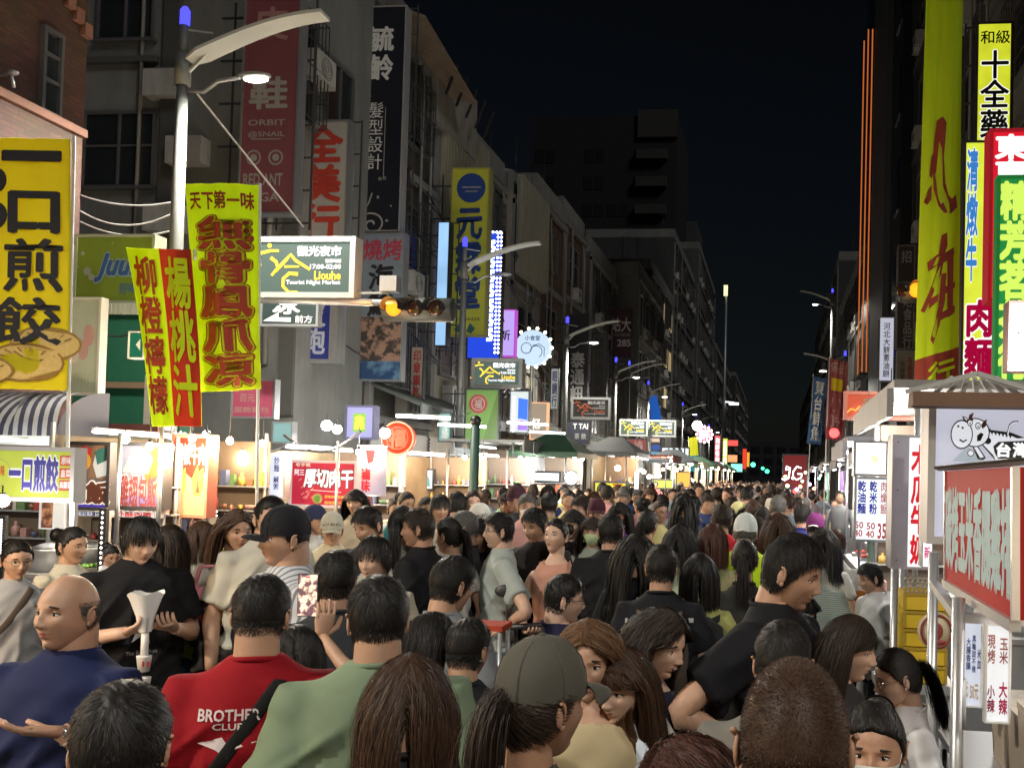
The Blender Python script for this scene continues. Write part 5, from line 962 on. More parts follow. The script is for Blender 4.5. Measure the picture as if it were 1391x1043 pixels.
# --- shop fronts behind the left stalls
a = onY(128, 600, 14.2); root = thing('corner_shop', 'dark green shop front wall behind the juice banner', 'shop', (-11, 14.2, 0)); m = MB(); m.b2((-2.6, 0, .1), (1.2, .3, 4.6)); m.build('wall', pm((.015, .10, .055), .6, dirt=.2), root); m = MB(); m.b2((-2.6, -.3, 4.6), (1.3, .4, 4.72)); m.b2((-2.6, -.1, 3.2), (1.2, -.003, 3.3)); m.build('ledge', pm((.2, .13, .08), .7), root)
a = onY(-60, 592, 9.6); b = onY(147, 592, 9.6); t_ = onY(60, 533, 9.6)
root = thing('striped_awning', 'rounded awning with dark and white stripes above the leftmost stall', 'awning', ((a.x+b.x)/2, 9.6, a.z)); W = b.x-a.x; H = t_.z-a.z; m = MB(); ns = 34; nk = 8
for i in range(ns):
    x0, x1 = -W/2+W*i/ns, -W/2+W*(i+1)/ns; pts = [(-.75*math.cos(k/nk*1.57), H*math.sin(k/nk*1.57)) for k in range(nk+1)]; sh_ = lambda x, z: x-(.25*max(0, z/H)**2 if x > W/2-.5 else 0)
    m.add([(sh_(x, z), y, z) for (y, z) in pts for x in (x0, x1)], [[2*k, 2*k+1, 2*k+3, 2*k+2] for k in range(nk)], i % 2, True)
m.add([(x, y, z) for x in (-W/2, W/2) for (y, z) in ((-.75, 0), (-.75, -.1), (-.72, -.1), (-.72, 0))], [[0, 1, 5, 4], [3, 7, 6, 2]], 2); m.build('cover', [pm((.045, .05, .085), .8), pm((.42, .42, .44), .8), WHT], root)
m = MB(); m.add([(W/2, -.75*math.cos(k/nk*1.57), H*math.sin(k/nk*1.57)) for k in range(nk+1)]+[(W/2, 0, 0)], [list(range(nk+2))], 0); m.build('side_cover', pm((.06, .065, .09), .8), root)
root = thing('awning_shop', 'dim red and cream shop front below the striped awning', 'shop', (-8.6, 9.9, 0)); m = MB(); m.b2((-1.6, 0, .1), (1.5, .12, 2.42)); m.build('wall', pm((.12, .04, .035), .7), root); m = MB(); m.b2((-1.6, -.02, 2.2), (1.5, -.003, 2.3)); m.b2((1.2, -.05, .1), (1.3, -.003, 2.19)); m.build('trim', pm((.4, .38, .3), .7), root)
for i, (x, y, z, l, lb) in enumerate(((-7.6, 20, 3.0, 1.6, 'white fluorescent tube under the canopy by the dark green pole'), (-7.2, 24, 3.3, 2.0, 'fluorescent tube hanging behind the green hanging sign'), (-7.4, 27, 3.2, 1.8, 'fluorescent tube above the shutters near the shop panel'), (-7.3, 17, 3.0, 1.2, 'fluorescent tube behind the round red sign'))):
    root = thing('fluorescent_lamp', lb, 'lamp', (x, y, z)); tube_light(root, (x, y, z), (x+.9, y+l*.4, z), s=12, r=.03, W=60)
# dark green pole
a = at(646, 575, 12.0); root = thing('utility_pole', 'dark green pole standing in the crowd left of the shutters', 'pole', (a.x, a.y, 0)); m = MB(); m.tube([(0, 0, 0), (0, 0, a.z)], [.07, .06], 12); m.build('pole', pm((.02, .06, .045), .5), root); m = MB(); m.ell((0, 0, a.z+.03), .075, 12, 8); m.build('finial', pm((.01, .012, .012), .4), root)
# wires
def wire(label, pts, r=.012, mat=DKST, name='cable'):
    P = spline([np.array(p) for p in pts], 24); m = MB(); m.tube(P, r, 5); return tag(m.build(name, mat), label, 'cable')
def sag(a, b, s): a = np.array(a); b = np.array(b); return [a, a*.75+b*.25-np.array([0, 0, s*.75]), (a+b)/2-np.array([0, 0, s]), a*.25+b*.75-np.array([0, 0, s*.75]), b]
wh = pm((.55, .55, .53), .5)
wire('upper white cable from the brick building to the coiled lamp post', sag(at(100, 262, 12.6), at(236, 275, 12.4), .1), .012, wh); wire('middle white cable from the brick building to the lamp post', sag(at(100, 282, 12.6), at(236, 290, 12.4), .2), .012, wh); wire('lowest white cable reaching the coiled lamp post', sag(at(100, 297, 12.6), at(240, 312, 12.4), .15), .012, wh)
wire('taut white guy wire slanting down from the nearest lamp arm', [at(268, 128, 12.4), at(340, 218, 14), at(412, 308, 16)], .016, wh); wire('black cable dipping behind the dumpling banner', sag(at(98, 408, 12), at(190, 447, 12), .25)); wire('long dark cable crossing over the shop canopies', sag(at(470, 470, 20), at(610, 480, 26), .5)); wire('dark cable slung from the pale house to the green hanging sign', sag(at(548, 500, 22), at(640, 560, 22), .5)); wire('thin cable high between the pale house and the lime medicine sign', sag(at(545, 200, 23), at(612, 300, 26), .4)); wire('black cable bundle looping above the pork sign', sag(at(385, 590, 12), at(490, 585, 12.5), .25), .02); wire('dark cable bundle hanging over the menu panels', sag(at(280, 585, 11), at(400, 600, 12), .2), .018)
# scooter railing and table
root = thing('crowd_barrier', 'low steel barrier rail in the middle of the street', 'barrier', (-1.0, 11.3, 0)); m = MB()
for z in (.95, 1.1): m.tube([(-1, 0, z), (.7, 0, z)], .02, 8)
m.build('rail', STEEL, root)
for x in (-.98, -.15, .68): m = MB(); m.tube([(x, 0, 0), (x, 0, 1.1)], .02, 8); m.build('post', STEEL, root)
# ================================================================ PEOPLE
def skin_mat(c):
    k = ('skin', c)
    if k in _mc: return _mc[k]
    m = pm(c, .5, 0, .2, 22, .12, 230, key='skin'); m = m.copy(); b = m.node_tree.nodes['Principled BSDF']
    b.inputs['Subsurface Weight'].default_value = .12; b.inputs['Subsurface Radius'].default_value = (1, .35, .2); b.inputs['Subsurface Scale'].default_value = .012
    _mc[k] = m; return m
SK = {'n': skin_mat((.47, .275, .18)), 'l': skin_mat((.58, .37, .27)), 'd': skin_mat((.36, .20, .125)), 'o': skin_mat((.42, .235, .15))}
LIP = pm((.42, .14, .12), .4, 0, .1, 20); BROW = pm((.02, .014, .011), .7, 0, .1); EYEW = pm((.62, .58, .55), .25, 0, 0); IRIS = pm((.012, .008, .006), .12, 0, 0)
def hair_mat(c, rough=.52):
    k = ('hair', c)
    if k in _mc: return _mc[k]
    m = bpy.data.materials.new('hair'); m.use_nodes = True; n = m.node_tree; b = n.nodes['Principled BSDF']
    g = n.nodes.new('ShaderNodeNewGeometry'); mr = n.nodes.new('ShaderNodeMix'); mr.data_type = 'RGBA'
    mr.inputs[6].default_value = (*[q*.45 for q in c], 1); mr.inputs[7].default_value = (*[q*1.7 for q in c], 1)
    n.links.new(g.outputs['Random Per Island'], mr.inputs[0]); n.links.new(mr.outputs[2], b.inputs['Base Color'])
    b.inputs['Roughness'].default_value = rough; b.inputs['Specular IOR Level'].default_value = .32
    _mc[k] = m; return m
HR = {'k': (.010, .008, .007), 'd': (.022, .013, .009), 'b': (.05, .025, .014), 'l': (.12, .06, .028), 'g': (.09, .085, .08), 'r': (.06, .022, .014)}
HSC = .925; HC = np.array([0, -.010, 1.588]); PIV = np.array([0, .02, 1.47])

def head_arr(nu, nv, fem=0, fat=0):
    t = np.arange(nu)*2*np.pi/nu; ph = t-.45*np.sin(t)
    th = np.linspace(0, np.pi, nv+1)[1:-1]; th = th-.12*np.sin(2*th)*-.6
    T, P = np.meshgrid(th, ph, indexing='ij')
    x = np.sin(T)*np.sin(P); y = -np.sin(T)*np.cos(P); z = np.cos(T)
    def lump(x, y, z):
        X = .0765*x; Y = np.where(y > 0, .100, .092)*y; Z = .120*z
        k = np.clip(-z, 0, 1); jaw = .36 if fem else .26
        X = X*(1-(jaw-fat*.2)*k**1.6); Y = np.where(y > 0, Y*(1-.5*k**1.1), Y)
        Y = Y+np.where(y < 0, -.010*np.sqrt(k), 0)*np.clip(1-abs(x)*1.1, 0, 1)-.026*k**6
        fr = (y < 0).astype(float)
        def g(cx, cz, sx, sz): return np.exp(-((abs(X)-cx)/sx)**2-((Z-cz)/sz)**2)*fr
        dy = -.0035*g(.026, .022, .024, .008)+.012*g(.031, .0, .016, .012)-.011*g(0, -.008, .0085, .016)-.019*g(0, -.031, .0095, .011)
        dy += -.012*g(.011, -.037, .0065, .006)-.006*g(.044, -.028, .02, .02)-.008*g(0, -.0575, .02, .0045)-.0075*g(0, -.069, .016, .0055)
        dy += .005*g(0, -.063, .022, .0022)-.009*g(0, -.1, .018, .013)+.004*g(0, -.082, .02, .006)-.004*g(0, .05, .04, .02)
        lip = g(0, -.0575, .021, .0052)+g(0, -.069, .018, .006)
        X = X*(1+.05*fat*np.exp(-((Z+.05)/.04)**2))
        return X, Y+dy, Z, lip
    X, Y, Z, lip = lump(x, y, z)
    a = lump(np.zeros(1), np.zeros(1), np.ones(1)); b = lump(np.zeros(1), np.zeros(1), -np.ones(1))
    V = np.vstack([np.stack([X, Y, Z], -1).reshape(-1, 3), [a[0][0], a[1][0], a[2][0]], [b[0][0], b[1][0], b[2][0]]])
    n = nv-1; i = np.arange(n-1)[:, None]*nu; j = np.arange(nu)[None]
    Q = np.stack([i+j, i+nu+j, i+nu+(j+1) % nu, i+(j+1) % nu], -1).reshape(-1, 4)
    j = np.arange(nu); A, B = n*nu, n*nu+1
    T1 = np.stack([np.full(nu, A), j, (j+1) % nu], 1); T2 = np.stack([np.full(nu, B), (n-1)*nu+(j+1) % nu, (n-1)*nu+j], 1)
    lipf = lip.reshape(-1)
    mi = (lipf[Q].mean(1) > .55).astype(int)
    return V, Q, np.vstack([T1, T2]), mi
_hc = {}
def head_geo(lod, fem, fat, mouth=0, old=0):
    k = (lod, fem, fat, mouth)
    if k in _hc: return _hc[k]
    nu, nv = {2: (84, 64), 1: (44, 34), 0: (20, 16)}[lod]
    V, Q, T, mi = head_arr(nu, nv, fem, fat)
    m = MB(); m.add(V, [Q, T], 0, True); m.M = list(mi)+[0]*len(T)
    q = {2: 10, 1: 7, 0: 4}[lod]
    for sx in (-1, 1):
        if lod:
            # ear: rim, bowl, lobe
            c = np.array([sx*.079, .012, -.008])
            rim = [c+np.array([sx*(.004+.010*math.sin(a*.5)), -.014*math.cos(a)+.004, .028*math.sin(a)]) for a in np.linspace(-2.2, 1.9, 9)]
            m.tube(rim, [.004, .0045, .005, .005, .005, .005, .005, .0045, .004], 6, 0)
            m.ell(c+np.array([sx*.002, 0, -.002]), (.007, .015, .026), 10, 8, 0, rot=(0, 0, -sx*.35)); m.ell(c+np.array([sx*.002, -.006, -.026]), (.005, .007, .009), 8, 6, 0)
        else: m.ell((sx*.08, .012, -.008), (.010, .016, .028), 6, 5, 0, rot=(0, 0, -sx*.4))
        ex = sx*.0315
        if lod:
            m.ell((ex, -.0685, .0), (.0135, .0105, .0062 if not old else .005), 12, 8, 3); m.ell((ex, -.0757, .0), (.0058, .0045, .0058 if lod == 2 else .006), 10, 8, 4)
            lid = [(ex+sx*a*.0165, -.0775+.007*a*a+.002*(a > .5), .0055-.0055*a*a+.001*a) for a in (-1, -.6, -.2, .2, .6, 1.05)]
            m.tube(lid, [.0009, .0018, .0021, .0022, .0021, .0009], 5, 2)
            fold = [(ex+sx*a*.016, -.0775+.007*a*a, .0105-.005*a*a) for a in (-1, -.5, 0, .5, 1)]
            m.tube(fold, [.0015, .003, .0034, .003, .0015], 6, 0)
            low = [(ex+sx*a*.0145, -.0762+.007*a*a, -.0070+.005*a*a) for a in (-1, -.5, 0, .5, 1)]
            m.tube(low, [.0012, .0026, .0028, .0026, .0012], 6, 0)
            br = [(ex+sx*a*.021, -.0905+.008*a*a+.004*(a+1)*.6, .0225+.003*(1-a*a)-.001*a) for a in (-1, -.5, 0, .5, 1)]
            m.tube(br, [(.0015, .002), (.0022, .0036), (.002, .0034), (.0018, .0026), (.001, .001)], 6, 2, flat=(0, 0, 1))
        else:
            m.ell((ex, -.0765, 0), (.012, .004, .004), 6, 4, 2); m.ell((ex, -.0855, .022), (.016, .004, .003), 6, 4, 2)
        if lod == 2: m.ell((sx*.0075, -.097, -.041), (.003, .003, .0015), 6, 4, 2)
    if mouth: m.ell((0, -.0865 if not fem else -.0865, -.0635), (.016, .006, .0048), 10, 6, 2); m.ell((0, -.0895, -.0615), (.0125, .005, .0022), 8, 5, 3)
    _hc[k] = (np.vstack(m.V), m.F, m.M); return _hc[k]
ARMS = {'down': ((.235, .035, 1.10), (.255, -.045, .87)), 'hip': ((.40, .11, 1.13), (.205, .01, 1.0)), 'hold': ((.25, .01, 1.10), (.095, -.27, 1.17)),
        'low': ((.245, .03, 1.1), (.13, -.22, 1.00)), 'phone': ((.28, -.16, 1.20), (.20, -.30, 1.44)), 'reach': ((.26, -.18, 1.22), (.19, -.40, 1.22)), 'face': ((.25, -.06, 1.13), (.09, -.2, 1.38)), 'phone3': ((.15, -.24, 1.33), (.11, -.36, 1.54)), 'raise': ((.21, -.14, 1.49), (.08, -.28, 1.62)), 'hip2': ((.38, .12, 1.19), (.20, .02, 1.08)), 'watch': ((.27, .0, 1.12), (.15, -.19, 1.29))}
HDIR = {'raise': ((.15, -.1, 1), (-.3, -1, .0)), 'hip2': ((-.85, -.45, -.3), (0, .3, -1)), 'phone3': ((0, -.15, 1), (-.6, -.6, 0)), 'watch': ((-.75, -.6, .15), (0, .35, 1)), 'hip': ((-.85, -.45, -.3), (0, .3, -1)), 'hold': ((-.5, -.75, .35), (0, .5, 1)), 'low': ((-.6, -.75, .05), (0, .2, 1)), 'phone': ((-.25, -.3, 1), (-1, -.4, 0)), 'down': ((-.05, -.25, -1), (-1, 0, 0)), 'reach': ((-.3, -.9, -.1), (0, 0, -1)), 'face': ((-.2, -.1, 1), (0, 1, 0))}
CURL = {'raise': .5, 'hip2': .25, 'phone3': .6, 'watch': .35, 'hip': .25, 'hold': .85, 'low': .55, 'phone': .55, 'down': .38, 'reach': .5, 'face': .5}
def hand(m, wr, f, n, side, curl, lod):
    f = np.array(f, float); f /= np.linalg.norm(f); n = np.array(n, float); n -= f*n.dot(f); n /= np.linalg.norm(n)+1e-9; s = np.cross(f, n)*side
    wr = np.array(wr, float)
    P = lambda a, b, c: wr+f*a+s*b+n*c
    if lod == 0:
        m.tube([wr, P(.05, 0, 0), P(.10, 0, .012), P(.15, 0, .04)], [.025, .036, .034, .015], 6, 0); return
    m.tube([P(-.01, 0, 0), P(.02, 0, 0), P(.055, 0, 0), P(.085, 0, 0), P(.094, 0, 0)], [(.024, .018), (.031, .0165), (.040, .015), (.040, .0125), (.034, .009)], 12, 0, flat=n)
    for b, L, a0 in ((-.030, .064, -.08), (-.0105, .076, -.02), (.0095, .080, .03), (.029, .072, .09)):
        q = P(.080, b, 0); pts = [q-f*.015, q]; ang = curl*.4; d0 = f*math.cos(a0)+s*math.sin(a0)
        for k, sl in enumerate((.45, .32, .23)):
            d = d0*math.cos(ang)+n*math.sin(ang); pts.append(pts[-1]+d*L*sl); ang += curl*.9
        m.tube(pts, [.0085, .0095, .0086, .0078, .0058], 7, 0)
    q = P(.018, .028, .003); d1 = f*.62+s*.78+n*.15; d1 /= np.linalg.norm(d1); d2 = f*.85+s*.3+n*(.25+curl*.4); d2 /= np.linalg.norm(d2)
    m.tube([P(.006, .012, 0), q, q+d1*.038, q+d1*.038+d2*.030, q+d1*.038+d2*.052], [.013, .0145, .0115, .0098, .0065], 8, 0)
TM = np.array([(.84, .182, .122), (.95, .176, .118), (1.08, .174, .115), (1.2, .188, .12), (1.3, .2, .122), (1.37, .192, .108), (1.415, .150, .09), (1.45, .098, .075), (1.485, .064, .062)])
TF = np.array([(.84, .182, .120), (.95, .165, .11), (1.06, .142, .098), (1.18, .152, .112), (1.27, .163, .116), (1.35, .158, .098), (1.40, .124, .082), (1.44, .082, .066), (1.475, .055, .055)])
def torso_wd(fem, z):
    T = TF if fem else TM; return np.interp(z, T[:, 0], T[:, 1]), np.interp(z, T[:, 0], T[:, 2])
_bv = {}
def gsurf(key, w, wy, back, off0=.003):
    """drop points (x, z) onto the front (-1) or back (+1) of the actual shirt"""
    from mathutils.bvhtree import BVHTree
    if key not in _bv:
        me = _gar[key]; _bv[key] = BVHTree.FromPolygons([v.co[:] for v in me.vertices], [p.vertices[:] for p in me.polygons])
    bt = _bv[key]; fb = tsurf(key[0], w, back, .01)
    def f(x, z, off=0):
        x = np.atleast_1d(np.asarray(x, float)); z = np.atleast_1d(np.asarray(z, float)); out = fb(x, z, off)
        for i in range(len(x)):
            h = bt.ray_cast(Vector((x[i]/w, back*1.0, z[i])), Vector((0, -back, 0)), 1.0)[0]
            if h is not None: out[i] = (x[i], h.y*wy+back*(off0+off), z[i])
        return out
    return f
def tsurf(fem, wz, back=1, extra=.006):
    """map x in metres, z in metres onto the front/back of the torso"""
    def f(x, z, off=0):
        x = np.asarray(x, float); z = np.asarray(z, float); W, D = torso_wd(fem, z)
        y = back*(D*(.5+.5*wz)*np.clip(1-(x/(W*wz))**2, .02, 1)**.42+extra+off)
        return np.stack([x, y, z], -1)
    return f
_gar = {}
def garment_src(key):
    fem, sleeve, aL, aR, loose = key
    T = (TF if fem else TM).copy()
    if sleeve in ('none', 'strap'): T = T[:-2]; T[-1, 1] *= .93
    P = [(0, .014*min(1, max(0, (z-1.36)/.06)), z) for z in T[:, 0]]
    V, F = tube_arr(P, T[:, 1:]*(1+.08*loose), 28, flat=(0, 1, 0))
    # tube_arr axes: A = ref x T -> x, B -> y
    m = MB(); m.add(V, F)
    for sd, an in ((-1, aL), (1, aR)):
        e, wr = [np.array(p)*np.array([sd, 1, 1]) for p in ARMS[an]]
        sh = np.array([sd*(.165 if not fem else .137), 0, 1.375 if not fem else 1.36]); ins = sh-np.array([sd*.07, 0, .0])
        if sleeve == 'short':
            end = sh+(e-sh)*(.72 if not fem else .55); m.add(*tube_arr([ins, sh, (sh+end)/2, end], np.array([.05, .068, .068, .072])*(1 if not fem else .86)*(1+.12*loose), 14))
        elif sleeve == 'long':
            m.add(*tube_arr([ins, sh, (sh+e)/2, e, (e+wr)/2, wr-(wr-e)*.04], np.array([.05, .062, .056, .052, .046, .038])*(1 if not fem else .9)*(1+.15*loose), 14))
    if sleeve == 'strap':
        for sd in (-1, 1): m.tube([(sd*.09, -.085, 1.33), (sd*.085, -.05, 1.425), (sd*.085, .03, 1.43), (sd*.09, .085, 1.33)], .011, 8)
    return m
def bake_garments(keys):
    obs = []
    for k in keys:
        m = garment_src(k); me = npmesh('shirt', np.vstack(m.V), m.F); o = link('shirt_source', me)
        r = o.modifiers.new('r', 'REMESH'); r.mode = 'VOXEL'; r.voxel_size = .0125; r.use_smooth_shade = True
        sm = o.modifiers.new('s', 'SMOOTH'); sm.factor = .5; sm.iterations = 7
        obs.append((k, o, me))
    bpy.context.view_layer.update(); dg = bpy.context.evaluated_depsgraph_get()
    for k, o, me in obs:
        ev = o.evaluated_get(dg); nm = bpy.data.meshes.new_from_object(ev)
        n = len(nm.vertices); V = np.empty(n*3, dtype=np.float32); nm.vertices.foreach_get('co', V); V = V.reshape(-1, 3).astype(float)
        N = np.empty(n*3, dtype=np.float32); nm.vertices.foreach_get('normal', N); N = N.reshape(-1, 3)
        x, y, z = V.T; h = hash(k) % 97 if False else sum(map(ord, str(k))) % 97
        wx = x+.03*np.sin(z*13+h)+.02*np.sin(y*21); wz = z+.03*np.sin(x*11+h*.7)+.015*np.sin(y*17+x*9)
        f = np.sin(wz*38+abs(wx)*34+h)*.5+np.sin(wz*61-wx*47+h*2)*.32+np.sin(wx*58+wz*9+h*1.3)*.45*np.clip((1.2-z)/.3, 0, 1)
        f = f*.55+1.5*((1-abs(np.sin(wz*13+abs(wx)*15+h)))**4)*np.clip((abs(x)-.03)/.1, 0, 1)+1.1*((1-abs(np.sin(wx*19-wz*7+h*1.7)))**4)*np.clip((1.30-z)/.2, 0, 1)
        amp = np.where(z > 1.42, .001, .0065+.007*np.clip((1.40-z)/.25, 0, 1))*np.where(abs(x) > .19, .9, 1)*(1.35 if k[4] else 1)
        V = V+N*(f*amp)[:, None]
        nm.vertices.foreach_set('co', V.astype(np.float32).ravel()); nm.materials.clear(); nm.materials.append(K_); nm.name = 'shirt'; nm.update()
        _gar[k] = nm; bpy.data.objects.remove(o); bpy.data.meshes.remove(me)
_tr = {}
def legs_mesh(kind, fem):
    k = (kind, fem)
    if k in _tr: return _tr[k]
    m = MB(); q = .93 if fem else 1
    m.tube([(0, .005, 1.0), (0, .005, .95), (0, .01, .87), (0, .01, .80)], [(.14, .10), (.165*(1.04 if fem else 1), .118), (.175, .125), (.15, .1)], 20, 0, flat=(0, 1, 0))
    if kind == 'skirt':
        m.tube([(0, .005, .97), (0, .0, .7), (0, 0, .45)], [(.165, .12), (.21, .17), (.25, .2)], 24, 0, flat=(0, 1, 0))
    else:
        for sd in (-1, 1):
            if kind == 'long': m.tube(spline([(sd*.075, 0, .90), (sd*.088, 0, .75), (sd*.092, -.01, .48), (sd*.095, .01, .28), (sd*.097, .01, .05)], 14), np.interp(np.linspace(0, 1, 14), [0, .25, .5, .8, 1], np.array([.095, .092, .066, .06, .062])*q), 14)
            else: m.tube([(sd*.075, 0, .90), (sd*.088, 0, .78), (sd*.092, -.005, .52 if kind == 'shorts' else .70)], np.array([.095, .096, .09])*q, 14)
    _tr[k] = m.mesh('trousers', K_); return _tr[k]
_sh = []
def shoe_mesh():
    if not _sh:
        m = MB(); m.tube([(0, .07, .045), (0, .03, .055), (0, -.05, .04), (0, -.12, .03), (0, -.165, .022)], [(.03, .04), (.038, .05), (.044, .036), (.046, .026), (.028, .014)], 10, 0, flat=(1, 0, 0))
        m.box((0, -.045, .010), (.085, .24, .02), 1); _sh.append(m.mesh('shoe', [K_, WH]))
    return _sh[0]
# ------------------------------------------------ hair
def thr_of(style):
    F = {'bald': [.99, .99, .9, -.1, -.38, -.52, -.66], 'pony': [.60, .5, .35, -.02, -.3, -.5, -.62]}
    return F.get(style if style != 'bun' else 'pony', [.58, .52, .40, -.1, -.38, -.52, -.66])
def scal_thr(style, d):
    az = np.degrees(np.arctan2(abs(d[:, 0]), -d[:, 1])); return np.interp(az, [0, 35, 60, 80, 95, 115, 180], thr_of(style))
def ribbons(PTS, w, jit=.3):
    """PTS (k,n,3) -> quads strip per strand"""
    k, n, _ = PTS.shape
    T = np.gradient(PTS, axis=0); T /= np.linalg.norm(T, axis=2, keepdims=True)+1e-9
    out = PTS-np.array([0, .01, 0]); out[..., 2] *= .3; out /= np.linalg.norm(out, axis=2, keepdims=True)+1e-9
    out = out+rng.normal(0, jit, (1, n, 3)); S_ = np.cross(T, out); S_ /= np.linalg.norm(S_, axis=2, keepdims=True)+1e-9
    ww = (w*np.array([1, 1, 1]+[1]*(k-3)) if k > 3 else w*np.ones(k)); ww = ww.copy(); ww[-1] *= .25; ww[-2] *= .75
    A = PTS-S_*ww[:, None, None]/2; B = PTS+S_*ww[:, None, None]/2
    V = np.stack([A, B], 2)  # k,n,2,3
    V = V.transpose(1, 0, 2, 3).reshape(-1, 3)
    s = np.arange(n)[:, None]*(2*k); i = np.arange(k-1)[None]*2
    Q = np.stack([s+i, s+i+1, s+i+3, s+i+2], -1).reshape(-1, 4)
    return V, Q
def grow(p, L, k, d0, grav, coll, noise=.1, guard=0.0, wave=0.0, gz=.05, hug=0.0):
    n = len(p); P = [p.copy()]; d = d0/np.linalg.norm(d0, axis=1)[:, None]; ph = rng.uniform(0, 6.28, n)+p[:, 0]*30; st = (L/(k-1))[:, None]
    for i in range(k-1):
        d = d*(1-grav)+np.array([0, 0, -1.])*grav+rng.normal(0, noise, (n, 3))*.5
        if wave: d = d+wave*np.stack([np.sin(i*1.1+ph), np.cos(i*1.1+ph), np.zeros(n)], 1)
        if hug:
            o = p/np.array([.08, .1, .12]); o /= np.linalg.norm(o, axis=1)[:, None]+1e-9; d = d-o*((d*o).sum(1)[:, None]+.25)*hug
        d /= np.linalg.norm(d, axis=1)[:, None]
        q = p+d*st
        for c, r in coll:
            e = (q-np.array(c))/np.array(r); l = np.linalg.norm(e, axis=1)[:, None]
            q = np.where(l < 1, np.array(c)+e/np.maximum(l, 1e-3)*np.array(r), q)
        if guard:
            bad = (q[:, 1] < -.015) & (q[:, 2] < gz)
            q[:, 1] = np.where(bad & (q[:, 2] < .03) & (q[:, 2] > -.16), np.maximum(q[:, 1], -.035), q[:, 1])
            sx = np.where(np.abs(q[:, 0]) < 1e-3, 1, np.sign(q[:, 0])); q[:, 0] = np.where(bad, sx*np.maximum(abs(q[:, 0]), guard), q[:, 0])
        d = q-p; d /= np.linalg.norm(d, axis=1)[:, None]+1e-9; p = q; P.append(p.copy())
    return np.stack(P)
_hm = {}
def hair_mesh(style, lod):
    k = (style, lod)
    if k in _hm: return _hm[k]
    T = {'buzz': (.004, .003), 'fade': (.015, .003), 'short': (.016, .007), 'mop': (.014, .012), 'bald': (.001, .0025), 'pony': (.010, .008), 'bun': (.010, .008), 'long': (.010, .009), 'wave': (.011, .010), 'mid': (.010, .009), 'bob': (.016, .016)}[style]
    nu, nv = (64, 44) if lod == 2 else ((36, 26) if lod == 1 else (16, 12))
    t = np.arange(nu)*2*np.pi/nu; th = np.linspace(0, np.pi, nv+1)[1:-1]
    Tt, Pp = np.meshgrid(th, t, indexing='ij')
    D = np.stack([np.sin(Tt)*np.sin(Pp), -np.sin(Tt)*np.cos(Pp), np.cos(Tt)], -1).reshape(-1, 3); D = np.vstack([D, (0, 0, 1), (0, 0, -1)])
    th_ = scal_thr(style, D); m_ = np.clip((D[:, 2]-th_)/(.10 if lod else .2)+.5, 0, 1); m_ = m_*m_*(3-2*m_)
    if style == 'bald': m_ = m_*np.clip((.30-D[:, 2])/.25+.5, 0, 1)
    top = np.clip((D[:, 2]+.1)/.7, 0, 1); tk = T[1]+(T[0]-T[1])*top
    tk = tk*(1+.18*np.sin(D[:, 0]*23+D[:, 1]*17)*np.sin(D[:, 2]*19))
    off = -.02+(.02+tk)*m_
    base = D*np.array([.0765, .099, .120]); kk = np.clip(-D[:, 2], 0, 1); base[:, 1] = np.where(D[:, 1] > 0, base[:, 1]*(1-.42*kk), base[:, 1]); base[:, 0] *= 1-.2*kk
    V = base+D*off[:, None]
    n = nv-1; i = np.arange(n-1)[:, None]*nu; j = np.arange(nu)[None]
    Q = np.stack([i+j, i+nu+j, i+nu+(j+1) % nu, i+(j+1) % nu], -1).reshape(-1, 4)
    j = np.arange(nu); A, B = n*nu, n*nu+1
    T1 = np.stack([np.full(nu, A), j, (j+1) % nu], 1); T2 = np.stack([np.full(nu, B), (n-1)*nu+(j+1) % nu, (n-1)*nu+j], 1)
    VV = [V]; QQ = [Q]; TT = [T1, T2]; nvt = len(V)
    def addr(PTS, w, jit=.3):
        nonlocal nvt
        v, q = ribbons(PTS, w, jit); VV.append(v); QQ.append(q+nvt); nvt += len(v)
    def roots(N):
        d = rng.normal(0, 1, (N*4, 3)); d /= np.linalg.norm(d, axis=1)[:, None]; d = d[d[:, 2] > scal_thr(style, d)+.02]; d = d[d[:, 2] < (.30 if style == 'bald' else 2)][:N]
        kk = np.clip(-d[:, 2], 0, 1); b = d*np.array([.0765, .099, .120]); b[:, 1] = np.where(d[:, 1] > 0, b[:, 1]*(1-.42*kk), b[:, 1]); b[:, 0] *= 1-.2*kk
        return d, b
    q = {2: 1.0, 1: .28, 0: .05}[lod]; wk = {2: 1.0, 1: 2.0, 0: 5.0}[lod]
    head_c = ((0, 0, 0), (.084, .106, .126)); sh_c = ((0, .02, -.33), (.21, .135, .17)); body_c = ((0, .0, -.55), (.18, .14, .36))
    if style in ('buzz', 'bald', 'fade', 'short'):
        N = int({'buzz': 16000, 'bald': 7000, 'fade': 11000, 'short': 12000}[style]*q)
        d, b = roots(N); tp = np.clip((d[:, 2]+.05)/.65, 0, 1)**1.3
        Lt, Ls = {'buzz': (.007, .005), 'bald': (.004, .004), 'fade': (.032, .007), 'short': (.040, .020)}[style]
        L = (Ls+(Lt-Ls)*tp)*rng.uniform(.7, 1.15, len(d))
        wh = np.array([.1, .55, .83]); tg = d-wh; tg -= d*(tg*d).sum(1)[:, None]; tg /= np.linalg.norm(tg, axis=1)[:, None]+1e-6
        d0 = tg*(1 if style != 'buzz' else .6)+d*(.30 if style != 'buzz' else .7)+rng.normal(0, .22, d.shape)
        kseg = 3 if style in ('buzz', 'bald') else 5
        off0 = (T[1]+(T[0]-T[1])*tp)*.75
        P = grow(b+d*off0[:, None]*1.05, L, kseg, d0, .06 if style != 'buzz' else 0, [((0, 0, 0), (.080, .102, .123))], .12, hug=.35 if style not in ('buzz', 'bald') else 0)
        addr(P, (.0011 if style != 'buzz' else .0008)*wk)
    elif style == 'mop':
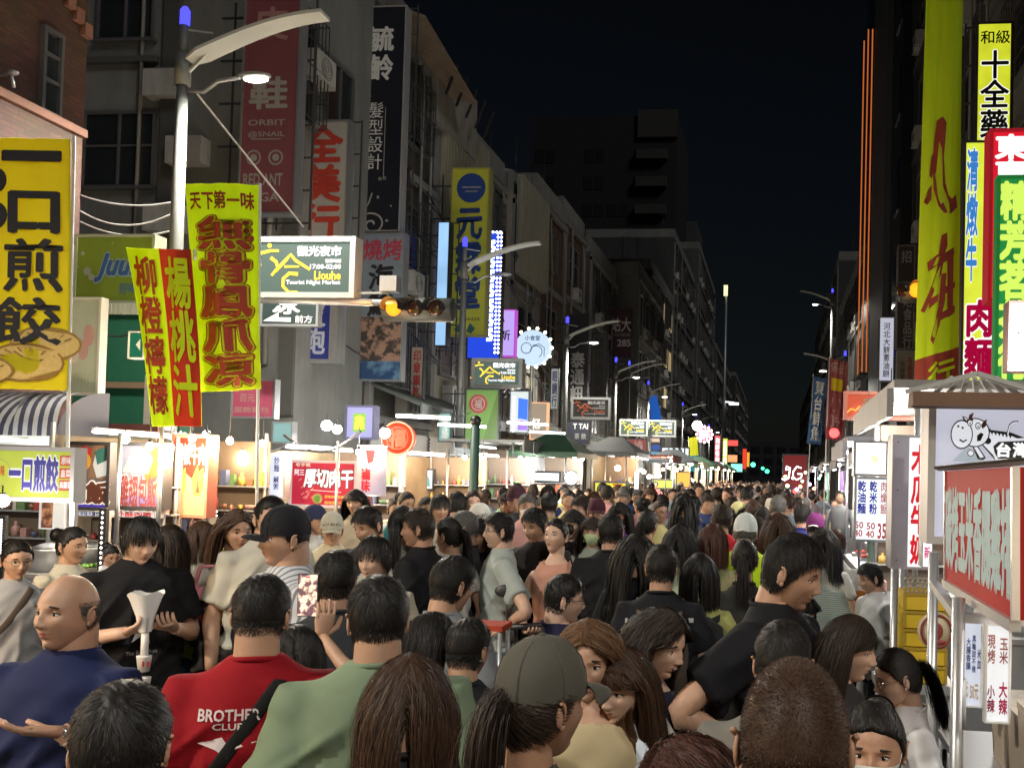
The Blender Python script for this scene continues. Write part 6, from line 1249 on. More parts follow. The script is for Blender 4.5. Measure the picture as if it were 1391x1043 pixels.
        N = int(8500*q); d, b = roots(N); tp = np.clip((d[:, 2]+.1)/.7, 0, 1); L = (.045+.04*tp)*rng.uniform(.8, 1.1, len(d))
        wh = np.array([.1, .5, .86]); tg = d-wh; tg -= d*(tg*d).sum(1)[:, None]; tg /= np.linalg.norm(tg, axis=1)[:, None]+1e-6
        P = grow(b+d*.017, L, 7, tg*1.0+d*.2+rng.normal(0, .12, d.shape), .16, [((0, 0, 0), (.094, .115, .136))], .08, hug=.5)
        addr(P, .0012*wk)
    elif style in ('pony', 'bun'):
        N = int(6500*q); d, b = roots(N); tie = np.array([0, .112 if style == 'pony' else .10, .03 if style == 'pony' else .05])
        # combed back onto the tie
        f = np.linspace(0, 1, 7)[:, None, None]; P = (b*1.06)[None]*(1-f)+tie[None, None]*f
        e = P/np.array([.086, .108, .129]); l = np.linalg.norm(e, axis=2, keepdims=True); P = np.where(l < 1, e/l*np.array([.087, .109, .130]), P)
        P += rng.normal(0, .0012, P.shape); addr(P, .0013*wk, .2)
        if style == 'pony':
            n2 = int(1500*q)+20; r0 = tie+rng.normal(0, .010, (n2, 3)); L = rng.uniform(.22, .33, n2)
            P = grow(r0, L, 9, np.array([0, .8, -.1])+rng.normal(0, .2, (n2, 3)), .5, [((0, 0, 0), (.088, .112, .128)), sh_c, body_c], .06); addr(P, .0019*wk)
        else:
            m = MB(); m.ell(tie+np.array([0, .022, .01]), (.047, .036, .043), 14, 10); v = np.vstack(m.V); VV.append(v); QQ.append(np.array([f for f in m.F if len(f) == 4])+nvt); TT.append(np.array([f for f in m.F if len(f) == 3])+nvt); nvt += len(v)
            n2 = int(500*q)+20; a = rng.uniform(0, 6.28, n2); r = rng.uniform(.02, .047, n2); c = tie+np.array([0, .022, .01])
            s_ = np.linspace(0, 1.6, 6)[:, None]; P = np.stack([c[0]+np.cos(a+s_)*r*1.03, c[1]+np.sqrt(np.maximum(0, .052**2-r**2))*.8+0*s_, c[2]+np.sin(a+s_)*r*.95], -1); addr(P, .003*wk)
    else:
        Lm = {'long': .50, 'wave': .46, 'mid': .34, 'bob': .19}[style]; N = int(7500*q)
        d, b = roots(N); L = Lm*rng.uniform(.86, 1.06, len(d))+np.where(d[:, 2] > .3, .06, 0); L = np.where(d[:, 2] < -.1, L-.06, L)
        side = np.where(d[:, 0]+.012 > 0, 1., -1.)
        d0 = np.stack([side*(.5+0*side), .25+np.zeros(len(d)), .0*np.ones(len(d))], 1)+d*.15+rng.normal(0, .12, d.shape)
        bc = {'bob': ((0, .01, -.01), (.104, .118, .136))}.get(style, ((0, .010, 0), (.087, .112, .130)))
        P = grow(b+d*.014, L, 15 if lod == 2 else 11, d0, .5, [bc, ((0, .02, -.12), (.072, .085, .10)), sh_c, body_c] if style != 'bob' else [bc, ((0, .01, -.06), (.10, .11, .11))], .05, .078, .14 if style == 'wave' else .03, .052)
        if style != 'bob' and lod: # locks gather towards guides
            pass
        addr(P, .0019*wk)
        if style in ('mid', 'bob'):
            n2 = int(520*q)+10; a = rng.uniform(-.8, .8, n2); r0 = np.stack([np.sin(a)*.055, -np.cos(a)*.075, .085+0*a], 1)
            P = grow(r0, rng.uniform(.05, .075, n2), 6, np.stack([np.sin(a)*.8, -np.cos(a), .1+0*a], 1), .45, [((0, 0, 0), (.083, .100, .127))], .06); addr(P, .0032*wk)
    me = npmesh('hair', np.vstack(VV), [np.vstack(QQ), np.vstack(TT)], [K_], smooth=True)
    _hm[k] = me; return me
def head_child(root, me_or_mb, name, mats, Rm, Rr, extra=(0, 0, 0), parent=None):
    o = link(name, me_or_mb.mesh(name, mats), root) if isinstance(me_or_mb, MB) else link(name, me_or_mb, root, mats)
    o.location = PIV+Rm @ (HC-PIV+np.array(extra)); o.rotation_euler = Rr; o.scale = (HSC,)*3
    return o
def cloth(c, kind='plain', c2=(.5, .5, .5)):
    if kind == 'stripes': return pattern_mat('stripes', c, c2, 26, axis='Z', rough=.85, duty=.6)
    if kind == 'vstripes': return pattern_mat('stripes', c, c2, 14, axis='X', rough=.85, duty=.75)
    if kind == 'plaid': return pattern_mat('blotch', c, c2, 9, rough=.85)
    if kind == 'leather': return pm(c, .3, 0, .1, 12)
    return pm(c, .82, 0, .10, 6, .12, 420, spec=.18)
NP = []
CPEOPLE = []
def person(*a, **k): CPEOPLE.append((a, k))
def _person(u, v, d0, face, label, h=(0, 0), fem=0, c=(.02, .02, .022), ck='plain', c2=(.5, .5, .5), sleeve='short', aL='down', aR='down', hair='short', hc='k', pants='long', pc=(.03, .035, .05),
            w=1.0, cap=None, capc=(.02, .02, .03), glasses=0, mask=None, strap=None, sc=(.015, .015, .015), pack=None, skin='n', mouth=0, fat=0, loose=0, pr=None, watch=0, group=None, lean=0, extra=None):
    d = d0*1.19; P = at(u, v, d); H = P.z if v is not None else 1.65
    s = (H-.005)/(1.713 if hair not in ('buzz', 'bald') else 1.702); alpha = math.atan2(-P.x, P.y)
    lod = 2 if d < 3.7 else (1 if d < 9.5 else 0)
    root = thing('person', label, 'person', (P.x, P.y, 0), alpha+R(face), group, s)
    if lean: root.rotation_euler[0] = R(lean)
    Rr = Euler((R(h[1]), 0, R(h[0]))); Rm = np.array(Rr.to_matrix())
    Rl = Euler((R(h[1]), 0, R(h[0])))
    wy = .5+.5*w
    m = MB()
    HV, HF, HM = head_geo(lod, fem, fat, mouth, 0)
    hv = HV*HSC+(HC-PIV); hv = hv @ Rm.T+PIV
    m.V.append(hv); m.F += [list(f) for f in HF]; m.M += list(HM); m.S += [True]*len(HF); m.n = len(hv)
    nr = (.047 if fem else .055)*(1+.2*fat)*(.6+.4*w)
    hb = Rm @ (np.array([0, .018, 1.54])-PIV)+PIV
    m.tube(spline([(0, .012, 1.30), (0, .018, 1.43), (0, .018, 1.475), tuple(hb), tuple(hb+(Rm @ np.array([0, .0, .05])))], 9), np.interp(np.linspace(0, 1, 9), [0, .4, .6, .8, 1], [nr, nr*1.05, nr, nr*.98, nr*.9]), 18, 0)
    # shoulders and chest under the shirt (one skin surface with the neck)
    Tn = (TF if fem else TM); kk = .93
    m.tube([(0, 0, z) for z in Tn[:, 0]], [(a*kk*w*(1 if z < 1.36 else .84), b*kk*wy*(1 if z < 1.36 else .8)) for z, a, b in Tn], 18, 0, flat=(0, 1, 0))
    for sd, an in ((-1, aL), (1, aR)):
        e, wr = [np.array(p)*np.array([sd*w, 1, 1]) for p in ARMS[an]]
        sh = np.array([sd*(.165 if not fem else .142)*w, 0, 1.375 if not fem else 1.355]); q = (1 if not fem else .82)*(.55+.45*w)
        m.tube(spline([sh-np.array([sd*.05, 0, .02]), sh-np.array([0, 0, .02]), sh+(e-sh)*.5, e, e+(wr-e)*.35, wr], 16), np.interp(np.linspace(0, 1, 16), [0, .2, .4, .6, .72, 1], np.array([.030, .038, .044, .040, .040, .026])*q), 12, 0)
        f, n = HDIR[an]; f = np.array(f)*np.array([sd, 1, 1]); n = np.array(n)*np.array([sd, 1, 1]); hand(m, wr, f, n, sd if an not in ('hip', 'down', 'phone') else sd, CURL[an], lod)
    if pants in ('shorts', 'hot', 'skirt'):
        for sd in (-1, 1): m.tube(spline([(sd*.08, 0, .85), (sd*.09, 0, .7), (sd*.092, -.01, .48), (sd*.094, .015, .33), (sd*.095, .01, .07)], 14), np.interp(np.linspace(0, 1, 14), [0, .2, .5, .7, 1], [.085, .078, .05, .052, .035]), 12, 0)
    bme = npmesh('body', np.vstack(m.V), m.F, [SK[skin], LIP, BROW, EYEW, IRIS], m.M, m.S)
    link('body', bme, root)
    key = (fem, sleeve, aL, aR, loose)
    so = link('shirt', _gar[key], root, [cloth(c, ck, c2)]); so.scale = (w, wy, 1)
    if sleeve in ('short', 'long'):
        q = MB(); t = np.linspace(0, 2*np.pi, 25); a_, b_ = ((.071, .071) if not fem else (.066, .064)); q.tube(np.stack([a_*np.cos(t), .016+b_*np.sin(t), (1.466 if not fem else 1.452)+.014*np.sin(t)], 1), [(.004, .009)]*25, 6, 0, flat=(0, 0, 1))
        link('collar', q.mesh('collar', [cloth(c, ck, c2)]), root)
    lo = link('skirt' if pants == 'skirt' else ('shorts' if pants in ('shorts', 'hot') else 'trousers'), legs_mesh(pants, fem), root, [cloth(pc)]); lo.scale = (w, wy, 1)
    for sd in (-1, 1):
        f = link('shoe', shoe_mesh(), root, [pm((.03, .03, .03), .5) if NP.append(0) or len(NP) % 3 else pm((.6, .6, .58), .5), WH]); f.location = (sd*.097*w, -.01, 0); f.rotation_euler = (0, 0, sd*.15)
    if hair: head_child(root, hair_mesh(hair, lod), 'hair', [hair_mat(HR[hc])], Rm, Rr)
    if cap:
        q = MB(); n = 28; t = np.arange(n)*2*np.pi/n
        if cap in ('cap', 'back'):
            rows = []; prof = [(-.004, 1.0), (.02, 1.01), (.05, .97), (.08, .86), (.105, .66), (.122, .40), (.128, .15)]
            for z, r in prof: rows.append(np.stack([.086*r*np.sin(t), -.105*r*np.cos(t)+.004, np.full(n, z+.022)], 1))
            V = np.vstack(rows+[[(0, .004, .151)]]); F = [[i*n+j, i*n+(j+1) % n, (i+1)*n+(j+1) % n, (i+1)*n+j] for i in range(len(prof)-1) for j in range(n)]+[[(len(prof)-1)*n+j, (len(prof)-1)*n+(j+1) % n, len(V)-1] for j in range(n)]
            q.add(V, F, 0, True); q.ell((0, .004, .152), (.008, .008, .004), 8, 6)
            for a in range(6):
                q.tube([(.0868*r*math.sin(a*math.pi/3+.5), -.106*r*math.cos(a*math.pi/3+.5)+.004, z+.022) for z, r in prof[:-1]], .0012, 5, 0)
            if cap == 'back':
                q.tube([(-.045, .118, .022), (0, .122, .034), (.045, .118, .022)], [.006]*3, 6, 1)
            cl = lambda z: None
            co = head_child(root, q, 'cap', [cloth(capc), WH], Rm, Rr)
            b = MB(); nn = 13; xs = np.linspace(-1, 1, nn); rows = []
            for k, (o_, zz) in enumerate([(0, 0), (.35, 0), (.7, -.004), (1, -.012)]):
                rows.append(np.stack([xs*.078*(1-.12*o_), -.088-.03*(1-xs**2)-o_*(.062*(1-xs**4*.75)), .026-.020*xs**2+zz+0*xs], 1))
            V = np.vstack(rows+[r-np.array([0, 0, .004]) for r in rows]); nr_ = 4*nn
            F = [[i*nn+j, i*nn+j+1, (i+1)*nn+j+1, (i+1)*nn+j] for i in range(3) for j in range(nn-1)]; F += [[nr_+a for a in f[::-1]] for f in F]
            F += [[3*nn+j, 3*nn+j+1, nr_+3*nn+j+1, nr_+3*nn+j] for j in range(nn-1)]
            b.add(V, F, 0, True); bo = link('brim', b.mesh('brim', [cloth(capc)]), co)
        else:  # bucket hat
            rows = [(.035, .098), (.03, .125), (.02, .145), (.06, .095), (.10, .088), (.125, .07), (.13, .02)]
            q.tube([(0, .004, z) for z in (.018, .05, .09, .13, .14)], [(.094, .112), (.092, .110), (.085, .1), (.07, .085), (.02, .03)], 24, 0, flat=(0, 1, 0))
            q.tube([(0, .004, .04), (0, .004, .022), (0, .004, .002)], [(.094, .112), (.118, .135), (.14, .158)], 24, 0, flat=(0, 1, 0))
            head_child(root, q, 'hat', [cloth(capc)], Rm, Rr)
    if glasses:
        q = MB()
        for sx in (-1, 1):
            q.tube([(sx*.033+.023*math.cos(a), -.0935+.0004*0, .0+.018*math.sin(a)) for a in np.linspace(0, 6.2832, 15)], .0013, 5)
            q.tube([(sx*.056, -.0935, .004), (sx*.079, -.05, .006), (sx*.083, .0, .006), (sx*.080, .018, -.006)], .0016, 5)
        q.tube([(-.011, -.0935, .004), (0, -.097, .007), (.011, -.0935, .004)], .0014, 5)
        head_child(root, q, 'glasses', [pm((.02, .018, .016), .3) if glasses == 1 else pm((.5, .45, .38), .25, .9)], Rm, Rr)
    if mask:
        n = 15; t = np.linspace(-1.25, 1.25, n); rows = []
        for z, k_ in ((-.022, .55), (-.04, .95), (-.062, 1), (-.085, .98), (-.108, .85), (-.118, .6)):
            rr = math.sqrt(max(0.05, 1-(z/.125)**2)); rows.append(np.stack([.080*rr*np.sin(t)*(1-.25*min(1, -z/.12)), -(.093*rr+.022*k_*np.cos(t)**3+.006)*np.cos(t)-.004, np.full(n, z)+.012*np.cos(t)**4*(z > -.03)], 1))
        V = np.vstack(rows); q = MB(); q.add(V, [[i*n+j, i*n+j+1, (i+1)*n+j+1, (i+1)*n+j] for i in range(5) for j in range(n-1)], 0, True)
        for sx in (-1, 1): q.tube([(sx*.070, -.035, -.03), (sx*.079, .0, .015)], .0012, 5); q.tube([(sx*.062, -.035, -.085), (sx*.079, .014, -.035)], .0012, 5)
        head_child(root, q, 'face_mask', [pm(mask, .8)], Rm, Rr)
    if strap:   # 'LR': over the left shoulder (-x) to right hip
        q = MB(); sx = -1 if strap == 'LR' else 1
        for bk in (1, -1):
            f = gsurf(key, w, wy, bk, .002); t = np.linspace(0, 1, 26); x = sx*np.maximum(.085*w-t*.33*w, -.16*w); z = 1.435-t*.50
            pts = f(x, z); pts[0, 1] = .01; pts[0, 2] = (1.452 if not fem else 1.435); q.tube(pts, [(.019, .0035)]*26, 8, 0, flat=(0, 1, 0))
        link('bag_strap', q.mesh('bag_strap', [cloth(sc)]), root)
    if strap and extra != 'nobag':
        q = MB(); x = -sx*.155*w; q.tube([(x, -.15, .80), (x, -.155, .86), (x, -.15, .95), (x, -.145, .975)], [(.08, .03), (.10, .04), (.10, .038), (.08, .02)], 14, 0, flat=(0, 1, 0)); q.tube([(x-.085, -.19, .93), (x, -.197, .935), (x+.085, -.19, .93)], .003, 6)
        link('shoulder_bag', q.mesh('shoulder_bag', [cloth(sc)]), root)
    if pack:
        q = MB(); q.tube([(0, .175, .98), (0, .185, 1.02), (0, .19, 1.2), (0, .175, 1.34), (0, .15, 1.38)], [(.11, .05), (.145, .075), (.15, .075), (.13, .06), (.07, .03)], 20, 0, flat=(0, 1, 0))
        q.tube([(0, .25, 1.02), (0, .255, 1.1), (0, .25, 1.17)], [(.09, .02), (.11, .025), (.09, .02)], 14, 0, flat=(0, 1, 0))
        for sx in (-1, 1): q.tube([(sx*.09*w, .12, 1.36), (sx*.10*w, 0, 1.438 if not fem else 1.405), (sx*.115*w, -.105*wy-.02, 1.32), (sx*.14*w, -.09, 1.15), (sx*.16*w, .05, 1.02)], [(.004, .022)]*5, 8, 0, flat=(1, 0, 0))
        link('backpack', q.mesh('backpack', [cloth(pack)]), root)
    if watch:
        wr = np.array(ARMS[aR][1])*np.array([w, 1, 1]); e = np.array(ARMS[aR][0])*np.array([w, 1, 1]); a = wr+(e-wr)*.10; dd = (e-wr)/np.linalg.norm(e-wr)
        q = MB(); q.tube([a-dd*.009, a+dd*.009], .031, 14); q.ell(a+np.array([0, -.028, .016]), (.017, .008, .017), 12, 8)
        link('watch', q.mesh('watch', [pm((.7, .7, .68), .25, .9)]), root)
    if pr:      # prints: (text, x0, z0, x1, z1, back, colour, bold)
        q = MB(); mats = []
        for (tx, x0, z0, x1, z1, bk, col, bo) in pr:
            f = gsurf(key, w, wy, bk, .0035)
            mt = pm(col, .7, 0, .05)
            if mt not in mats: mats.append(mt)
            sgn = 1 if bk < 0 else -1
            if isinstance(tx, str):
                letters(q, lambda s, t, off: f((x0+x1)/2*sgn+sgn*(s-.5)*(x1-x0), z1-(z1-z0)*t, off), tx, (0, 0, 1, 1), .0015, bo, mats.index(mt))
            else: shape(q, lambda s, t, off: f((x0+x1)/2*sgn+sgn*(s-.5)*(x1-x0), z1-(z1-z0)*t), tx, 0, mats.index(mt))
        link('shirt_print', q.mesh('shirt_print', mats), root)
    return root
def world_of(root, p):
    M = Matrix.Translation(root.location) @ root.rotation_euler.to_matrix().to_4x4() @ Matrix.Diagonal((*root.scale, 1)); return M @ Vector(p)
def build_people():
    keys = set()
    for a, k in CPEOPLE: keys.add((k.get('fem', 0), k.get('sleeve', 'short'), k.get('aL', 'down'), k.get('aR', 'down'), k.get('loose', 0)))
    bake_garments(sorted(keys))
    return [_person(*a, **k) for a, k in CPEOPLE]
def mini(m, x, y, h, col, hc, rot):
    """distant figure of the crowd mass: head, hair, torso, hips"""
    s = h/1.72; c, n = math.cos(rot), math.sin(rot)
    T = lambda p: (x+(p[0]*c-p[1]*n)*s, y+(p[0]*n+p[1]*c)*s, p[2]*s)
    m.ell(T((0, -.01, 1.59)), (.075*s, .09*s, .115*s), 8, 6, 0)
    m.ell(T((0, .02, 1.63)), (.088*s, .10*s, .105*s), 8, 6, 1+hc)
    m.tube([T((0, 0, 1.36)), T((0, 0, 1.55))], .055*s, 6, 0)
    m.tube([T((0, 0, .85)), T((0, 0, 1.1)), T((0, 0, 1.32)), T((0, 0, 1.42)), T((0, 0, 1.47))], [.15*s, .155*s, .19*s, .15*s, .06*s], 8, 4+col)
    m.tube([T((0, 0, .1)), T((0, 0, .9))], [.09*s, .15*s], 6, 4+(col*3) % 7)
    for sd in (-1, 1): m.tube([T((sd*.19, 0, 1.38)), T((sd*.23, .02, 1.1)), T((sd*.22, -.08, .9))], [.055*s, .045*s, .03*s], 5, 4+col if (col+hc) % 2 else 0)
# ================================================================ NEAR RIGHT STALLS
stall('noodle stall with white menu light box on the right', .95, 2.3, 6.6, 9.2, 2.62, (.35, .33, .3), seed=70, bulbs=3, W=55, col=COOL, panel=em((.6, .6, .62), .6, .3), face=-1)
minisign(1159, 598, 1206, 646, 6.9, 'glaring white upper box of the noodle menu', em((1, .99, .95), 2.6), [('麵', 1184, 617, 1192, 628, em((.9, .8, .3), 1.2), {'b': .04})], frame=GALV)
minisign(1159, 647, 1206, 735, 6.8, 'white noodle menu light box with blue and red characters and prices', em((.88, .95, 1), 1.15), [(vert('乾油麵'), 1164, 653, 1175, 697, em((.05, .05, .5), .5), {'b': .04}), (vert('乾米粉'), 1180, 653, 1190, 697, em((.05, .05, .5), .5), {'b': .04}), (vert('肉燥飯'), 1195, 653, 1203, 697, em((.6, .08, .05), .6), {'b': .02}), ('50', 1161, 708, 1172, 717, em((.6, .06, .05), .6), {'b': .03}), ('40', 1160, 719, 1171, 728, em((.6, .06, .05), .6), {'b': .03}), ('50', 1177, 709, 1188, 718, em((.6, .06, .05), .6), {'b': .03}), ('40', 1176, 720, 1187, 729, em((.6, .06, .05), .6), {'b': .03}), ('35', 1192, 710, 1203, 730, em((.6, .06, .05), .6), {'b': .03})], frame=GALV)
minisign(1209, 590, 1261, 772, 5.3, 'upright papaya milk light box, grey side and white face with red characters', em((.95, .92, .95), 1.1), [(vert('木瓜牛奶'), 1236, 604, 1258, 764, em((.75, .02, .03), .8), {'b': .05})], frame=pm((.4, .38, .4), .5, .3), depth=.22, shapes=lambda m, sf, mi, P, W, H: [shape(m, sf, [P(1210, 591), P(1232, 591), P(1232, 771), P(1210, 771)], .012, mi(pm((.40, .37, .42), .45, .3, .1)))]+[shape(m, sf, ring_pts(*P(u, v), .02, W/H, n=8), .014, mi(DKST)) for u, v in ((1217, 600), (1217, 665), (1217, 760))])
minisign(1252, 548, 1266, 770, 4.7, 'narrow glowing white strip sign with blue and red marks by the cow box', em((1, .96, .98), 1.3), [(vert('鮮奶茶'), 1254, 556, 1263, 640, em((.15, .2, .7), .8), {'b': .03}), ('新', 1255, 742, 1263, 758, em((.7, .03, .2), .8), {'b': .03})], frame=GALV, shapes=lambda m, sf, mi, P, W, H: shape(m, sf, [P(1260, 565), P(1264, 560), P(1263, 600), P(1259, 604)], .008, mi(em((.8, .1, .15), .9))))
def cow(m, sf, mi, P, W, H):
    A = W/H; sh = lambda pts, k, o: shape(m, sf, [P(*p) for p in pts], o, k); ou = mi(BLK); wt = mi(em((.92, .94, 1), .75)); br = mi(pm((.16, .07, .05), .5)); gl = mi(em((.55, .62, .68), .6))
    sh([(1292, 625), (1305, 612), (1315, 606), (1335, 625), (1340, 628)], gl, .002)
    sh([(1325, 580), (1372, 585), (1391, 592), (1391, 620), (1350, 622), (1330, 600)], ou, .003); sh([(1327, 583), (1368, 588), (1388, 596), (1388, 616), (1350, 618), (1332, 600)], wt, .004)
    for i in range(7): sh([(1338+i*5, 583+i*.8), (1343+i*5, 582+i*.8), (1341+i*5, 588+i*.9)], ou, .006)
    sh([(1318, 603), (1326, 603), (1338, 620), (1334, 623), (1327, 622)], ou, .005); sh([(1320, 604), (1325, 604), (1335, 619), (1330, 620)], wt, .006)
    shape(m, sf, ring_pts(*P(1317, 614), .022, A), .006, ou); shape(m, sf, ring_pts(*P(1317, 614), .017, A), .007, wt); shape(m, sf, ring_pts(*P(1340, 597), .022, A), .0075, ou)
    shape(m, sf, ring_pts(*P(1322, 586), .098, A), .008, ou); shape(m, sf, ring_pts(*P(1322, 586), .090, A), .009, wt)
    shape(m, sf, ring_pts(*P(1304, 589), .073, A*1.35), .010, ou); shape(m, sf, ring_pts(*P(1304, 589), .066, A*1.35), .011, wt)
    for x, y in ((1299, 578), (1305, 580)): shape(m, sf, ring_pts(*P(x, y), .008, A, n=8), .012, ou)
    stroke(m, sf, [P(1301, 596), P(1306, 599), P(1311, 596)], .006, A, .012, ou)
    for x, y in ((1315, 573), (1326, 577)): shape(m, sf, ring_pts(*P(x, y), .018, A*1.3), .012, ou); shape(m, sf, ring_pts(*P(x, y), .013, A*1.3), .013, wt); shape(m, sf, ring_pts(*P(x, y+1), .006, A, n=8), .014, ou)
    sh([(1325, 590), (1330, 586), (1334, 588), (1330, 597), (1325, 598)], ou, .012)
    sh([(1312, 570), (1314, 562), (1320, 559), (1318, 566), (1320, 570)], br, .013); sh([(1330, 576), (1334, 570), (1338, 568), (1337, 577), (1332, 581)], br, .013); sh([(1304, 564), (1311, 566), (1313, 572), (1307, 572)], ou, .010); sh([(1306, 566), (1310, 567), (1311, 571)], wt, .014); sh([(1336, 582), (1344, 580), (1340, 588)], ou, .0085)
    stroke(m, sf, [P(1367, 588), P(1370, 575), P(1374, 571), P(1381, 570)], .008, A, .006, ou); stroke(m, sf, [P(1367, 588), P(1370, 576), P(1374, 572), P(1380, 571)], .004, A, .008, wt)
    sh([(1344, 602), (1352, 595), (1420, 590), (1440, 600), (1440, 622), (1352, 625), (1346, 614)], wt, .015); sh([(1347, 604), (1354, 598), (1420, 594), (1437, 602), (1437, 619), (1354, 621), (1349, 613)], ou, .016)
minisign(1258, 541, 1470, 738, 4.4, 'large pale light box with a drawn cow, at the right edge', em((.68, .68, .80), .72, .08), [('台', 1352, 600, 1370, 618, em((1, 1, 1), 1.0), {'b': .06, 'off': .02}), ('灣', 1374, 599, 1394, 618, em((1, 1, 1), 1.0), {'b': .05, 'off': .02}), ('牛奶', 1397, 599, 1432, 618, em((1, 1, 1), 1.0), {'b': .05, 'off': .02})], frame=pm((.40, .38, .36), .5, .3, dirt=.2), depth=.2, shapes=cow)
def timber_roof():
    a = at(1250, 548, 4.3); root = thing('timber_canopy', 'small timber gable canopy above the cow light box', 'canopy', (a.x, a.y, a.z)); b = onY(1460, 548, a.y); W = b.x-a.x; e = onY(1322, 510, a.y); xr = e.x-a.x; h = e.z-a.z
    wd = pm((.16, .085, .05), .7, 0, .25, 12, dirt=.2); m = MB(); m.b2((-.05, -.12, -.02), (W, .04, .045)); m.build('beam', wd, root)
    m = MB(); m.bar((-.08, -.08, .045), (xr, -.08, h), .022, .022); m.bar((xr, -.08, h), (W*.75, -.08, .05), .022, .022); m.build('rafter', pm((.40, .39, .37), .6, dirt=.3), root)
    for k in range(7):
        t = k/6; x = xr*(.25+1.6*t); m = MB(); m.bar((x, -.02, .045), (xr*(.6+.8*t), -.02, h*.92), .028, .02); m.build('slat', pm((.45, .44, .42), .6, dirt=.3), root)
timber_roof()
def qsign(label, P4, mats, texts, th=.04, name='hanging_sign', nsub=None):
    """flat sign through four 3-D corners TL TR BR BL"""
    q = [np.array(p) for p in P4]; base = (q[3]+q[2])/2; q = [p-base for p in q]; n = np.cross(q[1]-q[0], q[3]-q[0]); n = -n/np.linalg.norm(n)
    if (n @ (np.array(C0)-base)) < 0: n = -n
    sf = lambda s, t, off=0: ((q[0]*(1-np.asarray(s)[..., None])+q[1]*np.asarray(s)[..., None])*(1-np.asarray(t)[..., None])+(q[3]*(1-np.asarray(s)[..., None])+q[2]*np.asarray(s)[..., None])*np.asarray(t)[..., None])+n*off
    root = thing(name, label, 'sign', base); m = MB(); V = np.vstack([sf(np.array([0, 1, 1, 0.]), np.array([0, 0, 1, 1.]), 0), sf(np.array([0, 1, 1, 0.]), np.array([0, 0, 1, 1.]), -th)])
    m.add(V, [[3, 2, 1, 0], [4, 5, 6, 7], [0, 1, 5, 4], [1, 2, 6, 5], [2, 3, 7, 6], [3, 0, 4, 7]]); m.build('sign_face', mats[0], root)
    m = MB(); ms = []
    for (s_, box, mt, b_) in texts:
        if mt not in ms: ms.append(mt)
        letters(m, sf, s_, box, .006, b_, ms.index(mt), rough=.004)
    if ms: m.build('lettering', ms, root)
    return root, q, sf, n
X = .62
cs = [onX(1285, 640, X), onX(1379, 634, X), onX(1379, 842, X), onX(1285, 786, X)]
root, q, sf, n = qsign('red lit sign with crowded white brushed characters, lowest at the right edge', cs, [em((.50, .02, .012), .45, .1)], [('碳烤玉米香腸雞排', (.02, .17, .98, .86), em((.5, .6, .53), .5), .05)], th=.12)
m = MB(); m.bar(q[3]+np.array([0, 0, -.015]), q[2]+np.array([0, 0, -.015]), .03, .03); m.bar(q[0]+np.array([0, 0, .012]), q[1]+np.array([0, 0, .012]), .02, .02); m.bar(q[1], q[2], .02, .02); m.bar(q[0], q[3], .015, .015); m.build('sign_frame', STEEL, root)
a = onX(1268, 632, X-.05); b = onX(1400, 612, X-.05); root = thing('metal_eave', 'bent metal eave just above the red brushed sign', 'canopy', a); d_ = b-a; m = MB()
for k in range(4): m.add([(0, 0, 0), tuple(d_), tuple(d_+Vector((.03, 0, .006))), (.03, 0, .006)], [[0, 1, 2, 3]]) if k == 0 else m.add([(0, 0, -.004*k), (d_.x, d_.y, d_.z-.004*k-.01), (d_.x+.02, d_.y, d_.z-.03), (.02, 0, -.02)], [[3, 2, 1, 0]])
m.build('sheet', pm((.28, .26, .25), .45, .6), root)
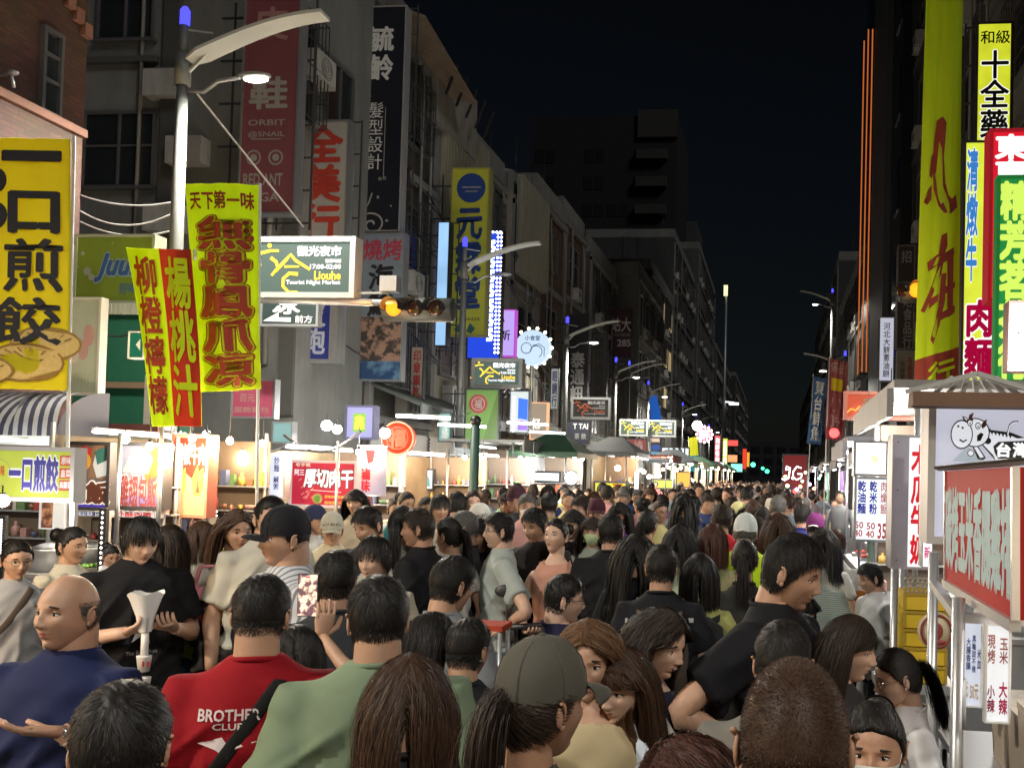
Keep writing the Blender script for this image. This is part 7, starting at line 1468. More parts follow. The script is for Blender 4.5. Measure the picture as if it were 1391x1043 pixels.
# the stall under it
def near_stall():
    root = thing('grill_stall', 'steel framed stall with hanging menus and wrapped counter, right foreground', 'stall', (1.2, 2.6, 0)); L = lambda x, y, z: (x-1.2, y-2.6, z)
    m = MB(); m.b2(L(.66, 1.95, .12), L(1.9, 3.5, 1.02)); m.build('cabinet', pm((.5, .5, .5), .3, .7, .1), root); m = MB(); m.b2(L(.62, 1.9, 1.023), L(1.95, 3.55, 1.05)); m.build('counter_top', STEEL, root)
    for (u, v0, d, r_) in ((1268, 770, 3.75, .021), (1302, 838, 2.85, .021)):
        p = at(u, v0, d); m = MB(); m.tube([L(p.x, p.y, .0), L(p.x, p.y, p.z+.06)], r_, 12); m.build('post', STEEL, root)
    p = at(1302, 930, 2.85); m = MB(); m.tube([L(p.x, p.y, p.z-.13), L(p.x, p.y, p.z+.02)], .0245, 12); m.build('tape_wrap', pm((.8, .8, .78), .4), root)
    p = at(1302, 838, 2.85); q_ = at(1268, 792, 3.75); m = MB(); m.bar(L(*p), L(*q_), .03); m.bar(L(p.x, p.y, p.z), L(p.x+.9, p.y-.1, p.z), .03); m.build('rail', STEEL, root)
    # wrapped crates on the counter
    cl = pm((.50, .42, .30), .35, 0, .35, 9, .9, 16, spec=.9); r = random.Random(4)
    for (x, y, w_, d2, h, z) in ((.95, 2.2, .5, .35, .22, 1.052), (.98, 2.62, .5, .38, .26, 1.052), (1.0, 3.05, .5, .38, .2, 1.052), (1.45, 2.3, .42, .5, .18, 1.052), (1.48, 2.9, .42, .5, .3, 1.052), (.97, 2.25, .44, .3, .15, 1.276)):
        m = MB(); m.box(L(x, y, z+h/2), (w_, d2, h), taper=1.04); o = m.build('food_tub', pm((.42, .34, .25), .5, 0, .3, 6), root)
        m = MB(); m.box((x-1.2, y-2.6, z+h+.012), (w_*1.05, d2*1.05, .02)); m.build('plastic_wrap', cl, o)
    for k in range(9):
        m = MB(); x, y = .74+.08*(k % 3), 1.98+.35*(k//3); m.tube([L(x, y, 1.052), L(x, y, 1.052+.12)], [.03, .036], 12); m.build('cup', pm([(.7, .3, .05), (.7, .7, .65), (.1, .4, .1)][k % 3], .4), root)
    tube_light(root, (1.1, 2.1, 1.83), (1.1, 3.3, 1.83), s=8, W=7); 
    m = MB(); m.b2(L(1.9, 2.0, 1.0), L(1.95, 3.5, 2.2)); m.build('back_panel', em((.75, .65, .45), .35, .4), root)  # glow in the panel material stands in for lamplight on it
near_stall()
minisign(1301, 838, 1333, 958, 2.95, 'hanging paper menu in blue characters under the red sign', em((.80, .84, .95), .7), [(vert('綜合海鮮'), 1303, 862, 1309, 906, NAVY, {'b': .03}), (vert('大腸香腸'), 1311, 866, 1317, 908, NAVY, {'b': .03}), (vert('黑輪甜不辣'), 1319, 862, 1324, 912, NAVY, {'b': .03}), (vert('米血'), 1326, 880, 1331, 906, NAVY, {'b': .03}), ('30元', 1304, 925, 1314, 945, pm((.6, .35, .1), .5), {'b': .03}), ('50元', 1317, 928, 1328, 948, pm((.6, .35, .1), .5), {'b': .03})], frame=WHT, depth=.02)  # paper glows by itself, lamplight put into its material
minisign(1336, 846, 1371, 980, 2.75, 'hanging paper menu in red characters beside the blue one', em((.95, .95, .95), .85), [(vert('現烤'), 1340, 862, 1350, 900, pm((.45, .15, .12), .5), {'b': .03}), (vert('玉米'), 1356, 866, 1367, 900, pm((.45, .15, .12), .5), {'b': .03}), (vert('小辣'), 1340, 930, 1350, 966, pm((.5, .02, .1), .5), {'b': .04}), (vert('大辣'), 1356, 925, 1367, 968, pm((.5, .02, .1), .5), {'b': .04})], frame=WHT, depth=.02)  # glow in the paper colour stands in for lamplight
# yellow crates, stacked
for k in range(5):
    p = at(1246, 872, 4.9); z = .93+k*.094
    lb = ['bottom yellow plastic crate of the stack behind the steel posts', 'second yellow crate from the bottom of the stack', 'middle yellow crate of the stack', 'yellow crate second from the top of the stack', 'topmost yellow crate of the stack, with the honeycomb cover'][k]
    root = thing('plastic_crate', lb, 'crate', (p.x+.02, p.y, z), group='stacked yellow crates'); m = MB(); ym = pm((.62, .42, .02), .45, 0, .08)
    m.b2((-.11, -.12, 0), (.11, .12, .01)); m.b2((-.11, -.12, .01), (.11, -.11, .088)); m.b2((-.11, .11, .01), (.11, .12, .088)); m.b2((-.11, -.11, .01), (-.10, .11, .088)); m.b2((.10, -.11, .01), (.11, .11, .088)); m.build('body', ym, root)
    m = MB(); m.b2((-.115, -.128, .074), (.115, -.121, .088)); m.b2((-.115, -.126, .0), (-.10, -.121, .073)); m.b2((.10, -.126, .0), (.115, -.121, .073)); m.build('rim', pm((.35, .23, .02), .5), root)
    if k == 4:
        m = MB()
        for i in range(9):
            for j in range(3): m.tube([(-.10+.024*i+.016*(j % 2)+.014*math.cos(t), -.125, .105+.024*j+.014*math.sin(t)) for t in np.linspace(0, 6.2832, 7)], .004, 4)
        m.build('honeycomb_cover', pm((.5, .45, .35), .5), root)
p = at(1241, 872, 4.9); root = thing('crate_stand', 'steel trolley under the stacked yellow crates', 'trolley', (p.x, p.y, 0)); m = MB(); m.b2((-.2, -.16, .88), (.2, .16, .925)); m.build('shelf', STEEL, root)
for sx in (-1, 1):
    for sy in (-1, 1): m = MB(); m.tube([(sx*.17, sy*.13, 0), (sx*.17, sy*.13, .879)], .012, 8); m.build('leg', STEEL, root)
p = at(1243, 795, 4.4); c = at(1240+0, 857, 4.2)
root = thing('round_label_board', 'round cream and maroon emblem board on the stall between the posts', 'sign', tuple(at(1272, 857, 4.25))); m = MB(); m.tube([(0, 0, 0), (0, .02, 0)], .085, 24); m.build('board', pm((.5, .42, .28), .6), root); m = MB(); m.tube([(.068*math.cos(a), -.004, .075*math.sin(a)) for a in np.linspace(0, 6.2832, 25)], .006, 5); m.ell((0, -.003, 0), (.03, .004, .04)); m.ell((0, -.003, -.05), (.045, .004, .012)); m.build('emblem', pm((.22, .03, .02), .5), root)
for (u, v, d, lb) in ((1216, 772, 5.25, 'left steel post under the papaya milk sign'), (1227, 772, 5.2, 'right steel post under the papaya milk sign'), (1183, 735, 6.8, 'green stained pole under the noodle menu box')):
    p = at(u, v, d); root = thing('steel_post', lb, 'post', (p.x, p.y, 0)); m = MB(); m.tube([(0, 0, 0), (0, 0, p.z)], .024, 12); m.build('post', STEEL if u > 1190 else pm((.25, .35, .3), .5), root); m = MB(); m.tube([(0, 0, 0), (0, 0, .02)], .05, 12); m.build('foot_plate', DKST, root)
# vegetable boxes
p = at(1155, 800, 6.2); root = thing('vegetable_box', 'white foam box heaped with leafy greens before the noodle stall', 'box', (p.x, p.y, .55)); m = MB(); m.box((0, 0, .16), (.42, .5, .32), taper=1.06); m.build('box', pm((.55, .55, .55), .7), root); m = MB(); m.box((0, 0, -.275), (.5, .6, .55)); m.build('stand', GALV, root); m = MB()
for k in range(170):
    a = rnd.uniform(0, 6.28); x, y, z = rnd.gauss(0, .12), rnd.gauss(0, .14), .33+abs(rnd.gauss(0, .07)); l = .05; c_, s_ = math.cos(a)*l, math.sin(a)*l; m.add([(x-c_, y-s_, z), (x+s_*.5, y-c_*.5, z+.02), (x+c_, y+s_, z+rnd.uniform(-.02, .04)), (x-s_*.5, y+c_*.5, z+.01)], [[0, 1, 2, 3]], rnd.randint(0, 1))
m.build('greens', [pm((.10, .25, .04), .5), pm((.30, .42, .12), .5)], root)['kind'] = 'stuff'
p = at(1162, 742, 6.6); root = thing('hot_pot', 'orange bowl steaming on the noodle stall counter', 'bowl', (p.x+.1, p.y+.2, 1.05)); m = MB(); m.tube([(0, 0, 0), (0, 0, .05), (0, 0, .12)], [.06, .12, .14], 16); m.build('bowl', pm((.6, .22, .04), .4), root); m = MB(); m.tube([(0, 0, .10), (0, 0, .105)], .125, 16); m.build('soup', pm((.5, .1, .03), .3), root)
# red topped table
p = at(665, 845, 3.6*1.19); root = thing('stool', 'small red topped metal stool among the crowd', 'stool', (p.x, p.y, 0)); H = p.z; m = MB(); m.box((0, 0, H-.015), (.17, .16, .025)); m.build('seat', pm((.45, .06, .03), .4), root)
for sx in (-1, 1):
    for sy in (-1, 1): m = MB(); m.tube([(sx*.10, sy*.09, 0), (sx*.07, sy*.065, H-.032)], .011, 8); m.build('leg', STEEL, root)
m = MB(); m.bar((-.09, -.085, .3), (.09, -.085, .3), .015); m.bar((-.09, .085, .3), (.09, .085, .3), .015); m.build('stretcher', STEEL, root)
# scooter
def scooter():
    p = at(716, 795, 3.95*1.19); s = 1.0; root = thing('scooter', 'black scooter seen from behind between the crowd', 'scooter', (p.x, p.y+.5, 0), R(8), sc=s); bk = pm((.015, .015, .016), .22, 0, .1, spec=.8); bt = pm((.02, .02, .02), .8)
    for y in (-.55, .65): m = MB(); m.tube([(.05*math.cos(0)*0+0, y+.2*math.cos(a), .25+.2*math.sin(a)) for a in np.linspace(0, 6.2832, 21)], .055, 8); w_ = m.build('wheel', bt, root); m = MB(); m.tube([(-.04, y, .25), (.04, y, .25)], .12, 14); m.build('rim', STEEL, w_)
    m = MB(); m.tube(spline([(0, -.75, .62), (0, -.5, .62), (0, -.1, .5), (0, .1, .32), (0, .4, .34), (0, .52, .75), (0, .5, .98)], 16), np.interp(np.linspace(0, 1, 16), [0, .15, .35, .5, .7, 1], [.08, .17, .18, .16, .17, .14]), 14); m.build('body', bk, root)
    m = MB(); m.tube([(0, -.72, .76), (0, -.45, .80), (0, -.05, .76)], [(.09, .03), (.15, .05), (.13, .04)], 14, flat=(0, 0, 1)); m.build('seat', bt, root)
    m = MB(); m.tube([(-.34, .44, 1.02), (-.12, .5, 1.03), (.12, .5, 1.03), (.34, .44, 1.02)], .018, 8); m.build('handlebar', DKST, root)
    for sx in (-1, 1): m = MB(); m.tube([(sx*.3, .46, 1.03), (sx*.32, .47, 1.2)], .006, 6); m.ell((sx*.33, .47, 1.24), (.06, .015, .04)); m.build('mirror', DKST, root)
    m = MB(); m.ell((0, -.80, .64), (.10, .03, .04)); m.build('tail_light', pm((.35, .02, .02), .2), root); m = MB(); m.b2((-.09, -.83, .42), (.09, -.815, .53)); m.build('number_plate', WHT, root)
scooter()

# ================================================================ PEOPLE OF THE PHOTOGRAPH
P_ = person; BK = (.012, .012, .014); WT = (.55, .54, .50); OW = (.50, .48, .40); GR = (.22, .23, .22)
# very near
P_(164, 921, 1.32, 176, 'black haired head from behind, bottom left corner below the bald man', fem=0, c=(.04, .04, .045), hair='short', hc='k', h=(-4, 6), skin='n')
P_(98, 777, 2.25, -40, 'bald man in navy tee facing left, watch on his wrist', c=(.012, .018, .065), hair='bald', hc='g', fat=.8, w=.98, aL='down', aR='watch', watch=1, skin='n', h=(-8, -2), loose=1)
P_(354, 776, 2.2, 172, 'man in red tee from behind with black strap across his back', c=(.25, .006, .012), hair='fade', hc='k', w=1.03, fat=.5, strap='LR', sc=(.012, .012, .012), loose=1, h=(-10, 0), pr=[('BROTHER', -.13, 1.32, .03, 1.35, 1, (.6, .5, .5), .03), ('CLUB', -.09, 1.295, -.01, 1.313, 1, (.6, .5, .5), .03), ([(0, .3), (.4, 0), (.5, .4), (1, .2), (.6, .6), (.5, 1), (.3, .6)], -.13, 1.22, .03, 1.275, 1, (.6, .5, .5), 0)], pants='long')
P_(517, 778, 2.1, 178, 'broad man in sage green tee seen from behind, centre left', c=(.17, .225, .145), hair='short', hc='k', w=1.12, fat=.4, loose=1, h=(6, 0))
P_(556, 883, 1.84, 180, 'long haired woman from behind in front of the green tee', fem=1, c=(.03, .03, .032), hair='wave', hc='b', w=.85, strap='RL', sc=(.02, .02, .02), h=(-3, 0))
P_(730, 868, 1.5, 146, 'woman in an olive and tan cap with dark ponytail, bottom centre', fem=1, c=(.05, .045, .04), hair='pony', hc='d', cap='cap', capc=(.085, .08, .065), w=.95, h=(-20, 0), skin='d')
P_(1081, 893, 1.06, 180, 'close cropped brown head from behind, bottom right', c=(.16, .15, .13), hair='buzz', hc='b', w=1.08, fat=.4, skin='d', h=(0, 4), strap=None)
P_(968, 972, 1.32, -25, 'woman with reddish hair and earring at the bottom edge beside the cropped head', fem=1, c=(.1, .04, .04), hair='mid', hc='r', h=(-25, 18), glasses=1)
P_(1191, 941, 1.72, 6, 'masked woman with hair pulled back, lit orange, bottom right', fem=1, c=(.12, .1, .1), hair='bun', hc='k', mask=(.7, .7, .68), h=(-10, 4), skin='o')
P_(1232, 872, 2.6, -68, 'young woman in white tee facing left at the grill stall', fem=1, c=(.68, .66, .66), hair='pony', hc='k', glasses=2, h=(-4, 14), skin='l', aR='low')
P_(1143, 827, 2.5, 72, 'woman with straight brown hair in profile facing right', fem=1, c=(.03, .028, .03), hair='mid', hc='d', h=(6, 10), skin='l')
P_(1064, 838, 2.0, 176, 'black haired man in grey tee behind the cropped head', c=(.17, .16, .14), hair='fade', hc='k', w=1.05, h=(0, 5), strap='LR', sc=(.5, .5, .48), extra='nobag')
P_(1058, 714, 2.55, 62, 'tall young man in black tee with hand on hip looking down right', c=(.010, .010, .012), hair='short', hc='k', aL='hip2', aR='down', w=.92, h=(14, 17), loose=1, pr=[('KAPPA', .05, 1.20, .11, 1.225, -1, (.5, .5, .5), .03)], skin='n')
P_(1078, 796, 3.1, 38, 'woman with black bob turning round behind the tall young man', fem=1, c=(.06, .055, .06), hair='mid', hc='k', h=(14, 2), skin='l')
P_(882, 813, 2.4, 40, 'pale woman with a hair clip looking down right, navy sleeveless dress', fem=1, c=(.018, .02, .035), sleeve='none', hair='wave', hc='d', h=(16, 16), mouth=1, skin='l', strap='LR', sc=(.6, .58, .52), extra='nobag')
P_(802, 832, 2.1, -12, 'woman with long light brown hair behind the tan cap, beige sleeveless top', fem=1, c=(.42, .34, .20), sleeve='none', hair='long', hc='l', h=(4, 6), skin='n')
P_(856, 866, 2.12, -14, 'woman with fringe and long brown hair, pale blue shirt', fem=1, c=(.50, .56, .62), hair='mid', hc='b', h=(-18, 12), skin='l')
P_(762, 776, 3.3, 88, 'man in thick black glasses in profile facing right', c=(.02, .02, .05), hair='fade', hc='k', glasses=1, h=(8, 4), skin='l')
P_(633, 836, 2.55, 158, 'short haired man with glasses and black tee seen from behind', c=(.012, .012, .014), hair='fade', hc='k', glasses=1, h=(-12, 2))
P_(577, 826, 2.65, 120, 'woman with black hair half hidden by the green tee shoulder', fem=1, c=(.04, .04, .045), hair='mid', hc='k', h=(-14, 8))
P_(606, 750, 3.05, 142, 'man in grey tee from behind with ear and glasses showing', c=(.19, .20, .21), hair='short', hc='k', glasses=2, h=(-16, 10))
P_(457, 745, 3.0, 176, 'man in dark tee from behind, right of the raised phone', c=(.035, .04, .045), hair='short', hc='k')
P_(405, 846, 2.5, 176, 'short black haired person filming with a phone held overhead', fem=1, c=(.02, .02, .022), hair='bob', hc='k', w=.9, aL='raise')
P_(392, 688, 3.3, -72, 'man in black baseball cap and white striped shirt facing left', c=(.52, .53, .56), ck='vstripes', c2=(.16, .18, .22), hair='fade', hc='k', cap='cap', capc=(.015, .015, .018), w=1.2, fat=.8, loose=1, skin='n')
P_(512, 724, 3.85, -18, 'smiling boy with black fringe among the adults', c=(.40, .37, .28), hair='mop', hc='k', mouth=1, h=(-10, 4), skin='l', w=.9)
# left group
P_(22, 728, 4.1, 10, 'woman in grey tee with glasses and tan bag, leftmost', fem=1, c=(.30, .30, .31), hair='bun', hc='k', glasses=2, strap='RL', sc=(.10, .075, .06), pants='long', pc=(.42, .40, .33), h=(6, 8), loose=1, skin='n')
P_(96, 712, 4.5, 34, 'laughing woman in cream blouse looking right near the lime light box', fem=1, c=(.50, .46, .36), hair='bun', hc='k', mouth=1, h=(10, 4), strap='LR', sc=(.3, .28, .25), pc=(.4, .38, .32), loose=1)
P_(189, 694, 3.85, 14, 'young man in black tee eating from a white paper bag', c=BK, hair='mop', hc='k', aL='hold', aR='hold', h=(4, 16), w=1.05, pc=(.03, .06, .12), loose=1, pr=[([(0, .2), (.35, .35), (.5, 0), (.6, .4), (1, .5), (.6, .6), (.7, 1), (.45, .7), (.1, .9), (.3, .5)], -.06, 1.08, .08, 1.24, -1, (.4, .4, .4), 0), ('The Rebellion', -.07, 1.035, .07, 1.055, -1, (.4, .4, .4), .0)], skin='l')
P_(231, 710, 4.25, 165, 'woman with brown bob in yellow green top and black backpack, from behind', fem=1, c=(.30, .40, .05), hair='bob', hc='d', pack=(.015, .015, .016), pc=(.025, .045, .09), pants='long')
P_(274, 705, 5.2, 172, 'woman with brown bob in cream top facing the stalls', fem=1, c=(.50, .46, .36), hair='bob', hc='b')
P_(320, 688, 4.35, 12, 'woman in grey shirt and black shorts with long light brown hair', fem=1, c=(.15, .14, .13), hair='long', hc='b', pants='shorts', pc=(.012, .012, .013), aL='hold', aR='down', loose=1, h=(10, 6), w=1.0)
P_(365, 671, 4.15, 20, 'tall man with buzz cut in off white tee and crossbody strap', c=(.45, .43, .36), hair='buzz', hc='k', strap='RL', sc=(.02, .02, .02), pr=[('LIGHTWEIGHT', -.07, 1.245, .07, 1.26, -1, (.08, .07, .06), .02), ('club', -.02, 1.215, .02, 1.23, -1, (.08, .07, .06), .02)], h=(10, 4), loose=1)
P_(452, 695, 5.5, 4, 'man in pale cap and beige tee near the dried pork sign', c=(.50, .43, .30), hair='fade', hc='k', cap='cap', capc=(.42, .40, .32), h=(-4, 6))
P_(427, 686, 6.3, 62, 'woman in navy cap and white top turned right by the pork stall', fem=1, c=WT, hair='pony', hc='k', cap='cap', capc=(.03, .035, .08))
P_(510, 681, 4.9, -30, 'man with black hair looking down behind the boy', c=(.03, .032, .035), hair='short', hc='k', h=(-16, 20), skin='n')
P_(546, 684, 4.8, 165, 'woman in pale striped blouse with ponytail facing away', fem=1, c=(.50, .50, .44), ck='stripes', c2=(.32, .32, .27), hair='pony', hc='k', aR='low', pc=(.1, .1, .12))
P_(573, 688, 4.7, -118, 'man with brown hair in black shirt, face lit orange, looking left', c=BK, hair='short', hc='d', h=(20, 2), skin='o')
P_(614, 700, 4.9, -140, 'woman with long ponytail in white tee, centre left', fem=1, c=WT, hair='pony', hc='k', h=(16, 4))
P_(634, 692, 5.2, -112, 'older man with greying hair in the middle of the crowd', c=(.06, .06, .07), hair='fade', hc='g', h=(14, 0))
P_(656, 683, 6.0, -40, 'person in white cap with a black badge', c=(.12, .12, .13), hair='short', hc='k', cap='cap', capc=(.6, .58, .52), h=(0, 10))
P_(653, 702, 5.3, -34, 'woman in grey top in front of the white cap', fem=1, c=(.15, .15, .16), hair='mid', hc='k', h=(-6, 2))
P_(681, 694, 5.0, -82, 'man with glasses in pale grey tee and jeans, hand on hip', c=(.34, .38, .36), hair='short', hc='k', glasses=1, aL='down', aR='hip', pants='long', pc=(.10, .16, .22), skin='l')
P_(598, 670, 6.6, 10, 'man with black fringe facing the camera, second row left of centre', c=(.32, .31, .26), hair='mop', hc='k', skin='o')
P_(716, 669, 7.0, 8, 'man in pink shirt wearing a white mask', c=(.48, .26, .24), hair='short', hc='g', mask=(.75, .75, .75), skin='o')
P_(703, 660, 7.6, -50, 'tall man in dark cap lit red in profile behind the pink shirt', c=(.05, .05, .06), hair='fade', hc='k', cap='cap', capc=(.05, .02, .03), skin='o')
P_(733, 685, 5.3, -28, 'man in dark brown tee looking down left, right of the pink shirt', c=(.028, .024, .022), hair='short', hc='k', h=(-10, 14), aL='down', w=1.05, skin='o')
P_(757, 702, 5.0, -14, 'woman in pink vest top with straps looking up left', fem=1, c=(.52, .27, .20), sleeve='strap', hair='bun', hc='k', h=(-20, -8), strap=None, skin='l', aL='low')
P_(779, 690, 6.0, -20, 'woman in black covering her mouth behind the pink vest', fem=1, c=(.015, .015, .018), sleeve='long', hair='mid', hc='k', aL='face', skin='l')
P_(805, 700, 5.9, -6, 'person with a pale green mask in a grey cardigan', fem=1, c=(.26, .28, .24), sleeve='long', hair='mid', hc='d', mask=(.5, .62, .35), skin='o')
P_(811, 677, 7.1, 0, 'man in a dark red cap facing the camera, centre', c=(.1, .09, .1), hair='fade', hc='k', cap='cap', capc=(.06, .02, .03), skin='o')
P_(831, 695, 4.9, 176, 'man in black tee and khaki shorts from behind, centre', c=BK, hair='short', hc='k', pants='shorts', pc=(.45, .42, .28), h=(8, 0), loose=1)
P_(864, 722, 4.2, 180, 'woman with very long straight black hair from behind', fem=1, c=BK, sleeve='long', hair='long', hc='k', pc=(.02, .02, .02))
P_(880, 690, 6.0, 150, 'woman in white sleeveless top with black strap facing away', fem=1, c=(.58, .58, .56), sleeve='none', hair='pony', hc='k', strap='LR', sc=(.02, .02, .02))
P_(899, 737, 3.75, 178, 'man with patchwork backpack and black top from behind', c=(.012, .012, .015), hair='short', hc='k', pack=(.10, .075, .06), pr=[([(0, .3), (1, .0), (1, .7), (0, 1)], -.17, 1.325, .17, 1.355, 1, (.35, .35, .34), 0)])
P_(924, 709, 5.0, 168, 'person in pale green shirt with black hair from behind', fem=1, c=(.42, .48, .34), hair='mid', hc='k', sleeve='short')
P_(951, 749, 3.9, 180, 'woman with black bob and olive yellow top from behind', fem=1, c=(.36, .36, .12), hair='bob', hc='k', pack=(.02, .02, .022))
P_(968, 709, 5.1, 172, 'woman with reddish brown bob in olive camouflage shirt from behind', fem=1, c=(.10, .12, .05), ck='plaid', c2=(.26, .24, .12), hair='bob', hc='r')
P_(981, 683, 6.1, 170, 'man in red and white jersey from behind', c=(.42, .02, .03), hair='short', hc='d', w=1.05)
P_(1013, 698, 5.2, 172, 'man in white bucket cap and neon yellow green shirt from behind', c=(.42, .62, .015), hair='fade', hc='g', cap='back', capc=(.58, .62, .60), w=1.12, loose=1)
P_(1012, 730, 4.3, 178, 'woman with tight dark ponytail and dark top in front of the neon shirt', fem=1, c=(.025, .025, .022), hair='pony', hc='k', w=.92)
P_(1096, 732, 4.4, 165, 'man in grey striped polo from behind near the noodle stall', c=(.16, .20, .18), ck='stripes', c2=(.28, .32, .29), hair='short', hc='k', pc=(.05, .12, .25), w=1.1, h=(0, 10))
P_(1121, 714, 5.3, 160, 'woman with black hair in white blouse at the noodle stall', fem=1, c=(.55, .54, .50), hair='mid', hc='k', h=(20, 12))
P_(1137, 716, 5.8, 150, 'woman with plum dyed hair in white tee by the noodle menu', fem=1, c=(.55, .54, .52), hair='pony', hc='r', h=(24, 8))
P_(1108, 697, 6.6, 170, 'person in a purple cap and navy tee near the purple lit stall', c=(.03, .04, .14), hair='fade', hc='k', cap='back', capc=(.12, .02, .10))
P_(1090, 683, 7.5, 172, 'man in navy blue tee behind the purple cap', c=(.03, .035, .16), hair='short', hc='k')
P_(1058, 695, 6.0, 176, 'woman with brown waves in pale top right of the neon shirt', fem=1, c=(.35, .34, .33), hair='wave', hc='b')
P_(1036, 686, 7.2, 174, 'person with black bun in grey tee, right of the white bucket cap', fem=1, c=(.2, .2, .22), hair='bun', hc='k')
P_(1050, 676, 8.4, 178, 'person in a cream bucket hat further up the right side', c=(.4, .38, .33), hair='fade', hc='k', cap='bucket', capc=(.5, .46, .38))
P_(1003, 682, 7.4, 170, 'person in pale yellow cap among the dark heads', fem=1, c=(.25, .25, .26), hair='mid', hc='k', cap='cap', capc=(.55, .52, .25))
P_(942, 672, 8.2, 160, 'couple member in navy shirt beside long dark hair, centre right', c=(.02, .03, .10), hair='short', hc='k', pc=(.02, .05, .14))
P_(930, 668, 8.0, 170, 'woman with very dark long hair, partner of the navy shirt', fem=1, c=(.06, .065, .08), hair='long', hc='k')
P_(1030, 700, 6.4, 176, 'woman with straight dark hair and beige tee behind the ponytail woman', fem=1, c=(.36, .32, .26), hair='long', hc='d')
P_(1190, 760, 5.0, -60, 'noodle cook in a white shirt half hidden by the steel posts', c=(.5, .5, .5), hair='short', hc='k', h=(-8, 14))
P_(150, 735, 6.2, 20, 'stall keeper in white shirt bent over the rice roll counter', fem=1, c=(.5, .5, .46), hair='bun', hc='k', h=(0, 20))
P_(212, 716, 6.0, -20, 'dark haired diner behind the woman in the yellow green top', c=(.05, .05, .06), hair='short', hc='k')
P_(404, 700, 6.2, -10, 'vendor in a red apron between the menu panels and pork sign', fem=1, c=(.4, .05, .04), hair='bun', hc='k', h=(0, 10))

# ---- crowd in the middle distance, generated one by one
shirts = [('white', (.52, .51, .48)), ('pale yellow', (.5, .45, .2)), ('navy', (.03, .05, .14)), ('grey', (.2, .2, .21)), ('beige', (.42, .36, .26)), ('pale blue', (.3, .4, .5)), ('pink', (.5, .25, .24)), ('olive', (.12, .13, .05)), ('red', (.38, .03, .03)), ('mint', (.3, .45, .35)), ('off white', (.45, .44, .40)), ('cream', (.5, .46, .36)), ('purple', (.12, .05, .18)), ('teal', (.03, .15, .16))]
hairs = [('short', 0, 'short black hair', 'k'), ('mop', 0, 'shaggy black hair', 'k'), ('short', 0, 'short brown hair', 'b'), ('mid', 1, 'chin length black hair', 'k'), ('short', 0, 'wavy dark hair', 'd'), ('bob', 1, 'a brown bob', 'b'), ('bun', 1, 'a black bun', 'k'), ('pony', 1, 'a dark ponytail', 'd'), ('fade', 0, 'cropped grey hair', 'g')]
rc = random.Random(11); combos = [(s, h) for s in range(14) for h in range(9)]; rc.shuffle(combos)
spots = []
def add_row(d, us, v, jit=7):
    for u in us:
        spots.append((u+rc.uniform(-jit, jit), v+rc.uniform(-9, 9), d*rc.uniform(.95, 1.06)))
add_row(7.6, (478, 530, 557, 585, 622, 640, 690, 742, 790, 842, 893, 1024, 1064), 678)
add_row(9.2, (545, 590, 634, 660, 684, 730, 774, 796, 850, 874, 920, 960, 1000, 1045, 1072, 1092), 672, 5)
add_row(11.4, (640, 662, 684, 704, 726, 748, 770, 786, 806, 826, 846, 864, 884, 902, 920, 940, 958, 976, 992, 1010, 1028, 1046, 1064, 1082, 1096), 668, 4)
add_row(14, (700, 722, 744, 764, 784, 802, 818, 836, 852, 868, 884, 900, 915, 930, 946, 962, 976, 990, 1004, 1018, 1034, 1048, 1062, 1076), 665, 3)
for (u, v, d), (si, hi) in zip(spots, combos):
    X_ = at(u, v, d*1.19).x; st, fem, hl, hc = hairs[hi]; sn, sc_ = shirts[si]; back = rc.random() < (.62 if X_ > -1.6 else .3)
    v = v+(u-1055)*.0244*.5
    side = 'near the left stalls' if X_ < -3 else ('left of mid street' if X_ < -1.5 else ('in mid street' if X_ < 0 else 'towards the right stalls'))
    P_(u, v, d, (180 if back else 0)+rc.uniform(-35, 35), f"{'woman' if fem else 'man'} with {hl} and {sn} top {'turned away' if back else 'facing us'} {side}", fem=fem, c=sc_, hair=st, hc=hc, h=(rc.uniform(-15, 15), rc.uniform(-3, 12)), sleeve=rc.choice(['short', 'short', 'long', 'short']), w=rc.uniform(.94, 1.12), skin=rc.choice('nnlod'), aL=rc.choice(['down', 'low']), pc=rc.choice([(.03, .04, .08), (.015, .015, .016), (.35, .33, .27)]), glasses=int(rc.random() < .2), strap=rc.choice([None, None, 'LR', 'RL']), sc=rc.choice([(.02, .02, .02), (.2, .15, .1), (.3, .3, .3)]), group='people in the middle distance')
PR = build_people()
# things held by people
def find(s): return next(o for o in PR if s in o['label'])
r_ = find('filming with a phone'); w_ = world_of(r_, (.185, -.335, 1.53))
a = at(418, 808, 3.24); root = thing('phone', 'phone with glowing street picture held up by the filming hand', 'phone', a); H = 58/1250*3.24; Wd = H*.5
m = MB(); m.b2((-Wd/2, 0, -H/2), (Wd/2, .008, H/2)); m.build('case', pm((.03, .03, .035), .3), root); m = MB(); m.b2((-Wd/2+.003, -.002, -H/2+.003), (Wd/2-.003, -.0005, H/2-.003)); m.build('screen', pattern_mat('blotch', (.10, .05, .06), (.7, .5, .38), 38, emit=1.0), root); m = MB(); m.b2((-.007, -.004, H/2-.014), (.007, -.0025, H/2-.010)); m.build('record_button', em((.9, .02, .05), 1), root)
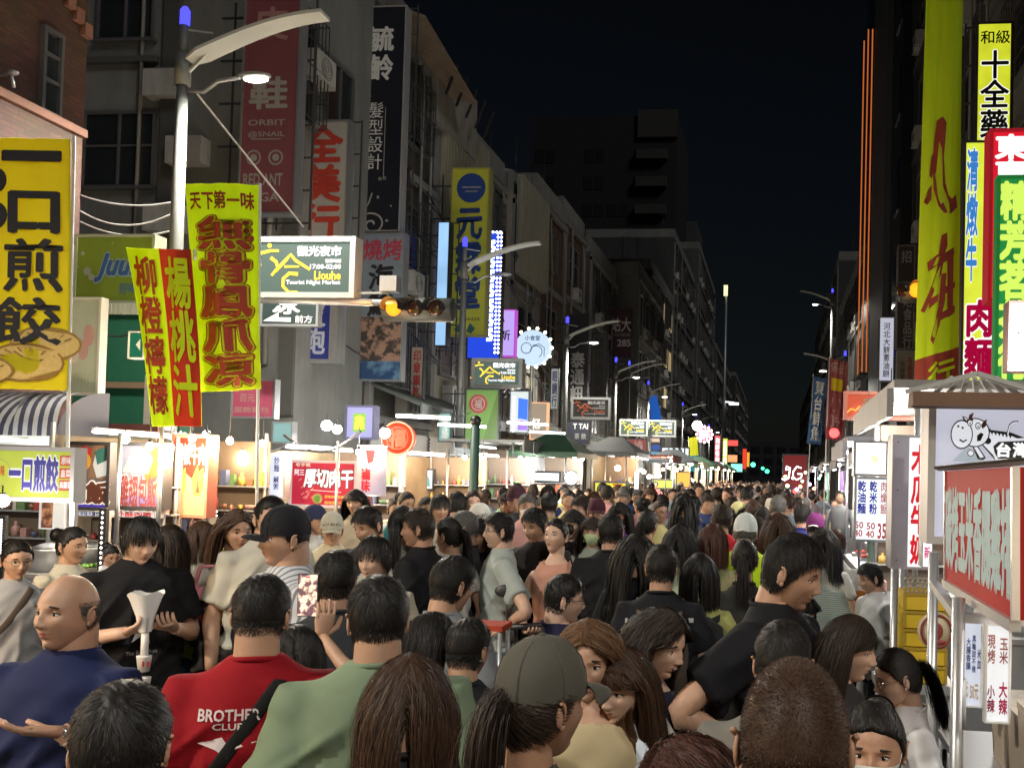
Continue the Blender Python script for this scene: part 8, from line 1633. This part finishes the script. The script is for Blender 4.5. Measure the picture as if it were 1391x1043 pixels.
# raised forearm reaches the phone
r_ = find('white paper bag'); a = Vector(world_of(r_, (-.04, -.34, 1.20))); s = r_.scale.x
root = thing('paper_bag', 'open white paper bag with cups below, held by the young man in black', 'bag', a, r_.rotation_euler[2], sc=s); wp = pm((.72, .70, .68), .6, 0, .06)
m = MB(); n = 18; t = np.arange(n)*2*np.pi/n; V = []
for z, rx, ry in ((-.03, .035, .03), (.06, .05, .04), (.17, .085, .06), (.20, .10, .065)): V += [(rx*math.cos(x)*(1+.06*math.sin(3*x)), ry*math.sin(x), z+.012*math.sin(4*x)*(z > .15)) for x in t]
m.add(V, [[i*n+j, i*n+(j+1) % n, (i+1)*n+(j+1) % n, (i+1)*n+j] for i in range(3) for j in range(n)], 0, True); m.add(V, [[(i+1)*n+j, (i+1)*n+(j+1) % n, i*n+(j+1) % n, i*n+j] for i in range(3) for j in range(n)], 0, True); m.build('bag', wp, root); root.scale = (s*.78,)*3
for k, z in enumerate((-.17, -.27)):
    root = thing('paper_cup', ('upper white paper cup printed red, hanging below the paper bag', 'lower white paper cup printed red, hanging below the paper bag')[k], 'cup', a+Vector((0, 0, z*s)), r_.rotation_euler[2], sc=s*.8); m = MB(); m.tube([(0, 0, -.045), (0, 0, .04), (0, 0, .045)], [.030, .040, .042], 18); m.build('cup', wp, root); m = MB(); m.box((.012, -.0385, 0), (.014, .004, .03)); m.box((-.014, -.0385, .005), (.01, .004, .03)); m.build('print', pm((.5, .05, .04), .6), root)
root = thing('straw_sleeve', 'white paper sleeve joining the bag and the cups', 'sleeve', a+Vector((0, 0, -.08*s)), sc=s); m = MB(); m.tube([(0, 0, -.06), (0, 0, .06)], .016, 10); m.build('sleeve', wp, root)
r_ = find('black shorts'); a = Vector(world_of(r_, (-.17, -.25, 1.22))); root = thing('plush_bag', 'pink bear shaped bag hanging from her wrist', 'bag', a, r_.rotation_euler[2]); pk = pm((.62, .22, .24), .85, 0, .1, 20, .5, 120); m = MB(); m.ell((0, 0, 0), (.11, .06, .10), 18, 12); m.ell((-.075, 0, .085), (.035, .025, .035)); m.ell((.075, 0, .085), (.035, .025, .035)); m.ell((0, -.055, -.02), (.035, .02, .025)); m.build('body', pk, root); m = MB(); m.tube([(-.07, 0, .09), (-.04, 0, .20), (.04, 0, .20), (.07, 0, .09)], .012, 8); m.build('handle', pk, root); m = MB(); m.ell((-.035, -.056, .02), .009); m.ell((.035, -.056, .02), .009); m.ell((0, -.075, -.012), .008); m.build('eye', BLK, root)
a = at(888, 822, 2.33*1.19)
# ---- far crowd mass
def far_crowd():
    m = MB(); cols = [(.5, .49, .46), (.015, .015, .018), (.03, .04, .1), (.2, .2, .21), (.42, .36, .26), (.3, .1, .1), (.25, .33, .4)]
    mats = [SK['n']]+[pm((.012, .009, .008), .5), pm((.03, .018, .012), .5), pm((.05, .05, .05), .6)]+[cloth(c) for c in cols]; r = random.Random(5); y = 17.5
    while y < 95:
        n = int(7+min(4, y*.03)); 
        for k in range(n):
            if y > 40 and r.random() < .25: continue
            mini(m, -4.4+5.6*(k+r.random())/n, y+r.uniform(-.4, .4), r.uniform(1.50, 1.78), r.randint(0, 6), r.choice([0, 0, 0, 1, 2]), r.choice([0, 3.14])+r.uniform(-.6, .6))
        y += .95+y*.022
    tag(m.build('far_crowd', mats), 'far crowd filling the street to its end', None, None, 'stuff')
far_crowd()
